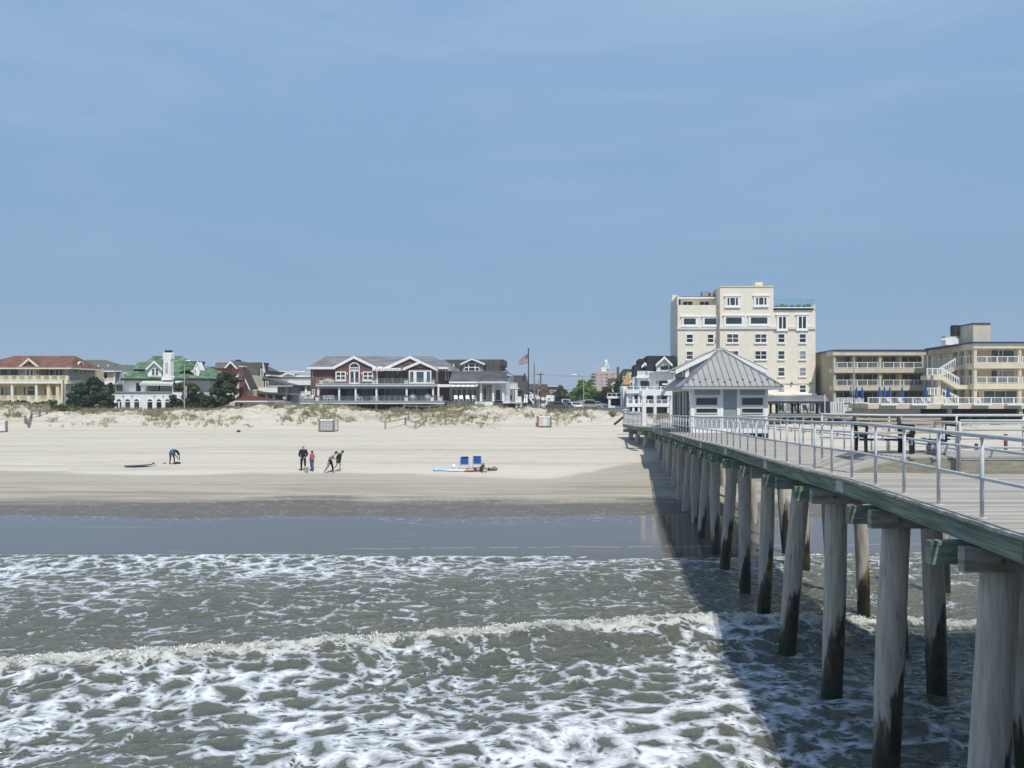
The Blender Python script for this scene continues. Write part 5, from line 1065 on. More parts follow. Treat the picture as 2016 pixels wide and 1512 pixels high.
# right front block
R = lambda x, y, o=0: Vector(U(x, y, Dn + o))
class _S: pass
B.d = Dn
B.box('back_wall', M_motel, 1917, 676, 2150, 815, 1.9, 12); B.box('roof_band', M_band, 1916.5, 675.6, 2150, 686, -.1, 3); B.box('roof_cap', M_navy, 1915, 672.6, 2150, 675.6, -.3, 14)
for y0, y1 in ((714.5, 725.2), (754.8, 766)): B.box('floor_band', M_band, 1917.5, y0, 2150, y1, -.1, 2.4)
for x in (2009, 2100): B.col(x, 686, 815, 0, .5, M_motel, round_=True)
for k, (yt, yb) in enumerate(((688.5, 714), (728, 754.5), (768.5, 794))):
    if k < 2:
        B.win(1952, yt, 1998, yb, 1.9, 3, 1, M_white, G_teal if k == 0 else G_lt, bw=.08, split=[.30, .48], mw=.1, name='sliding_door'); B.win(1921.5, yt + 2, 1927, yb - 4, 1.9, 1, 1, M_motel, GL[0]); B.box('unit_door', mat('blue_grey_door', (.06, .075, .09)), 1953, yt + 1.5, 1962, yb, 1.75, .06)
    else: B.win(1936, 768.5, 2003, 794, 1.9, 3, 1, M_white, G_teal, bw=.08, name='sliding_door'); B.win(1922, 770, 1928, 790, 1.9, 1, 1, M_motel, GL[0])
for y0, y1 in ((701.5, 714.6), (741.8, 754.6)):
    B.rail(1921.5, y0, 2004.5, y1, .1, 4, M_white, bw=.018, pw=.09); B.rail(2013, y0, 2100, y1, .1, 4, M_white, bw=.018, pw=.09)
# roof structures
B.box('lift_tower', M_motel, 1916, 637.5, 1950, 673, 3, 4.6)
B.box('tower_cap', M_navy, 1915.4, 635.6, 1950.5, 638, 2.9, 4.8)
B.box('roof_tank', M_dark, 1877, 640, 1888, 661.5, 6.5, .9); 
b = MB(); c = R(1869.5, 680, 6)
b.prism([R(x, y, 5) for x, y in ((1862, 679), (1862, 668.5), (1865, 665.5), (1870, 664), (1881, 664), (1887, 667.5), (1887, 679))], (0, 1.2, 0)); b.build('rooftop_unit', M_white, B.root, B.off)
B.box('duct', M_grey, 1861, 661.5, 1884, 664, 6, 1); 
# outside stair
B.d = 98.6
B.box('stair_landing', M_band, 1838, 738.5, 1855, 748, -1.2, 3); B.box('stair_landing', M_band, 1825.5, 739, 1838, 748, -.4, 2)
B.rail(1825, 725, 1856, 738.8, -1.2, 3, M_white, bw=.03, pw=.1)
B.prism('stair_flight', M_motel, [(1854, 739), (1882, 722), (1896, 722), (1888, 727), (1870, 734), (1855, 741)], .6, 1.2)
B.prism('stair_flight', M_band, [(1855, 738.5), (1890, 758), (1917, 758), (1917, 766), (1884, 766), (1855, 748)], -1.2, 1.2)
def slope_rail(x0, y0, x1, y1, h, o, n=7):
    b = MB(); A = Vector(U(x0, y0, B.d + o)); C = Vector(U(x1, y1, B.d + o)); u = Vector((0, 0, h)); b.beam(A + u, C + u, .07, .07); b.beam(A + u * .82, C + u * .82, .05, .05)
    for i in range(n + 1): p = A.lerp(C, i / n); b.box(p.x - .03, p.x + .03, p.y - .03, p.y + .03, p.z, p.z + h)
    b.build('stair_rail', M_white, B.root, B.off)
slope_rail(1850, 739, 1881, 720, .95, .4); slope_rail(1856, 740, 1888, 759, .95, -1.2); slope_rail(1855, 781, 1887, 796, .95, -1.6, 5)
B.prism('stair_flight', M_motel, [(1838, 795), (1838, 778), (1855, 778), (1866, 784), (1880, 795)], -1.4, 1.2); B.col(1850, 748, 795, -.8, .5, M_motel, round_=True); B.rail(1825, 763.5, 1846, 777, -1, 3, M_white, bw=.03, pw=.1)
B.done()
# terrace in front
B = Bld('motel_terrace', 'tan raised terrace wall with white rail running along the front of the motel', 'terrace', 91, 1860)
B.box('terrace_wall', M_band, 1709, 795.5, 2150, 804.8, 0, 7); B.box('terrace_base', M_motel, 1711, 804.8, 1812, 815, .4, 6); B.box('terrace_recess', M_brownw, 1812, 804.8, 2150, 818, 2.5, 4)
for x in (1870, 2010): B.box('base_column', M_motel, x - 4, 804, x + 4, 818, .2, .6)
B.rail(1709, 782.3, 2150, 795.5, .15, 20, M_white, bw=.02, pw=.09)
for a in (1735, 1795.5, 1857.5, 1918, 1983): B.box('planter_box', M_white, a, 794.6, a + 33.5, 798.2, -.5, .5)
B.done()
umb_m = mat('royal_blue_canvas', (.012, .075, .24), .8, .15, 4)
ord_ = ['first', 'second', 'third', 'fourth', 'fifth', 'sixth', 'seventh', 'eighth', 'ninth', 'tenth']
ub = None
for i, x in enumerate((1686, 1697.3, 1731.5, 1741, 1752, 1776, 1823.5, 1866.5)):
    D = 93.5; g = U(x, 796, D)
    lab = 'closed royal blue parasol, %s from the left on the motel terrace' % ord_[i]
    if ub is None:
        ub = empty('parasol', g, lab, 'parasol', 'closed blue parasols on the motel terrace')
        MB().tube([(0, 0, 0), (0, 0, 2.15)], .03, 8).build('pole', M_white, ub)
        MB().tube([(0, 0, .75), (0, 0, .95), (0, 0, 1.4), (0, 0, 1.8), (0, 0, 2.05), (0, 0, 2.2)], [.15, .21, .18, .11, .06, .02], 9).build('canopy', umb_m, ub)
        MB().tube([(0, 0, 0), (0, 0, .08)], .22, 10).build('base', M_grey, ub)
    else: dup(ub, g, lab, random.uniform(0, 2))
first = None
tx = [1752, 1774, 1808, 1820, 1832, 1864, 1930]
for i, x in enumerate(tx):
    g = U(x, 796, 92.4); lab = 'white plastic chair on the motel terrace behind the railing'
    if first is None: first = lounge('terrace_chair', mat('grey_white_plastic', (.50, .50, .49), .5, .06, 2), lab, g, .4, group='white chairs on the motel terrace', k=.8)
    else: dup(first, g, lab, random.uniform(-1.2, 1.2), scale=(.8, .8, .8))
# shelter
B = Bld('picnic_shelter', 'open shelter with dark grey roof and black timber posts in front of the hotel', 'shelter', 92, 1572)
B.hip(M_slate, 1500, 1632.5, 790, 1508, 1625, 778.5, -.4, 5, fascia=M_darkw, th=.25)
for o in (.2, 3.8):
    for x in (1517, 1560, 1609): B.col(x + o * 3.2, 790, 816, o, .22, M_darkw, 'post'); B.prism('brace', M_darkw, [(x + o * 3.2 - 10, 790), (x + o * 3.2 - 8, 790), (x + o * 3.2, 798), (x + o * 3.2, 800.5)], o + .05, .12); B.prism('brace', M_darkw, [(x + o * 3.2 + 10, 790), (x + o * 3.2 + 8, 790), (x + o * 3.2, 798), (x + o * 3.2, 800.5)], o + .05, .12)
B.done()
for i, (x, dd) in enumerate(((1538, 95), (1571, 95.5), (1589, 95))):
    g = U(x, 813.5, dd); lounge('cafe_chair', M_plw, ('white chair under the left end of the shelter', 'white chair under the middle of the shelter', 'white chair near the right posts of the shelter')[i], g, i, group='white chairs under the shelter')
# white stair and screens between hotel and motel
B = Bld('white_stair', 'white timber stair and screens between shelter and motel terrace', 'stairs', 98, 1665)
for i in range(7): B.box('tread', M_white, 1660, 813 - i * 3.0, 1678 + (i % 2), 814.5 - i * 3.0, i * .3, .32)
B.prism('stringer', M_white, [(1659, 814), (1661, 814), (1680, 793), (1680, 791)], -.1, .1)
B.box('screen', M_white, 1643, 797, 1647, 815, -.2, .1); B.rail(1636, 791, 1660, 815, -.3, 5, M_white, bw=.05, pw=.12); B.rail(1644, 783, 1700, 793, 1.5, 9, M_white, bw=.07); B.box('screen_panel', mat('blue_grey_panel', (.26, .31, .35), .7, .15, 1.2), 1682, 795, 1706, 814, .2, .1)
B.rail(1682, 792, 1707, 815, -.1, 1, M_white, bal=False); B.done()
# ------------------------------------------------------------------ pier pavilion
B = Bld('pier_pavilion', 'grey blue clapboard pavilion with seamed metal hip roof on the pier', 'pavilion', 48, 1435, py=851)
ro, OF = B.root, B.off
hx0, hx1 = U(1360, 0, 48)[0], U(1512, 0, 48)[0]; HL = 11.0; zf = 4.47; ze = 7.22
def hp(x, y, z): return (x + SK * (y - 48), y, z)           # shear with the pier
def hbox(part, m, x0, x1, y0, y1, z0, z1, new=True):
    b = MB()
    b.hexa([hp(x0, y0, z0), hp(x1, y0, z0), hp(x1, y1, z0), hp(x0, y1, z0), hp(x0, y0, z1), hp(x1, y0, z1), hp(x1, y1, z1), hp(x0, y1, z1)])
    return b.build(part, m, ro, OF) if new else None
M_metal = mat('standing_seam_metal', (.33, .325, .31), .5, .06, .8, metal=.15, spec=.5)
M_seam = mat('roof_seam', (.20, .205, .205), .45, .1, 2, metal=.5)
M_soff = mat('grey_blue_panel', (.33, .36, .37), .7, .06, 1)
cw = U(1424, 0, 48)[0]; cw2 = U(1451, 0, 48)[0]
hbox('wall', M_bclap, hx0 + .02, hx1 - .02, 48.06, 48.3, zf, ze + .1); hbox('end_wall', M_bclap, hx0 + .1, hx1 - .1, 48 + HL - .2, 48 + HL, zf, ze + .1)
hbox('side_wall', M_bclap, hx1 - .12, hx1, 48.3, 48 + HL, zf, ze + .1)
for a, c in ((hx0, hx0 + .22), (U(1418, 0, 48)[0], U(1424, 0, 48)[0]), (U(1451, 0, 48)[0], U(1457, 0, 48)[0]), (hx1 - .2, hx1)): hbox('corner_board', M_white, a, c, 48, 48.3, zf, ze)
z_of = lambda py: CZ + (HZ - py) * 48 / F
for a, c in ((1366, 1418), (1457, 1507)):
    xa, xc = U(a, 0, 48)[0], U(c, 0, 48)[0]
    hbox('header_panel', M_soff, xa, xc, 48.02, 48.07, z_of(777.5), ze); hbox('apron_panel', M_white, xa, xc, 48.015, 48.07, z_of(820.5), z_of(816.5))
    hbox('sash_surround', M_white, xa, xc, 48.02, 48.07, z_of(816.5), z_of(777.5)); hbox('apron_panel', M_soff, xa, xc, 48.03, 48.07, z_of(845), z_of(820.5))
for a, c in ((1369, 1414), (1459, 1504)):
    B.win(a, 781.5, c, 799, .02, 1, 1, M_offw, GL[1], bw=.06, proud=.06); B.win(a, 802.5, c, 814.5, .02, 1, 1, M_offw, GL[0], bw=.06, proud=.06)
hbox('skirt', M_white, hx0, hx1, 47.98, 48.3, zf - .02, z_of(844)); 
for i in range(3): hbox('sleeper_beam', M_brownw, hx0 + 1.6 + i * 1.0, hx0 + 1.75 + i, 47.9, 49, zf - .45, zf - .06)
hbox('foundation_beam', M_darkw, hx0 + .3, hx1, 48.1, 48.3, zf - .35, zf - .03)
# left side: glazed bays between white columns
n = 6
for i in range(n + 1):
    y = 48.3 + (HL - .5) * i / n; hbox('side_column', M_white if i in (0, n) else M_gclap, hx0, hx0 + .2, y, y + .2, zf, ze)
for i in range(n):
    y = 48.5 + (HL - .5) * i / n; y1 = y + (HL - .5) / n - .2
    k = hbox('side_window', [GL[2], M_gclap, GL[0], M_gclap, GL[2], GL[1]][i], hx0 + .07, hx0 + .11, y, y1, zf + .1, ze - .1, True)
hbox('side_header', M_offw, hx0, hx0 + .2, 48.2, 48 + HL, ze - .15, ze + .05)
hbox('floor', M_grey, hx0, hx1, 48, 48 + HL, zf - .06, zf)
# lower roof
ov = .62; ex0, ex1 = hx0 - ov, hx1 + ov + .12; ey0, ey1 = 48 - ov, 48 + HL + ov; ez = ze + .12; xm = (hx0 + hx1) / 2 - .05; zr_ = 9.86; yr0 = 51.3
def roof_face(name, pts, seam_dir=None, th=.05):
    P = [Vector(hp(*p)) for p in pts]; nrm = (P[1] - P[0]).cross(P[2] - P[0]).normalized()
    if nrm.z < 0: nrm = -nrm
    o = MB().prism(P, tuple(nrm * th)).build(name, M_metal, ro, OF); return o, P, nrm
zc = 8.30                      # clerestory base height on the lower side slopes
# front hip triangle
A, C_, Pk = (ex0, ey0, ez), (ex1, ey0, ez), (xm, yr0, zr_)
rf, P3, nr = roof_face('hip_roof', [A, C_, Pk])
sm = MB()
Av, Cv, Pv = (Vector(q) for q in P3)
mid = lambda t: Av.lerp(Cv, t)
for i in range(1, 16):
    t = i / 16; p = mid(t)
    h = t / .5 if t < .5 else (1 - t) / .5
    hd = ((Av + Cv) / 2); up_ = (Pv - hd); q = p + up_ * min(h, 1) * .985
    sm.beam(p + nr * .06, q + nr * .06, .035, .05, nr)
sm.beam(Av + nr * .06, Pv + nr * .06, .14, .05, nr).beam(Cv + nr * .06, Pv + nr * .06, .14, .05, nr)
sm.build('standing_seam', M_seam, rf, OF)
sg = MB()
for i in range(1, 16):
    p = mid(i / 16) + (Pv - (Av + Cv) / 2) * (.075 if i % 2 else .14); sg.box(p.x - .06, p.x + .06, p.y - .06, p.y + .03, p.z + .05, p.z + .15)
sg.build('snow_guard', M_seam, rf, OF)
# side slopes (left and right) up to clerestory, and rear hip
kx = lambda z: (z - ez) / (zr_ - ez)
def side_slope(sgn):
    xe = ex0 if sgn < 0 else ex1; t = kx(zc); xi = xe + (xm - xe) * t; yi = ey0 + (yr0 - ey0) * t; yj = ey1 - (yr0 - ey0) * t
    roof_face('side_roof', [(xe, ey0, ez), (xi, yi, zc), (xi, yj, zc), (xe, ey1, ez)])
    # hip shoulder next to the front triangle, up to the ridge
    roof_face('side_roof', [(xe, ey0, ez), (xm, yr0, zr_), (xi, yr0 + .3, zc), (xi, yi, zc)])
side_slope(-1); side_slope(1); roof_face('hip_roof', [(ex0, ey1, ez), (ex1, ey1, ez), (xm, 48 + HL - 3, zr_)])
for (a, c, e, g) in ((ex0, ex1, ey0 - .02, ey0 + .04), (ex0, ex1, ey1 - .04, ey1 + .02)): hbox('fascia', M_soff, a, c, e, g, ez - .17, ez - .0)
hbox('fascia', M_soff, ex0 - .02, ex0 + .04, ey0, ey1, ez - .17, ez); hbox('fascia', M_soff, ex1 - .04, ex1 + .02, ey0, ey1, ez - .17, ez); hbox('soffit', M_soff, ex0 + .05, ex1 - .05, ey0 + .05, ey1 - .05, ez - .12, ez - .08)
# raised clerestory gable roof along the ridge
gz0 = 8.50; hw = 3.02; yf = 50.7; yb = 48 + HL - 1.6; zt_ = zr_ + .10
for sgn in (-1, 1):
    xe = xm + sgn * hw
    o_, PP, nn = roof_face('upper_roof', [(xm, yf + .45, zt_), (xe, yf - .05, gz0), (xe, yb, gz0), (xm, yb, zt_)], th=.06)
    P = [Vector(hp(*q)) for q in ((xm, yf + .42, zt_ - .02), (xe, yf - .08, gz0 - .02), (xe, yf - .08, gz0 - .30), (xm, yf + .42, zt_ - .30))]
    MB().prism(P, (0, .06, 0)).build('rake_board', M_white, ro, OF)
    xw = xm + sgn * 2.35
    hbox('clerestory_wall', M_bclap, min(xw, xw + .1), max(xw, xw + .1), yf + .3, yb - .3, zc - .25, gz0 + .30)
    for i in range(5):
        y = yf + .6 + i * 1.15; hbox('clerestory_window', GL[1], xw - .03 if sgn < 0 else xw + .11, xw - .01 if sgn < 0 else xw + .13, y, y + .85, zc - .12, gz0 + .15, True)
        hbox('clerestory_post', M_offw, min(xw + sgn * .02, xw + sgn * .16), max(xw + sgn * .02, xw + sgn * .16), y - .17, y - .05, zc - .25, gz0 + .25)
    hbox('corner_board', M_white, min(xw, xw - sgn * .25), max(xw, xw - sgn * .25), yf + .2, yf + .34, zc - .3, gz0 + .28)
gw = [Vector(hp(*q)) for q in ((xm - 2.35, yf + .35, zc - .2), (xm + 2.35, yf + .35, zc - .2), (xm + 2.35, yf + .35, gz0 + .25), (xm, yf + .35, zt_ - .1), (xm - 2.35, yf + .35, gz0 + .25))]
MB().prism(gw, (0, .08, 0)).build('gable_wall', M_bclap, ro, OF)
# side entrance canopy roof at the far left end
cy0, cy1 = 48 + HL - 2.4, 48 + HL + 1.0
B.done()
# entrance pergola beam and posts
B = Bld('entrance_pergola', 'white beam and posts of the pergola at the landward end of the pavilion', 'pergola', 62, 1290, py=838)
B.box('beam', M_white, 1264, 769.5, 1324, 778.5, 0, .35); B.box('beam', M_white, 1266, 769.5, 1268.5, 778, .4, 5)
MB().add([Vector(U(1304, 765.5, 61.4)), Vector(U(1330, 745.5, 63)), Vector(U(1330, 748.5, 63)), Vector(U(1307, 768, 61.4)), Vector(U(1308, 765.5, 66)), Vector(U(1330, 746.5, 68))], [(0, 1, 2, 3), (0, 4, 5, 1)]).build('canopy_roof', M_metal, B.root, B.off)
for x, w in ((1268.5, .30), (1290, .22)): B.col(x, 778, 838, .02, w)
B.col(1322, 778, 838, .5, .25); B.done()
# gangway walls at the land end
B = Bld('entry_barrier', 'pale grey panelled barrier where the pier meets the boardwalk', 'fence', 76, 1250, py=835)
B.box('panel', mat('pale_grey_panel', (.50, .51, .51), .6, .06, 1.2), 1227, 814.5, 1266, 833, 0, .08)
for i in range(5): B.box('post', M_grey, 1228 + i * 9, 813.5, 1229 + i * 9, 834, -.08, .08)
B.box('cap_rail', M_grey, 1226, 813, 1267, 814.6, -.06, .16); B.done()
B = Bld('corrugated_fence', 'blue grey corrugated fence left of the pier entrance', 'fence', 100, 1208, py=815)
M_cor = stripes(mat('corrugated_panel', (.22, .24, .26), .6, .08, 1), 'X', .35, .03, .7, .25)
B.box('panel', M_cor, 1179, 803.2, 1240, 816, 0, .1); B.box('cap_rail', M_grey, 1178, 802.5, 1240, 803.4, -.05, .2); B.box('low_panel', M_grey, 1205, 815, 1240, 824, -3, .1)
B.done()
s_ = Bld('notice_board', 'small dark notice board with white peaked top by the grey fence', 'sign', 92, 1231, py=820)
s_.box('board', M_rust, 1227, 808, 1235.5, 813, 0, .1); s_.prism('peaked_top', M_white, [(1225.5, 808.5), (1231, 804.5), (1237, 808.5), (1235, 808.5), (1231, 806.2), (1227.5, 808.5)], -.05, .25); s_.box('post', M_darkw, 1230.5, 813, 1231.7, 823, .02, .08); s_.box('notice', M_white, 1229, 810, 1234, 811.6, -.02, .02); s_.done()
b = MB(); b.beam(U(1209, 836, 80), U(1231.5, 817.5, 80), .22, .22); tag(b.build('timber_beam', M_darkw), 'dark timber beam leaning against the sand beside the pier entrance', 'beam')
# pale boat / bench shape behind dune at the street end
# ------------------------------------------------------------------ poles, flag, wires, lamps
def pole_thing(name, label, cat, px, ytop, ybase, d, r0, r1, m):
    g = Vector(U(px, ybase, d)); t = Vector(U(px, ytop, d)); r = empty(name, g, label, cat)
    MB().tube([(0, 0, -.6), (0, 0, t.z - g.z)], [r0, r1], 10).build('pole', m, r); return r, t - g
M_pole = mat('dull_grey_pole', (.20, .20, .195), .6, .15, 2); M_polew = mat('pale_concrete_pole', (.36, .36, .34), .7, .1, 2); M_woodp = mat('wooden_utility_pole', (.13, .10, .075), .85, .25, 3, stretch=(1, 1, .3))
fp, top = pole_thing('flagpole', 'tall dark flagpole behind the dunes flying the striped flag', 'flagpole', 1040.5, 689, 812, 104, .10, .06, mat('dark_blue_pole', (.03, .035, .06), .4, .1, 2))
MB().ball(top + Vector((0, 0, .1)), .13).build('finial', M_dark, fp)
# flag cloth, waving to the left
fm = bpy.data.materials.new('flag_cloth'); fm.use_nodes = True; nt = fm.node_tree; L = nt.links; bs = nt.nodes['Principled BSDF']; bs.inputs['Roughness'].default_value = .8
uvn = N(nt, 'ShaderNodeUVMap'); sx = N(nt, 'ShaderNodeSeparateXYZ'); L.new(uvn.outputs[0], sx.inputs[0])
def MM(op, a, c):
    n = N(nt, 'ShaderNodeMath', operation=op)
    for i, q in enumerate((a, c)):
        if isinstance(q, (int, float)): n.inputs[i].default_value = q
        else: L.new(q, n.inputs[i])
    return n.outputs[0]
st = MM('LESS_THAN', MM('MODULO', MM('MULTIPLY', sx.outputs[1], 13), 2), 1)
cant = MM('MULTIPLY', MM('LESS_THAN', sx.outputs[0], .4), MM('GREATER_THAN', sx.outputs[1], 6 / 13))
vstar = N(nt, 'ShaderNodeTexVoronoi'); vstar.inputs['Randomness'].default_value = 0; vstar.inputs['Scale'].default_value = 1; cmb = N(nt, 'ShaderNodeMapping'); cmb.inputs['Scale'].default_value = (27.5, 16.5, 0); L.new(uvn.outputs[0], cmb.inputs[0]); L.new(cmb.outputs[0], vstar.inputs['Vector'])
star = MM('LESS_THAN', vstar.outputs['Distance'], .28)
c1 = N(nt, 'ShaderNodeMix', data_type='RGBA'); L.new(st, c1.inputs['Factor']); c1.inputs[6].default_value = (.62, .60, .60, 1); c1.inputs[7].default_value = (.36, .035, .05, 1)
c2 = N(nt, 'ShaderNodeMix', data_type='RGBA'); L.new(star, c2.inputs['Factor']); c2.inputs[6].default_value = (.02, .03, .10, 1); c2.inputs[7].default_value = (.6, .6, .62, 1)
c3 = N(nt, 'ShaderNodeMix', data_type='RGBA'); L.new(cant, c3.inputs['Factor']); L.new(c1.outputs[2], c3.inputs[6]); L.new(c2.outputs[2], c3.inputs[7]); L.new(c3.outputs[2], bs.inputs['Base Color'])
def flag(root_px, ytop_h, ybot_h, tip_px, ytop_t, ybot_t, d, label, m):
    nx, ny = 24, 12; verts = []; uvs = []
    for j in range(ny + 1):
        for i in range(nx + 1):
            u, v = i / nx, j / ny
            px = root_px + (tip_px - root_px) * u; yt = ytop_h + (ytop_t - ytop_h) * u; yb = ybot_h + (ybot_t - ybot_h) * u
            p = U(px, yb + (yt - yb) * v, d); verts.append((p[0], p[1] + .22 * math.sin(u * 9 + v * 1.5) * u ** .5, p[2])); uvs.append((u, v))
    fs = [(j * (nx + 1) + i, j * (nx + 1) + i + 1, (j + 1) * (nx + 1) + i + 1, (j + 1) * (nx + 1) + i) for j in range(ny) for i in range(nx)]
    me = bpy.data.meshes.new('flag'); me.from_pydata(verts, [], fs); uv = me.uv_layers.new(name='UVMap')
    for p in me.polygons:
        p.use_smooth = True
        for li in p.loop_indices: uv.data[li].uv = uvs[me.loops[li].vertex_index]
    me.materials.append(m); o = bpy.data.objects.new('flag', me); COL.objects.link(o)
    sol = o.modifiers.new('thickness', 'SOLIDIFY'); sol.thickness = .01
    return tag(o, label, 'flag')
flag(1039.9, 695, 714, 1022.5, 708, 719, 104, 'red and white striped flag with starry blue corner on the tall flagpole', fm)
pole_thing('plain_pole', 'bare grey pole with thin tip right of the flagpole', 'pole', 1052, 717, 812, 100, .10, .08, M_pole)
MB().tube([U(1052, 717.5, 100), U(1052.1, 710, 100)], .02, 6).build('antenna', M_polew, bpy.data.objects['plain_pole'], tuple(bpy.data.objects['plain_pole'].location))
up, t = pole_thing('utility_pole', 'wooden utility pole with crossarm and transformer behind the bare grey pole', 'utility pole', 1064.5, 734, 806, 158, .16, .13, M_woodp)
MB().beam(t + Vector((-.9, 0, -.35)), t + Vector((.9, 0, -.35)), .12, .12).build('crossarm', M_woodp, up); MB().tube([t + Vector((-.28, -.2, -2.6)), t + Vector((-.28, -.2, -1.5))], .22, 10).build('transformer', M_grey, up)
def wire(p, q, label, sag=.8):
    p, q = Vector(p), Vector(q); pts = [p.lerp(q, i / 14) - Vector((0, 0, sag * 4 * (i / 14) * (1 - i / 14))) for i in range(15)]
    tag(MB().tube(pts, .022, 5).build('power_line', M_dark), label, 'cable')
wire(U(1064, 736.5, 158), U(1215, 735, 185), 'long thin overhead cable crossing the sky right of the utility pole', .6)
wire(U(1064, 736.5, 158), U(1003, 741, 150), 'thin overhead cable running left from the utility pole to the grey house', .3)
wire(U(1064, 757, 158), U(1148, 762, 175), 'lower overhead cable above the street trees', .8)
wire(U(1064, 760, 158), U(1220, 769, 300), 'lowest overhead cable passing behind the street trees', .9)
def street_lamp(px, ytop, ybase, d, label, arm, r=.09, m=M_polew):
    s, t = pole_thing('street_lamp', label, 'street lamp', px, ytop, ybase, d, r, r * .6, m)
    a = Vector(arm); pts = [t - Vector((0, 0, .15)), t + a * .35 + Vector((0, 0, .30)), t + a * .75 + Vector((0, 0, .45)), t + a + Vector((0, 0, .48))]
    MB().tube(pts, [.05, .045, .04, .035], 8).build('arm', m, s); h = t + a + Vector((0, 0, .46)); k = 1 if a.x > 0 else -1
    MB().ball(h + Vector((k * .28, 0, -.02)), .2, 10, 6, (1.9, .75, .45)).build('lamp_head', M_white, s); return s
street_lamp(1149, 744.5, 814, 104, 'grey cobra head street lamp with its arm reaching left over the street', (-.95, 0, 0))
street_lamp(363, 722, 812, 100, 'thin pole lamp with banner in front of the gnarled pines', (.22, 0, .35), .10)
MB().box(-.0, .0, 0, 0, 0, 0)
sl = [o for o in bpy.data.objects if o.name.startswith('street_lamp')][-1]
bn = MB(); p0 = U(364.3, 760, 99.9); p1 = U(367.8, 784, 99.9); bn.box(p0[0], p1[0], 99.88, 99.9, p1[2], p0[2]); k = bn.build('banner', mat('pale_blue_banner', (.50, .55, .62), .7, .3, 1.6, col2=(.22, .06, .10)), sl, tuple(sl.location))
pole_thing('plain_pole', 'grey timber pole in front of the stucco mansion', 'pole', 125, 747.5, 794, 108, .13, .10, M_pole)
pole_thing('utility_pole', 'slim dark utility pole between beige house and white villa', 'utility pole', 227.5, 716, 806, 112, .10, .08, M_pole)
pole_thing('plain_pole', 'slim grey pole in front of the shingled house porch', 'pole', 564, 742, 806, 104, .06, .05, M_pole)
fp2, t = pole_thing('flagpole', 'plain grey pole with a curled blue banner in front of the motel', 'flagpole', 1681, 703, 820, 94, .09, .06, M_polew)
MB().tube([U(1677, 757, 93.8), U(1675.5, 763, 93.8), U(1675.5, 770, 93.8), U(1678.5, 778, 93.8)], [.05, .14, .15, .03], 8).build('banner', mat('pale_blue_cloth', (.12, .17, .32), .8, .4, 3, col2=(.40, .36, .40)), fp2, tuple(fp2.location))
pole_thing('bollard_light', 'white globe topped post at the right end of the shelter', 'post lamp', 1624, 777, 815, 90, .05, .05, M_white)
# traffic lights
for i, (x, y, d, lab) in enumerate(((1066.5, 776, 150, 'yellow traffic light, left one of the pair by the utility pole'), (1071.5, 776, 150.5, 'yellow traffic light, right one of the pair by the utility pole'), (1106.5, 774, 190, 'small yellow traffic light hanging over the street trees'))):
    p = Vector(U(x, y, d)); r = empty('traffic_light', p, lab, 'traffic light', 'yellow traffic lights'); h = .48
    MB().box(-.15, .15, -.15, .15, -h, h).build('housing', mat('traffic_yellow', (.42, .22, .04), .5, .1, 3), r); mo = MB()
    for z in (.33, 0, -.33): mo.tube([(0, -.15, z), (0, -.24, z)], .10, 10)
    mo.build('visor', M_dark, r); MB().tube([(0, 0, h), (0, 0, h + (.5 if i < 2 else 1.2))], .03, 6).build('hanger', M_dark, r)
    if i == 1: MB().tube([(.1, .1, -4.2), (.1, .1, .7)], .07, 8).build('pole', M_pole, r)
# small street signs
for px, y0, y1, c, lab in ((1069, 790, 794, M_rust, 'small reddish sign on a thin post below the traffic lights'), (1087, 791, 799, M_rust, 'round reddish brown sign on a post right of the traffic lights'), (1125, 779, 786, mat('green_sign', (.04, .12, .07), .5, .1, 2), 'small green street sign in front of the big light green tree')):
    d = 108 if px < 1120 else 150; r = empty('street_sign', U(px, 812, d), lab, 'sign'); o = tuple(r.location)
    p = U(px - 3, y1, d); q = U(px + 3, y0, d); MB().box(p[0], q[0], d - .03, d, p[2], q[2]).build('sign_plate', c, r, o); MB().tube([U(px, y0, d + .04), U(px, 813, d + .04)], .035, 6).build('post', M_pole, r, o)
# ------------------------------------------------------------------ street and cars
b = MB(); 
def st_x(y): return -1.3 + SK * y
b.add([(st_x(104) - 6.5, 103.5, 4.235), (st_x(104) + 6.5, 103.5, 4.235), (st_x(520) + 6.5, 520, 4.33), (st_x(520) - 6.5, 520, 4.33)], [(0, 1, 2, 3)])
b.v = [(x, y, z + .12) for x, y, z in b.v]
tag(b.build('street', mat('asphalt', (.05, .05, .052), .9, .2, .8)), kind='structure')
k = MB()
for s_ in (-1, 1):
    k.hexa([(st_x(104) + s_ * 7.4 - .9, 103.5, 4.0), (st_x(104) + s_ * 7.4 + .9, 103.5, 4.0), (st_x(520) + s_ * 7.4 + .9, 520, 4.0), (st_x(520) + s_ * 7.4 - .9, 520, 4.0), (st_x(104) + s_ * 7.4 - .9, 103.5, 4.48), (st_x(104) + s_ * 7.4 + .9, 103.5, 4.48), (st_x(520) + s_ * 7.4 + .9, 520, 4.58), (st_x(520) + s_ * 7.4 - .9, 520, 4.58)])
tag(k.build('pavement', mat('concrete_paving', (.28, .27, .25), .9, .1, 1)), kind='structure')
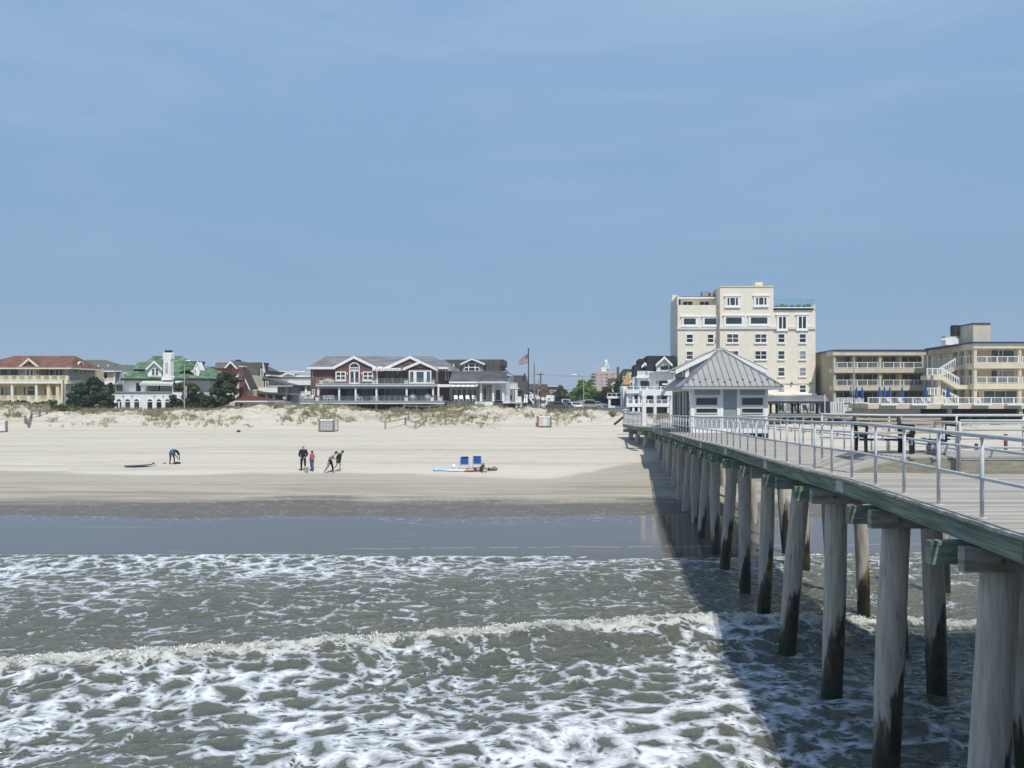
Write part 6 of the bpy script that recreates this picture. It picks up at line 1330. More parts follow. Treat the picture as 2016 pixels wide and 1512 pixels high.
def car(label, x, y, rz, col, suv=False):
    r = empty('parked_car', (x, y, 4.37), label, 'car', 'cars parked on the street'); h = 1.75 if suv else 1.42
    pr = [(-2.2, .35), (-2.25, .75), (-1.9, .92), (-1.2, .98), (-.55, h - .02), (.9, h), (1.7, 1.02 if not suv else h - .1), (2.2, .95), (2.25, .4)]
    body = MB().prism([(-.85, a, z) for a, z in pr], (1.7, 0, 0)).build('body', mat('car_paint_' + '%02d' % int(col[0] * 90), col, .25, .04, 2, spec=.6), r)
    mod = body.modifiers.new('bevel', 'BEVEL'); mod.width = .07; mod.segments = 2
    gl_ = MB().prism([(-.865, a, z) for a, z in ((-1.05, 1.0), (-.55, h - .12), (.85, h - .10), (1.4, 1.02))], (1.73, 0, 0)); gl_.build('side_window', GL[2], r)
    MB().prism([(-.72, -1.17, 1.02), (.72, -1.17, 1.02), (.66, -.62, h - .1), (-.66, -.62, h - .1)], (0, -.03, .02)).build('windscreen', GL[2], r)
    for sx in (-.83, .83):
        for sy in (-1.35, 1.35):
            w = MB().tube([(sx - .1, sy, .33), (sx + .1, sy, .33)], .33, 14).build('wheel', M_dark, r); MB().tube([(sx - .115, sy, .33), (sx + .115, sy, .33)], .18, 10).build('rim', M_grey, w)
    for sx in (-.62, .62): MB().box(sx - .16, sx + .16, -2.27, -2.2, .62, .76).build('headlight', G_lt, r)
    MB().box(-.5, .5, -2.28, -2.22, .45, .58).build('grille', M_dark, r); r.rotation_euler = (0, 0, rz); return r
for lab, px, d, rz, c, s_ in (('white car nearest the dunes in the street', 1131, 128, .25, (.6, .6, .6), False), ('white van shaped car further up the street on the left', 1114, 165, 0, (.62, .62, .62), True), ('dark grey car parked at the left kerb of the street', 1101, 132, 1.3, (.10, .105, .11), False), ('silver car on the right side beside the lamp post', 1163, 140, 1.45, (.36, .38, .40), True), ('dark car in the middle of the street', 1122, 150, .1, (.05, .05, .06), False), ('pale grey car behind the lamp post', 1150, 160, 1.2, (.42, .43, .44), False), ('blue grey car at the right end of the parked row', 1173, 150, 1.5, (.2, .24, .28), False), ('white car far up the street', 1136, 205, 0, (.66, .66, .66), False)):
    car(lab, U(px, 800, d)[0], d, rz, c, s_)
# ------------------------------------------------------------------ foliage
def leaf_quads(centres, radii, n, size, flat=1.0, up_bias=.35, asp=.6):
    """n quads spread through ellipsoid clumps, denser towards their shells"""
    centres = np.array(centres, float); radii = np.array(radii, float)
    if radii.ndim == 1: radii = np.stack([radii, radii, radii * flat], -1)
    w = radii[:, 0] ** 2; k = rng.choice(len(centres), n, p=w / w.sum())
    v = rng.normal(size=(n, 3)); v /= np.linalg.norm(v, axis=1)[:, None]; rr = rng.random(n) ** .38
    p = centres[k] + v * radii[k] * rr[:, None]
    a = v + rng.normal(size=(n, 3)) * .7; a[:, 2] += up_bias; a /= np.linalg.norm(a, axis=1)[:, None]
    t = np.cross(a, rng.normal(size=(n, 3))); t /= np.linalg.norm(t, axis=1)[:, None]; b = np.cross(a, t)
    s = size * (.6 + .8 * rng.random(n))[:, None]
    return np.stack([p - t * s - b * s * asp, p + t * s - b * s * asp * .5, p + t * s * .6 + b * s * asp, p - t * s * .7 + b * s * asp], 1)
def leafm(name, c1, c2):
    return mat(name, c1, .65, 0, 1.0, col2=c2, spec=.25, detail=6)
L_ced = leafm('dark_cedar_leaf', (.020, .045, .020), (.062, .100, .042)); L_pine = leafm('pine_needles', (.026, .044, .018), (.085, .102, .042))
L_lime = leafm('light_green_leaf', (.08, .15, .025), (.17, .25, .05)); L_mid = leafm('mid_green_leaf', (.02, .05, .018), (.05, .09, .03)); L_brn = leafm('brown_olive_leaf', (.03, .03, .016), (.055, .05, .028))
L_shrub = leafm('shrub_leaf', (.05, .075, .02), (.12, .14, .045)); L_grass = leafm('beach_grass_blade', (.13, .13, .065), (.33, .29, .17)); L_dry = leafm('dry_grass_blade', (.16, .13, .08), (.26, .21, .13))
M_bark = mat('bark', (.07, .055, .045), .9, .3, 3)
def tree(name, label, d, base, clumps, m, n, size, trunk_r=.2, flat=.8, group=None, cat='tree', limbs=True, stems=None):
    """clumps: (px, py, radius in photo px)"""
    g = Vector(U(base[0], base[1], d)); r = empty(name, g, label, cat, group); C = []; Rr = []; b = MB()
    for i, (px, py, rp) in enumerate(clumps):
        R_ = rp * d / F; c = Vector(U(px, py, d)) - g; c.y += random.uniform(-.5, .5) * R_ * 1.2
        C.append(tuple(c)); Rr.append(R_ * .75)
        for q in range(10):
            v = Vector((random.gauss(0, 1), random.gauss(0, 1), random.gauss(0, .7))).normalized() * R_ * random.uniform(.5, 1.0); C.append(tuple(c + v)); Rr.append(R_ * random.uniform(.28, .48))
        b.tube([(0, 0, -.3), (c.x * .3 + random.uniform(-.2, .2), c.y * .4, c.z * .45), tuple(c)], [trunk_r * .7, trunk_r * .4, trunk_r * .1], 7)
    b.build('trunk', M_bark, r)
    quads_mesh('crown', leaf_quads(C, Rr, int(n * 2.6), size * .92, flat), m, r); return r
tree('cedar_tree', 'broad dark cedar between the stucco mansion and the white villa', 106, (180, 808), [(150, 780, 13), (163, 767, 13), (178, 757, 12), (182, 748, 7), (194, 762, 13), (205, 775, 13), (190, 785, 17), (168, 792, 17), (142, 795, 12), (207, 795, 12), (190, 747, 4)], L_ced, 9000, .17, .28)
tree('cedar_tree', 'narrow dark cedar against the left wall of the white villa', 104, (218, 810), [(217, 758, 4.5), (217, 770, 6), (218, 785, 7), (216, 800, 8)], L_ced, 3000, .15, .15)
tree('pine_tree', 'low spreading pine in front of the white villa', 106, (375, 812), [(350, 762, 10), (342, 782, 8), (352, 795, 12), (368, 760, 9), (385, 765, 12), (372, 778, 12), (395, 780, 12), (384, 797, 15), (365, 804, 12), (404, 795, 12), (342, 800, 7), (412, 786, 9), (408, 800, 9), (336, 795, 6), (375, 790, 12)], L_pine, 8500, .16, .22)
tree('pine_tree', 'taller wind shaped pine in front of the red roof house', 108, (436, 810), [(447, 737, 9), (437, 745, 11), (455, 748, 11), (430, 758, 11), (450, 760, 12), (462, 768, 8), (436, 775, 10), (440, 790, 13), (452, 784, 8), (423, 796, 12), (422, 770, 8)], L_pine, 8500, .16, .24)
tree('street_tree', 'large light green street tree behind the lamp post', 190, (1150, 808), [(1150, 762, 13), (1137, 770, 12), (1162, 768, 13), (1172, 778, 10), (1130, 782, 12), (1150, 785, 15), (1168, 792, 10), (1138, 795, 8), (1160, 755, 7), (1147, 754, 6)], L_lime, 9000, .32, .35)
tree('street_tree', 'round dark green street tree left of the big light green one', 215, (1106, 806), [(1098, 780, 10), (1108, 776, 11), (1118, 784, 10), (1096, 792, 9), (1112, 794, 10), (1103, 768, 5)], L_mid, 5000, .34, .35)
tree('street_tree', 'dark brownish street tree in front of the pink tower', 165, (1182, 808), [(1178, 782, 10), (1190, 780, 10), (1196, 792, 9), (1184, 794, 11), (1174, 795, 9), (1192, 770, 6)], L_brn, 5000, .26, .35)
tree('street_tree', 'slim green tree beside the dark green roof house', 160, (1216, 806), [(1214, 765, 6), (1217, 756, 5), (1216, 774, 6), (1221, 762, 4)], L_mid, 2000, .22, .3)
tree('street_tree', 'small pale green tree behind the flagpole awnings', 160, (1024, 808), [(1024, 770, 5), (1026, 780, 6), (1023, 790, 7)], L_shrub, 2000, .22, .3)
tree('street_tree', 'thin tree top rising behind the brown house', 240, (1105, 806), [(1104, 764, 5), (1108, 770, 5)], L_shrub, 900, .3, .3)
# shrubs
def shrub(label, d, x0, x1, yt, yb, m, n=1800, size=.13, name='shrub', cat='shrub'):
    cx = (x0 + x1) / 2; w = (x1 - x0) / 2; h = (yb - yt); g = Vector(U(cx, yb, d)); g.z = min(g.z, gz(g.x, d) + .1); r = empty(name, g, label, cat); C = []; Rr = []; k = max(3, int(w / 3)); b = MB()
    for i in range(k * 2):
        px = x0 + (x1 - x0) * random.random(); e = 1 - ((px - cx) / w) ** 2; top = yb - h * (.35 + .65 * max(e, 0) ** .5) * random.uniform(.8, 1.0)
        R_ = h * random.uniform(.26, .4) * d / F; c = Vector(U(px, top, d)) - g; c.z -= R_; c.y += random.uniform(-.8, .8); C.append(tuple(c)); Rr.append(R_ * .9)
        C.append((c.x, c.y, c.z * .4)); Rr.append(R_); b.tube([(c.x * .3, 0, -.1), tuple(c)], [.03, .01], 5)
    b.build('stem', M_bark, r); quads_mesh('foliage', leaf_quads(C, Rr, n, size, .9), m, r); return r
shrub('bright green shrub below the cedar and left of the white villa', 98, 100, 152, 792, 810, L_shrub, 2800)
shrub('dark bush with spiky left side below the mansion terrace', 99, 70, 100, 788, 808, L_ced, 2000)
for i, (a, c) in enumerate(((0, 14), (18, 34), (38, 48), (48, 70))): shrub('dark spiky shrub, %s from the left below the mansion terrace' % ord_[i], 100, a, c, 786, 805, L_ced, 900, .14)
shrub('dark evergreen spray right of the mansion columns', 99.5, 92, 102, 779, 806, L_ced, 900)
shrub('green bush on the dune in front of the mansion basement windows', 97, 745, 797, 805, 820, L_shrub, 2600)
shrub('green bush beside the bent rail fence', 92, 848, 875, 812, 831, L_shrub, 1800, .10)
shrub('tall tawny grass clump below the striped awning', 94, 906, 955, 799, 817, L_grass, 2600, .10)
shrub('tawny clump left of the brick stair', 95, 962, 980, 799, 817, L_grass, 1300, .10)
shrub('olive bush under the left end of the brick wall', 94, 876, 906, 802, 818, L_shrub, 1600, .10)
shrub('brown green bush on the dune left of the grey barrier', 92, 1138, 1176, 804, 823, L_grass, 2200, .10)
shrub('brown bush against the blue grey fence', 90, 1192, 1216, 806, 827, L_grass, 1900, .10)
shrub('low green scrub behind the patterned container', 98, 1060, 1100, 800, 814, L_shrub, 2200, .11)
shrub('olive scrub right of the porch house', 98, 1014, 1040, 800, 813, L_shrub, 1500, .11)
shrub('dark rounded bush, left of two on the dune before the mansion', 90, 517, 540, 809, 826, L_shrub, 1500, .09)
shrub('dune bush on the crest below the shingled house porch', 92, 538, 552, 800, 812, L_shrub, 900, .09)
shrub('ragged bush below the white balcony house', 90, 555, 579, 806, 822, L_shrub, 1400, .09)
shrub('wide bush left of the white lattice container', 90, 590, 610, 807, 821, L_shrub, 1500, .09)
shrub('leaning bush at the left of the shingled house dune', 90, 488, 512, 806, 820, L_grass, 1300, .09)
shrub('dark shrub hump left on the dune below the green bush', 92, 113, 134, 811, 828, L_shrub, 1500, .09)
shrub('narrow shrub on the sandy slope below the cedar', 88, 203, 214, 820, 840, L_grass, 700, .08)
shrub('round shrub on the slope below the cedar', 91, 168, 186, 812, 828, L_grass, 1100, .08)
for i, (a, c, y) in enumerate(((1752, 1770, 809), (1778, 1800, 810), (1705, 1725, 812), (1820, 1836, 811))): shrub('brown scrubby bush, %s along the foot of the motel terrace' % ord_[i], 95, a, c, y, 824, L_brn, 900, .09)
# ------------------------------------------------------------------ dune grass (uncountable)
def grass():
    P = []; n = 42000
    x = rng.uniform(-72, 74, n); y = rng.uniform(82, 103, n)
    dens = fbm(x * .28 + 5, y * .35, 4, .6); crest = np.clip((y - 83.5) / 5, 0, 1)
    pier_ok = ~((x > st_x(y) - 2 + 0) & (x < 14) & (y > 99)) & ~((x > 10.5) & (x < 17) )
    px = x / y * F + 1008
    thin = np.where((px > 725) & (px < 850) & (y < 92), .3, 1) * np.where((px > 1000) & (px < 1230) & (y < 90), .35, 1) * np.where(x > 17, .8, 1)
    keep = (dens + .17 * (y > 92.5) + .05 > .54 + .24 * rng.random(n) * (1 - .4 * crest)) & (rng.random(n) < crest * thin) & pier_ok
    x, y = x[keep], y[keep]; z = zt(x, y); m = len(x)
    B_ = 9; X = np.repeat(x, B_) + rng.normal(0, .12, m * B_); Y_ = np.repeat(y, B_) + rng.normal(0, .12, m * B_); Z = np.repeat(z, B_) - .03
    h = np.repeat(rng.uniform(.16, .44, m) * (1 + .5 * (fbm(x * .5, y * .5 + 3, 2) > .55)), B_) * rng.uniform(.6, 1.1, m * B_); a = rng.uniform(0, 6.28, m * B_); lean = rng.uniform(.05, .55, m * B_) * h
    dx = np.cos(a) * lean; dy = np.sin(a) * lean; w = rng.uniform(.014, .034, m * B_); wx = -np.sin(a + 1) * w; wy = np.cos(a + 1) * w * .3; wx = np.where(np.abs(wx) < .008, .012, wx)
    p0 = np.stack([X - wx, Y_ - wy, Z], -1); p1 = np.stack([X + wx, Y_ + wy, Z], -1); p2 = np.stack([X + dx + wx * .35, Y_ + dy, Z + h], -1); p3 = np.stack([X + dx - wx * .35, Y_ + dy, Z + h], -1)
    o = quads_mesh('dune_grass', np.stack([p0, p1, p2, p3], 1), L_grass); tag(o, 'tufts of beach grass scattered over the dunes', 'grass', kind='stuff')
grass()
# shells and litter line on the sand
b = MB()
for i in range(150):
    px = random.uniform(926, 984); d = random.uniform(82.5, 85.5); p = U(px, 800, d); z = gz(p[0], d); r = random.uniform(.03, .09); b.ball((p[0], d, z + r * .3), r, 6, 4, (1.2, 1, .5))
tag(b.build('shell_litter', mat('broken_shells', (.50, .38, .34), .7, .4, 6, col2=(.70, .68, .66))), 'patch of pinkish broken shells at the dune foot', 'shells', kind='stuff')
# spray where water strikes a pile
P = []
pc = np.array([10.85, 24.0, .25]); pts = pc + np.stack([rng.normal(.1, .22, 500), rng.normal(0, .18, 500), np.abs(rng.normal(0, .22, 500))], -1)
pts = np.concatenate([pts, SPRAY]); K = len(pts); s = np.concatenate([rng.uniform(.008, .03, 500), rng.uniform(.010, .034, K - 500)])[:, None]; t = rng.normal(size=(K, 3)); t /= np.linalg.norm(t, axis=1)[:, None]; u = np.cross(t, rng.normal(size=(K, 3))); u /= np.linalg.norm(u, axis=1)[:, None]
tag(quads_mesh('sea_spray', np.stack([pts - t * s, pts - u * s, pts + t * s, pts + u * s], 1), mat('spray_white', (.66, .66, .62), .6, .05, 3)), 'white droplets thrown up along the breaking crest and at a pile', 'spray', kind='stuff')
# ------------------------------------------------------------------ containers, fences
def lattice_m(name, a, c, hx=.0):
    m = bpy.data.materials.new(name); m.use_nodes = True; nt = m.node_tree; L = nt.links; b = nt.nodes['Principled BSDF']; b.inputs['Roughness'].default_value = .6
    tc = N(nt, 'ShaderNodeTexCoord'); mp = N(nt, 'ShaderNodeMapping'); mp.inputs['Rotation'].default_value = (0, math.radians(45), 0); L.new(tc.outputs['Object'], mp.inputs[0])
    ck = N(nt, 'ShaderNodeTexChecker'); ck.inputs['Scale'].default_value = 9; L.new(mp.outputs[0], ck.inputs[0]); ck.inputs['Color1'].default_value = (.72, .72, .72, 1)
    s = N(nt, 'ShaderNodeSeparateXYZ'); L.new(tc.outputs['Object'], s.inputs[0]); r = N(nt, 'ShaderNodeValToRGB'); L.new(s.outputs[0], r.inputs[0])
    e = r.color_ramp.elements; e[0].position = 0; e[0].color = (*a, 1); e[1].position = 1; e[1].color = (*c, 1)
    if hx:
        mr_ = N(nt, 'ShaderNodeMapRange'); L.new(s.outputs[0], mr_.inputs[0]); mr_.inputs['From Min'].default_value = -.9; mr_.inputs['From Max'].default_value = .9; L.new(mr_.outputs[0], r.inputs[0])
        e[0].color = (.50, .10, .10, 1); x = e.new(.38); x.color = (.62, .22, .18, 1); x = e.new(.52); x.color = (.65, .65, .62, 1); x = e.new(.72); x.color = (.10, .22, .25, 1); e[-1].color = (.08, .30, .12, 1)
    L.new(r.outputs[0], ck.inputs['Color2']); L.new(ck.outputs[0], b.inputs['Base Color']); return m
def container(label, px, py, d, w, h, m, rz=0, trim=None):
    p = U(px, py, d); g = (p[0], d, gz(p[0], d)); r = empty('lattice_container', g, label, 'container', 'lattice sided containers on the sand'); trim = trim or mat('brown_board', (.20, .15, .12), .8, .2, 3)
    D = 1.1; MB().box(-w / 2 + .07, w / 2 - .07, 0, .03, .12, h - .12).build('lattice_panel', m, r); MB().box(-w / 2 + .07, w / 2 - .07, D - .05, D, .12, h - .05).build('back_panel', M_offw, r)
    for sx in (-1, 1): MB().box(sx * w / 2 - .03, sx * w / 2 + .03, .0, D, .15, h - .12).build('side_panel', M_offw, r)
    for sx in (-1, 1):
        for y in (-.04, D): MB().box(sx * w / 2 - .07, sx * w / 2 + .07, y - .05, y + .07, -.2, h + .02).build('corner_post', trim, r)
    MB().box(-w / 2 - .02, w / 2 + .02, -.05, .06, .02, .12).build('base_board', M_dark, r); MB().prism([(-w / 2, -.04, h - .12), (w / 2, -.04, h - .12), (w / 2, -.04, h + .06), (.1, -.04, h - .03), (-w / 2, -.04, h + .08)], (0, .08, 0)).build('top_board', M_white, r)
    MB().box(-w / 2, w / 2, .05, D, h - .10, h - .04).build('lid', M_offw, r); r.rotation_euler = (0, 0, rz); return r
lm = lattice_m('dark_lattice', (.10, .10, .11), (.10, .10, .11))
container('white lattice container with brown corner posts left of centre', 643, 850, 79.5, 1.55, 1.25, lm, -.12)
container('container with red blue and green patterned lattice below the flagpole', 1072, 838, 84, 1.40, 1.20, lattice_m('coloured_lattice', (.5, .1, .1), (.1, .3, .1), 1), .05)
container('white container cut by the left edge of the view', -3, 852, 79, 1.3, 1.15, mat('white_boards', (.66, .66, .66), .7, .06, 2), .5)
M_rail = mat('split_rail_wood', (.30, .25, .185), .85, .2, 4, stretch=(1, 1, 5)); M_railg = mat('grey_split_rail', (.22, .205, .18), .9, .2, 4)
def rail_fence(label, posts, m, hrail=(.72,), d_of=None):
    pts = []
    for px, d in posts: x = U(px, 800, d)[0]; pts.append(Vector((x, d, gz(x, d))))
    r = empty('split_rail_fence', pts[0], label, 'fence'); o = tuple(pts[0])
    for p in pts: MB().box(p.x - .08, p.x + .08, p.y - .08, p.y + .08, p.z - .4, p.z + .92).build('post', m, r, o)
    for a, c in zip(pts[:-1], pts[1:]):
        for h in hrail: MB().beam(a + Vector((0, 0, h)), c + Vector((0, 0, h + random.uniform(-.05, .05))), .09, .11).build('rail', m, r, o)
rail_fence('pale wooden rail fence bending forward across the sand below the brick mansion', [(758.5, 82.5), (798.5, 86), (818.5, 82.5), (839, 87)], M_rail)
rail_fence('straight grey rail fence along the front of the mansion basement', [(796, 96), (820, 96), (845, 96), (868, 96)], M_railg, (.8,))
rail_fence('low weathered rail fence on the dunes at far left', [(50, 86), (56.5, 84), (62, 88), (78, 88.5), (92, 89)], M_railg, (.45, .75))
b = MB(); g0 = Vector((U(478, 800, 84)[0], 84, 0)); pts = []
for i in range(9): px = 478 + 27 * i / 8; x = U(px, 800, 84)[0]; pts.append((x, 84 + .4 * math.sin(i), gz(x, 84) + .10 + .12 * math.sin(i * .8)))
tag(b.tube(pts, [.02, .03, .04, .045, .045, .045, .04, .03, .02], 7).build('driftwood', M_railg), 'long bleached driftwood branch on the slope', 'driftwood')
def lump(name, label, cat, px, d, s, m):
    x = U(px, 800, d)[0]; b = MB().ball((0, 0, 0), 1, 10, 7); b.v = [(v[0] * s[0] * random.uniform(.8, 1.15), v[1] * s[1] * random.uniform(.8, 1.1), v[2] * s[2] * random.uniform(.8, 1.15)) for v in b.v]
    o = b.build(name, m, None, smooth=True); o.location = (x, d, gz(x, d) + s[2] * .5); return tag(o, label, cat)
lump('debris_clump', 'small dark clump of debris on the pale sand below the pines', 'debris', 470, 80, (.22, .15, .13), M_dark)
# posts along the back of the dune
# ------------------------------------------------------------------ people
def skin_mesh(verts, edges, radii, root=0, sub=1):
    me = bpy.data.meshes.new('tmp'); me.from_pydata(verts, edges, []); o = bpy.data.objects.new('tmp', me); COL.objects.link(o)
    mod = o.modifiers.new('s', 'SKIN'); mod.use_smooth_shade = True
    for i, sv in enumerate(me.skin_vertices[0].data):
        r = radii[i]; sv.radius = (r, r) if not isinstance(r, tuple) else r; sv.use_root = (i == root)
    if sub: s = o.modifiers.new('u', 'SUBSURF'); s.levels = sub; s.render_levels = sub
    dg = bpy.context.evaluated_depsgraph_get(); ev = o.evaluated_get(dg); out = bpy.data.meshes.new_from_object(ev); bpy.data.objects.remove(o); return out
def mesh_obj(name, me, m, parent):
    me.materials.clear(); me.materials.append(m); o = bpy.data.objects.new(name, me); COL.objects.link(o); o.parent = parent
    for p in me.polygons: p.use_smooth = True
    return o
SKIN = mat('skin', (.50, .27, .19), .6, .06, 4); SKIN2 = mat('skin_brown', (.15, .075, .05), .6, .08, 4); SKIN3 = mat('pinkish_skin', (.52, .30, .24), .6, .06, 4)
NAMES = ['pelvis', 'waist', 'chest', 'neck', 'skull', 'shL', 'elL', 'wrL', 'haL', 'shR', 'elR', 'wrR', 'haR', 'hipL', 'knL', 'anL', 'toL', 'hipR', 'knR', 'anR', 'toR']
EDG = [('pelvis', 'waist'), ('waist', 'chest'), ('chest', 'neck'), ('neck', 'skull'), ('chest', 'shL'), ('shL', 'elL'), ('elL', 'wrL'), ('wrL', 'haL'), ('chest', 'shR'), ('shR', 'elR'), ('elR', 'wrR'), ('wrR', 'haR'),
       ('pelvis', 'hipL'), ('hipL', 'knL'), ('knL', 'anL'), ('anL', 'toL'), ('pelvis', 'hipR'), ('hipR', 'knR'), ('knR', 'anR'), ('anR', 'toR')]
RAD = dict(pelvis=.135, waist=.125, chest=.145, neck=.058, skull=.05, shL=.062, elL=.042, wrL=.028, haL=.03, shR=.062, elR=.042, wrR=.028, haR=.03, hipL=.095, knL=.058, anL=.038, toL=.032, hipR=.095, knR=.058, anR=.038, toR=.032)
STAND = dict(pelvis=(0, 0, .95), waist=(0, 0, 1.12), chest=(0, 0, 1.34), neck=(0, 0, 1.50), skull=(0, -.01, 1.60), shL=(-.19, 0, 1.42), elL=(-.25, .02, 1.14), wrL=(-.24, -.06, .90), haL=(-.23, -.08, .81), shR=(.19, 0, 1.42), elR=(.25, .02, 1.14), wrR=(.24, -.06, .90), haR=(.23, -.08, .81),
             hipL=(-.10, 0, .90), knL=(-.13, -.02, .50), anL=(-.14, .03, .09), toL=(-.15, -.13, .04), hipR=(.10, 0, .90), knR=(.13, -.02, .50), anR=(.14, .03, .09), toR=(.15, -.13, .04))
def person(label, loc, rz, pose, skin, clothes, hair=None, scale=1.0, bulk=1.0, face=(0, -1, 0), hairm=None, lie=None):
    """pose overrides joints of STAND; clothes: list of (part, material, joints, extra radius)"""
    J = dict(STAND); J.update(pose); r = empty('person', loc, label, 'person'); r.rotation_euler = (0, 0, rz); r.scale = (scale,) * 3
    V = [J[n] for n in NAMES]; E = [(NAMES.index(a), NAMES.index(c)) for a, c in EDG]; R_ = [RAD[n] * (bulk if n in ('pelvis', 'waist', 'chest') else 1) for n in NAMES]
    # fingers: four unequal and a thumb at each hand
    for s in 'LR':
        h = Vector(J['ha' + s]); w = Vector(J['wr' + s]); dr = (h - w).normalized(); sd = dr.cross(Vector((0, 1, 0))); sd = sd.normalized() if sd.length > .1 else Vector((1, 0, 0))
        for k, ln in enumerate((.062, .072, .068, .052)):
            a = h + sd * (.024 - .016 * k) + dr * .02; i = len(V); V += [tuple(a), tuple(a + dr * ln * .6 + Vector((0, -.008, 0))), tuple(a + dr * ln + Vector((0, -.02, 0)))]; R_ += [.009, .008, .007]; E += [(NAMES.index('ha' + s), i), (i, i + 1), (i + 1, i + 2)]
        a = w.lerp(h, .5) + sd * .03; i = len(V); V += [tuple(a), tuple(a + dr * .04 + sd * .02)]; R_ += [.010, .008]; E += [(NAMES.index('ha' + s), i), (i, i + 1)]
    me = skin_mesh(V, E, R_)
    bm = bmesh.new(); bm.from_mesh(me)
    # head with brow, nose, chin and ears joined onto the neck
    up = (Vector(J['skull']) - Vector(J['neck'])).normalized(); fw = Vector(face); fw = (fw - up * fw.dot(up)).normalized(); rt = fw.cross(up); hc = Vector(J['skull']) + up * .065
    ret = bmesh.ops.create_uvsphere(bm, u_segments=20, v_segments=14, radius=1.0)
    for v in ret['verts']:
        x, y, z = v.co; px = .076 * x; py = -.095 * y; pz = .118 * z
        if y < 0: 
            f = -y; py = .098 * f
            if z < -.3: px *= .82 + .1 * z; 
            if abs(x) < .16 and -.28 < z < .12: py += .022 * (1 - (z + .28) / .6)
            if .15 < abs(x) < .5 and .02 < z < .22: py -= .010
            if abs(x) < .3 and -.55 < z < -.42: py += .006
        else: py = -.095 * y
        if abs(x) > .93 and abs(z) < .3: px *= 1.12
        v.co = hc + rt * px + fw * py + up * pz
    bm.to_mesh(me); bm.free()
    body = mesh_obj('body', me, skin, r)
    eb = MB()
    for s in (-1, 1): eb.ball(hc + rt * s * .03 + fw * .088 + up * .008, .010, 6, 4)
    eb.build('eyes', M_dark, r); MB().beam(hc + rt * -.022 + fw * .094 - up * .055, hc + rt * .022 + fw * .094 - up * .055, .008, .006).build('mouth', M_rust, r)
    if hair:
        hb = MB().ball((0, 0, 0), 1, 14, 9); out = []
        for x, y, z in hb.v:
            k = 1.0 + .05 * math.sin(9 * x + 5 * z); zz = z if z > -.25 else z * (1.0 if hair == 'short' else 1.55); yy = y * (.108 if y > 0 else .085 if z > .15 else .05)
            out.append(tuple(hc + up * .012 + rt * x * .088 * k - fw * (yy + .012) * k + up * zz * .122 * k))
        hb.v = out; hb.build('hair', hairm or mat('dark_hair', (.018, .012, .009), .7, .2, 6), r, smooth=True)
    for s in 'LR': J['th' + s] = tuple(Vector(J['hip' + s]).lerp(Vector(J['kn' + s]), .55))
    for part, m, js, ex in clothes:
        idx = {n: i for i, n in enumerate(js)}; pos = [J[n] if isinstance(n, str) else n for n in js]
        ed = [(idx[a], idx[c]) for a, c in EDG2 if a in idx and c in idx]
        rr = [RAD[n] * (bulk if n in ('pelvis', 'waist', 'chest') else 1) + ex for n in js]
        mesh_obj(part, skin_mesh([J[n] for n in js], ed, rr), m, r)
    return r
EDG2 = EDG + [('hipL', 'thL'), ('hipR', 'thR')]; RAD['thL'] = RAD['thR'] = .082; SHORTS = ['waist', 'pelvis', 'hipL', 'thL', 'hipR', 'thR']
TOP = ['pelvis', 'waist', 'chest', 'neck', 'shL', 'elL', 'wrL', 'shR', 'elR', 'wrR']; TEE = ['pelvis', 'waist', 'chest', 'shL', 'elL', 'shR', 'elR']; PANTS = ['waist', 'pelvis', 'hipL', 'knL', 'anL', 'hipR', 'knR', 'anR']
SHOES = (['anL', 'toL'], ['anR', 'toR'])
def cl(name, c): return mat(name, c, .85, .15, 5)
navy = cl('navy_jacket', (.010, .013, .022)); blk = cl('black_trousers', (.014, .014, .020))
def at(px, py):
    """point of the beach seen at a photo pixel"""
    lo, hi = 40.0, 90.0
    for _ in range(40):
        d = (lo + hi) / 2; x = (px - 1008) * d / F; z = CZ + (HZ - py) * d / F
        if z > gz(x, d): lo = d
        else: hi = d
    x = (px - 1008) * d / F; return (x, d, gz(x, d))
hands_in = dict(elL=(-.29, .03, 1.14), wrL=(-.19, -.12, .98), haL=(-.13, -.14, .93), elR=(.29, .03, 1.14), wrR=(.19, -.12, .98), haR=(.13, -.14, .93))
person('bald man standing in black jacket and trousers with hands in his pockets', at(597, 927), 0, hands_in, SKIN3, [('jacket', navy, TOP, .040), ('trousers', blk, PANTS, .022), ('shoes', M_dark, SHOES[0], .012), ('shoes', M_dark, SHOES[1], .012)], None, 1.0, 1.12)
pk = cl('pink_cardigan', (.42, .12, .16)); jn = cl('blue_jeans', (.09, .14, .25))
person('small person in pink cardigan and jeans beside the bald man', at(614.5, 927.5), -.7, dict(wrR=(.20, -.16, 1.0), haR=(.16, -.22, .98), anL=(-.10, .05, .09)), SKIN2, [('cardigan', pk, TOP, .05), ('jeans', jn, PANTS, .03), ('shoes', blk, SHOES[0], .015), ('shoes', blk, SHOES[1], .015)], 'long', .80, 1.05)
gy = cl('pale_grey_tshirt', (.42, .43, .48)); dk = cl('dark_blue_track_pants', (.014, .016, .035))
walk = dict(pelvis=(0, 0, .90), waist=(0, -.07, 1.06), chest=(0, -.20, 1.25), neck=(0, -.31, 1.37), skull=(0, -.40, 1.42), shL=(-.18, -.24, 1.32), elL=(-.25, -.02, 1.12), wrL=(-.20, -.14, .95), haL=(-.19, -.20, .90), shR=(.18, -.24, 1.32), elR=(.24, -.16, 1.06), wrR=(.2, -.34, .98), haR=(.2, -.40, .96),
            hipL=(-.10, 0, .85), knL=(-.11, .13, .46), anL=(-.11, .38, .10), toL=(-.11, .26, .03), hipR=(.10, -.02, .85), knR=(.11, -.16, .47), anR=(.11, -.20, .08), toR=(.11, -.36, .04))
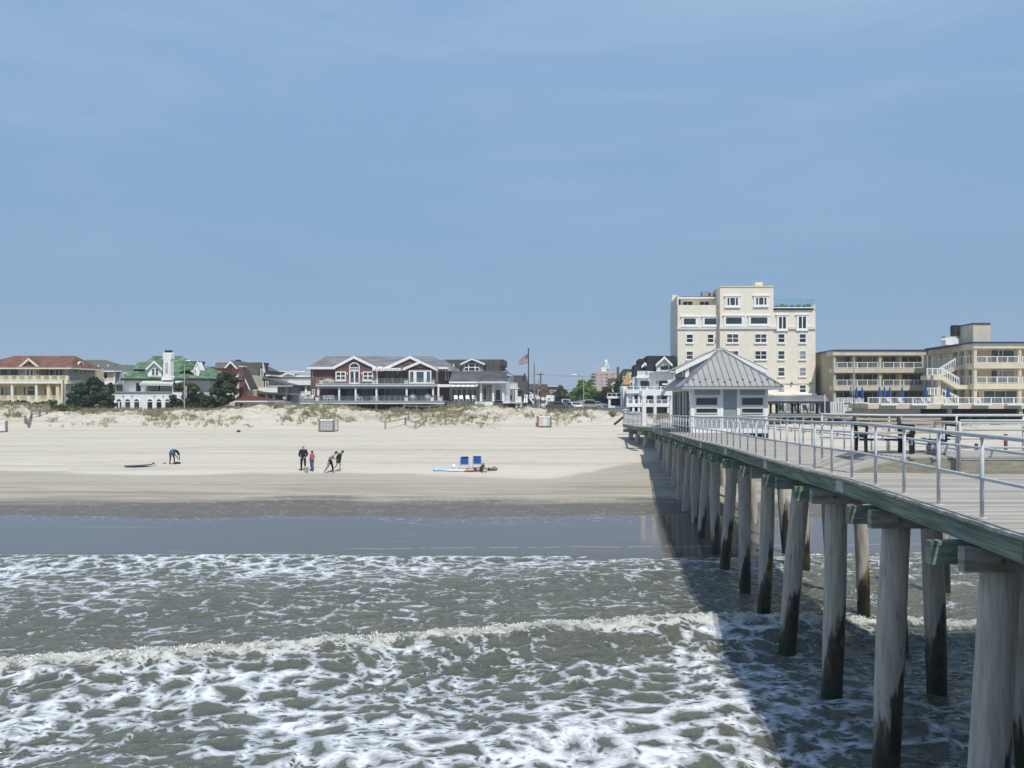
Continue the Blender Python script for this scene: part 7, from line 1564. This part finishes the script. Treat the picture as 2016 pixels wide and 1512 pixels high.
w = person('stooping walker in pale grey shirt and dark track pants with white stripes', at(649.5, 931), math.radians(90), walk, SKIN, [('shirt', gy, TEE, .042), ('track_pants', dk, PANTS, .022)], 'short', .95, 1.0, (0, -1, -.5), mat('auburn_hair', (.06, .028, .02), .7, .2, 6))
for s_ in (-1, 1):
    pts = [Vector(walk[k]) + Vector((s_ * q, 0, 0)) for k, q in ((('hipL', .115), ('knL', .082), ('anL', .064)) if s_ < 0 else (('hipR', .115), ('knR', .082), ('anR', .064)))]
    MB().tube([tuple(p) for p in pts], .018, 6).build('stripe', M_white, w)
gr = cl('dark_green_hoodie', (.010, .035, .022))
walk2 = dict(walk); walk2.update(chest=(0, -.12, 1.28), neck=(0, -.20, 1.42), skull=(0, -.30, 1.49), shL=(-.17, -.12, 1.36), shR=(.17, -.12, 1.36), elL=(-.20, .06, 1.10), wrL=(-.17, -.02, .92), haL=(-.17, -.03, .86), elR=(.2, .02, 1.12), wrR=(.18, -.14, .96), haR=(.18, -.18, .92), knL=(-.10, .10, .50), anL=(-.10, .40, .22), toL=(-.10, .44, .08), knR=(.10, -.12, .47), anR=(.1, -.02, .08), toR=(.1, -.18, .04))
person('young walker in dark green hoodie with bare legs', at(666, 929), math.radians(80), walk2, SKIN, [('hoodie', gr, ['pelvis', 'waist', 'chest', 'neck', 'shL', 'elL', 'wrL', 'shR', 'elR', 'wrR', 'hipL', 'thL', 'hipR', 'thR'], .038)], 'short', .90, .95, (0, -1, -.6))
# stooping surfer seen from behind
bl = cl('blue_swim_top', (.04, .11, .20))
bend = dict(pelvis=(0, .05, .92), waist=(0, -.10, 1.02), chest=(.04, -.30, .98), neck=(.06, -.44, .90), skull=(.07, -.52, .82), shL=(-.14, -.34, .95), elL=(-.12, -.44, .68), wrL=(.05, -.5, .48), haL=(.08, -.52, .40), shR=(.22, -.34, .97), elR=(.28, -.40, .70), wrR=(.27, -.46, .46), haR=(.26, -.48, .37),
            hipL=(-.10, .05, .87), knL=(-.12, .02, .48), anL=(-.15, .06, .09), toL=(-.16, -.08, .04), hipR=(.10, .05, .87), knR=(.15, -.06, .49), anR=(.17, -.05, .09), toR=(.17, -.2, .04))
person('surfer in dark wetsuit bending over with back turned', at(338.5, 914.5), math.radians(180 - 18), {k: (-v[0], v[1], v[2]) for k, v in bend.items()}, blk, [('swim_top', bl, ['chest'] + SHORTS, .025)], 'short', 1.0, 1.05, (0, -1, -.4))
x, y, z = at(349, 913); o = MB().ball((0, 0, 0), 1, 12, 6); o.v = [(a * .28 * random.uniform(.8, 1.2), c * .2 * random.uniform(.8, 1.2), max(e, -.2) * .12) for a, c, e in o.v]; k = o.build('wetsuit_heap', blk); k.location = (x, y, z + .03); tag(k, 'dark crumpled gear on the sand at the surfer\'s feet', 'gear')
def surfboard():
    x, y, z = at(276, 919); b = MB(); n = 14; ring = []
    for i in range(n + 1):
        t = i / n; w_ = .27 * math.sin(math.pi * min(.97, t * .94 + .05)) ** .6; b.v += [(-.78 + 1.9 * t - .3, -w_, .05 + .10 * t * t), (-.78 + 1.9 * t - .3, w_, .05 + .10 * t * t), (-.78 + 1.9 * t - .3, w_, .12 + .10 * t * t), (-.78 + 1.9 * t - .3, -w_, .12 + .10 * t * t)]
    for i in range(n):
        for j in range(4): b.f.append((i * 4 + j, i * 4 + (j + 1) % 4, i * 4 + 4 + (j + 1) % 4, i * 4 + 4 + j))
    b.f += [(0, 1, 2, 3), (n * 4 + 3, n * 4 + 2, n * 4 + 1, n * 4)]; r = empty('surfboard', (x, y, z - .02), 'slate blue surfboard lying on the sand left of the surfer', 'surfboard'); b.build('board', cl('slate_blue_board', (.07, .09, .12)), r)
    MB().prism([(.75, -.01, .2), (.95, -.01, .2), (.98, -.01, .36)], (0, .02, 0)).build('fin', M_dark, r); MB().tube([(.9, 0, .2), (1.0, .1, .25), (1.05, 0, .15), (1.0, -.1, .08)], .015, 6).build('leash', M_dark, r); r.rotation_euler = (0, 0, .10)
surfboard()
lump('stone', 'tiny dark object between the surfboard and the surfer', 'debris', 324, 57.0, (.14, .06, .05), M_dark)
# dog
def dog():
    x, y, z = at(604, 929.5); r = empty('dog', (x, y, z), 'fluffy white dog standing at the bald man\'s feet', 'dog'); r.rotation_euler = (0, 0, math.radians(20))
    V = [(0, .12, .27), (0, -.02, .27), (0, -.16, .29), (0, -.23, .36), (0, -.28, .38), (0, -.34, .36), (-.07, -.15, .22), (-.075, -.15, .10), (-.075, -.16, .02), (.07, -.15, .22), (.075, -.15, .10), (.075, -.16, .02), (-.07, .14, .22), (-.08, .10, .15), (-.08, .17, .09), (-.08, .14, .02), (.07, .14, .22), (.08, .10, .15), (.08, .17, .09), (.08, .14, .02), (0, .2, .33), (0, .24, .40), (-.06, -.26, .44), (.06, -.26, .44)]
    E = [(0, 1), (1, 2), (2, 3), (3, 4), (4, 5), (2, 6), (6, 7), (7, 8), (2, 9), (9, 10), (10, 11), (0, 12), (12, 13), (13, 14), (14, 15), (0, 16), (16, 17), (17, 18), (18, 19), (0, 20), (20, 21), (4, 22), (4, 23)]
    R_ = [.115, .125, .125, .08, .095, .04] + [.055, .04, .035] * 2 + [.06, .05, .035, .035] * 2 + [.045, .03, .03, .03]
    me = skin_mesh(V, E, R_, 1, 2)
    for v in me.vertices: v.co += Vector(v.co - Vector((0, 0, .28))).normalized() * (.02 * math.sin(v.co.x * 90) * math.sin(v.co.y * 80) * math.sin(v.co.z * 85))
    mesh_obj('body', me, mat('white_fur', (.66, .62, .54), .9, .1, 14), r); MB().ball((0, -.38, .365), .018, 6, 4).ball((-.03, -.35, .40), .01, 6, 4).ball((.03, -.35, .40), .01, 6, 4).build('nose', M_dark, r)
dog()
# beach chairs
def beach_chair(label, loc, rz):
    r = empty('beach_chair', loc, label, 'chair', 'blue beach chairs'); r.rotation_euler = (0, 0, rz); fb = cl('bright_blue_webbing', (.02, .13, .48)); al = mat('aluminium_tube', (.62, .63, .64), .35, .05, 5, metal=.4)
    # seen from behind: back towards -y, sitter faces +y
    MB().prism([(-.26, -.12, .36), (.26, -.12, .36), (.26, -.26, .90), (-.26, -.26, .90)], (0, -.02, 0)).build('backrest', fb, r)
    MB().box(-.26, .26, -.10, .34, .30, .325).build('seat', fb, r)
    for s in (-1, 1):
        MB().tube([(s * .285, .36, .32), (s * .285, -.10, .31), (s * .285, -.27, .93)], .018, 8).build('side_frame', al, r)
        MB().tube([(s * .29, .30, .52), (s * .29, -.17, .56)], .016, 8).build('arm_tube', al, r); MB().box(s * .30 - .035, s * .30 + .035, -.05, .30, .54, .575).build('armrest', M_rust, r)
        MB().tube([(s * .29, .22, .54), (s * .31, -.25, .02)], .016, 8).build('leg', al, r); MB().tube([(s * .29, -.05, .56), (s * .31, .32, .02)], .016, 8).build('leg', al, r)
    MB().tube([(-.285, -.27, .93), (.285, -.27, .93)], .022, 8).tube([(-.31, -.25, .02), (.31, -.25, .02)], .016, 8).tube([(-.28, -.12, .34), (.28, -.12, .34)], .016, 8).build('cross_bar', al, r); return r
x, y, z = at(914, 924); c1_ = beach_chair('blue beach chair with dark headrest, left one of the pair', (x, y, z), .12)
MB().box(-.16, .24, -.30, -.235, .84, .92).build('headrest', M_dark, c1_)
x, y, z = at(939.5, 922.5); c2_ = beach_chair('blue beach chair with bare top bar, behind the lying sunbather', (x, y, z), .04)
def blanket(label, px, py, w, h, c, c2, rz=0, name='beach_towel'):
    x, y, z = at(px, py); n = 14; xs_ = np.linspace(-w / 2, w / 2, n); ys_ = np.linspace(-h / 2, h / 2, n); X, Y = np.meshgrid(xs_, ys_)
    Z = .03 + .05 * fbm(X * 4 + px, Y * 4, 3) + np.array([[gz(x + a, y + c_) for a in xs_] for c_ in ys_]) - z
    o = grid_mesh(name, xs_, ys_, Z, mat(label.replace(' ', '_')[:20], c, .9, .1, 4, col2=c2)); o.location = (x, y, z); o.rotation_euler = (0, 0, rz); s = o.modifiers.new('t', 'SOLIDIFY'); s.thickness = .015; tag(o, label, 'towel'); return o
blanket('turquoise patterned towel left of the beach chairs', 872, 925, 1.35, .9, (.15, .42, .44), (.55, .62, .62), .1)
blanket('pale lilac towel spread in front of the chairs', 905, 926.5, 1.9, .7, (.50, .50, .58), (.62, .60, .62), -.05)
x, y, z = at(893, 922); o = MB().ball((0, 0, 0), 1, 12, 8); o.v = [(a * .17 * random.uniform(.85, 1.15), c * .12, e * .16 * random.uniform(.85, 1.15)) for a, c, e in o.v]; k = o.build('bundle', M_white, None, smooth=True); k.location = (x, y, z + .13); tag(k, 'crumpled white bundle at the turquoise towel', 'bundle')
lie = dict(pelvis=(0, 0, .20), waist=(.16, 0, .19), chest=(.36, 0, .22), neck=(.52, 0, .24), skull=(.62, -.02, .24), shL=(.42, -.16, .16), elL=(.50, -.36, .10), wrL=(.70, -.34, .08), haL=(.78, -.30, .07), shR=(.42, .10, .36), elR=(.56, -.05, .34), wrR=(.68, -.20, .18), haR=(.75, -.24, .12),
           hipL=(-.04, -.04, .14), knL=(-.42, -.16, .12), anL=(-.80, -.06, .08), toL=(-.90, -.16, .07), hipR=(-.04, .04, .28), knR=(-.40, -.10, .30), anR=(-.78, -.02, .12), toR=(-.9, -.10, .10))
x, y, z = at(938, 928.5); person('sunbather in black top and blue shorts lying on the sand before the chairs', (x, y, z), 0, lie, SKIN, [('top', M_dark, ['waist', 'chest', 'neck', 'shL', 'elL', 'shR', 'elR'], .045), ('shorts', cl('royal_blue_shorts', (.02, .03, .25)), SHORTS, .022)], 'long', .92, 1.05, (0, -1, 0), mat('reddish_hair', (.05, .02, .015), .7, .2, 6))
x, y, z = at(957, 927); o = MB().ball((0, 0, 0), 1, 12, 8)
def bag(label, px, py, s, m, rz=0):
    x, y, z = at(px, py); r = empty('bag', (x, y, z), label, 'bag'); b = MB().ball((0, 0, s[2] * .85), 1, 12, 8); b.v = [(v[0] * s[0] * random.uniform(.88, 1.1), v[1] * s[1], (v[2] - s[2] * .85) * s[2] + s[2] * .85) for v in b.v]; b.build('body', m, r, smooth=True)
    MB().tube([(-s[0] * .6, 0, s[2] * 1.5), (-s[0] * .3, 0, s[2] * 2.3), (s[0] * .3, 0, s[2] * 2.3), (s[0] * .6, 0, s[2] * 1.5)], .012, 6).build('strap', M_dark, r); r.rotation_euler = (0, 0, rz)
bag('slumped grey brown bag right of the sunbather', 973, 926.5, (.26, .15, .13), cl('grey_brown_canvas', (.16, .14, .12)), .2)
bag('small dark bag between the sunbather and the larger bag', 963, 926.8, (.13, .10, .11), cl('charcoal_canvas', (.04, .04, .045)))
bag('dark bag behind the sunbather under the right chair', 950, 923.5, (.2, .12, .12), cl('dark_red_canvas', (.09, .04, .035)))
bag('black backpack leaning beside the right chair', 951, 920, (.13, .10, .15), cl('khaki_canvas', (.16, .15, .10)))
# ------------------------------------------------------------------ benches on the pier platform
M_slat = mat('bench_slat', (.44, .38, .29), .7, .1, 3, stretch=(.3, 1, 1)); M_iron = mat('black_cast_iron', (.012, .012, .014), .45, .2, 6)
def bench(label, x, y, rz, w=1.5):
    r = empty('bench', (x, y, 5.46), label, 'bench', 'slatted benches on the pier platform'); r.rotation_euler = (0, 0, rz)
    for s in (-w / 2, w / 2):
        e = MB(); e.prism([(s - .03, -.24, 0), (s - .03, -.20, 0), (s - .03, -.17, .36), (s - .03, .22, .36), (s - .03, .26, 0), (s - .03, .31, 0), (s - .03, .30, .42), (s - .03, .40, .80), (s - .03, .35, .82), (s - .03, .22, .45), (s - .03, -.22, .45)], (.06, 0, 0))
        e.prism([(s - .03, -.24, .60), (s - .03, .28, .62), (s - .03, .28, .66), (s - .03, -.26, .65), (s - .03, -.27, .42), (s - .03, -.23, .42)], (.06, 0, 0)); e.build('end_frame', M_iron, r)
    for i in range(5): MB().box(-w / 2, w / 2, -.21 + i * .095, -.13 + i * .095, .45, .48).build('seat_slat', M_slat, r)
    for i in range(3): MB().box(-w / 2, w / 2, .29 + i * .03, .32 + i * .03, .56 + i * .09, .61 + i * .09).build('back_slat', M_slat, r)
    MB().tube([(-w / 2, .1, .3), (w / 2, .1, .3)], .02, 8).build('stretcher', M_iron, r); return r
bx = U(1742, 0, 17.3)[0]
bench('slatted bench with black iron ends, left one on the pier platform', bx, 17.35, 0, 1.0)
bench('slatted bench with black iron ends, right one on the pier platform', U(1840, 0, 17.3)[0], 17.5, .05, 1.05)
r = empty('rucksack', U(1844, 889, 17.0), 'blue and grey rucksack with red base under the right bench', 'rucksack'); r.location = (U(1844, 889, 17.0)[0], 17.0, 5.46)
b = MB(); rr = [(0, .17, .12), (.10, .19, .13), (.22, .17, .12), (.32, .14, .10), (.36, .08, .05)]
for (z0, a0, c0), (z1, a1, c1) in zip(rr[:-1], rr[1:]): b.hexa([(-a0, -c0, z0), (a0, -c0, z0), (a0, c0, z0), (-a0, c0, z0), (-a1, -c1, z1), (a1 * .9, -c1, z1), (a1 * .9, c1, z1), (-a1, c1, z1)])
o_ = b.build('body', mat('plaid_grey_pack', (.16, .16, .20), .8, .0, 9, col2=(.42, .42, .46), stretch=(1, 1, .4)), r); bv = o_.modifiers.new('b', 'BEVEL'); bv.width = .03; bv.segments = 2
k_ = MB().box(-.15, .14, -.13, .05, .24, .345).build('top_flap', cl('navy_pack', (.012, .016, .05)), r); bv = k_.modifiers.new('b', 'BEVEL'); bv.width = .03; bv.segments = 2; MB().box(-.15, .15, -.12, .12, 0, .05).build('base', cl('red_brown_pack', (.22, .10, .08)), r)
# remaining right side details: dark line of boardwalk in front of hotel
B = Bld('boardwalk', 'dark edged boardwalk strip running in front of the hotel and motel', 'boardwalk', 86, 1700, py=822)
B.box('deck', mat('boardwalk_planks', (.16, .15, .13), .85, .2, 2), 1500, 816.5, 2200, 819.5, 0, 5)
for i in range(28): B.box('post', M_darkw, 1505 + i * 25, 819.5, 1507 + i * 25, 830, .2, .2)
B.done()
for i, (px, y0, y1) in enumerate(((1922, 824, 850), (1980, 826, 871))):
    d = 60; x, z0 = U(px, y1, d)[0], U(px, y1, d)[2]; b = MB().box(-.09, .09, -.09, .09, -.5, (y1 - y0) * d / F); o = b.build('sand_post', M_rust if i else M_darkw); o.location = (x, d, gz(x, d)); tag(o, ('dark post standing on the beach behind the pier rails', 'reddish post standing on the beach at far right')[i], 'post')
# ------------------------------------------------------------------ sea air
hz = MB().box(-1400, 1400, -120, 1400, -7, 60).build('haze', None); tag(hz, kind='stuff')
hm = bpy.data.materials.new('sea_haze'); hm.use_nodes = True; nt = hm.node_tree; nt.nodes.clear(); ho = nt.nodes.new('ShaderNodeOutputMaterial'); hv = nt.nodes.new('ShaderNodeVolumePrincipled')
hv.inputs['Color'].default_value = (.90, .94, 1.0, 1); hv.inputs['Density'].default_value = .0004; hv.inputs['Anisotropy'].default_value = .0; nt.links.new(hv.outputs[0], ho.inputs['Volume']); hz.data.materials.append(hm)
scene.cycles.volume_bounces = 0; scene.cycles.volume_step_rate = 10
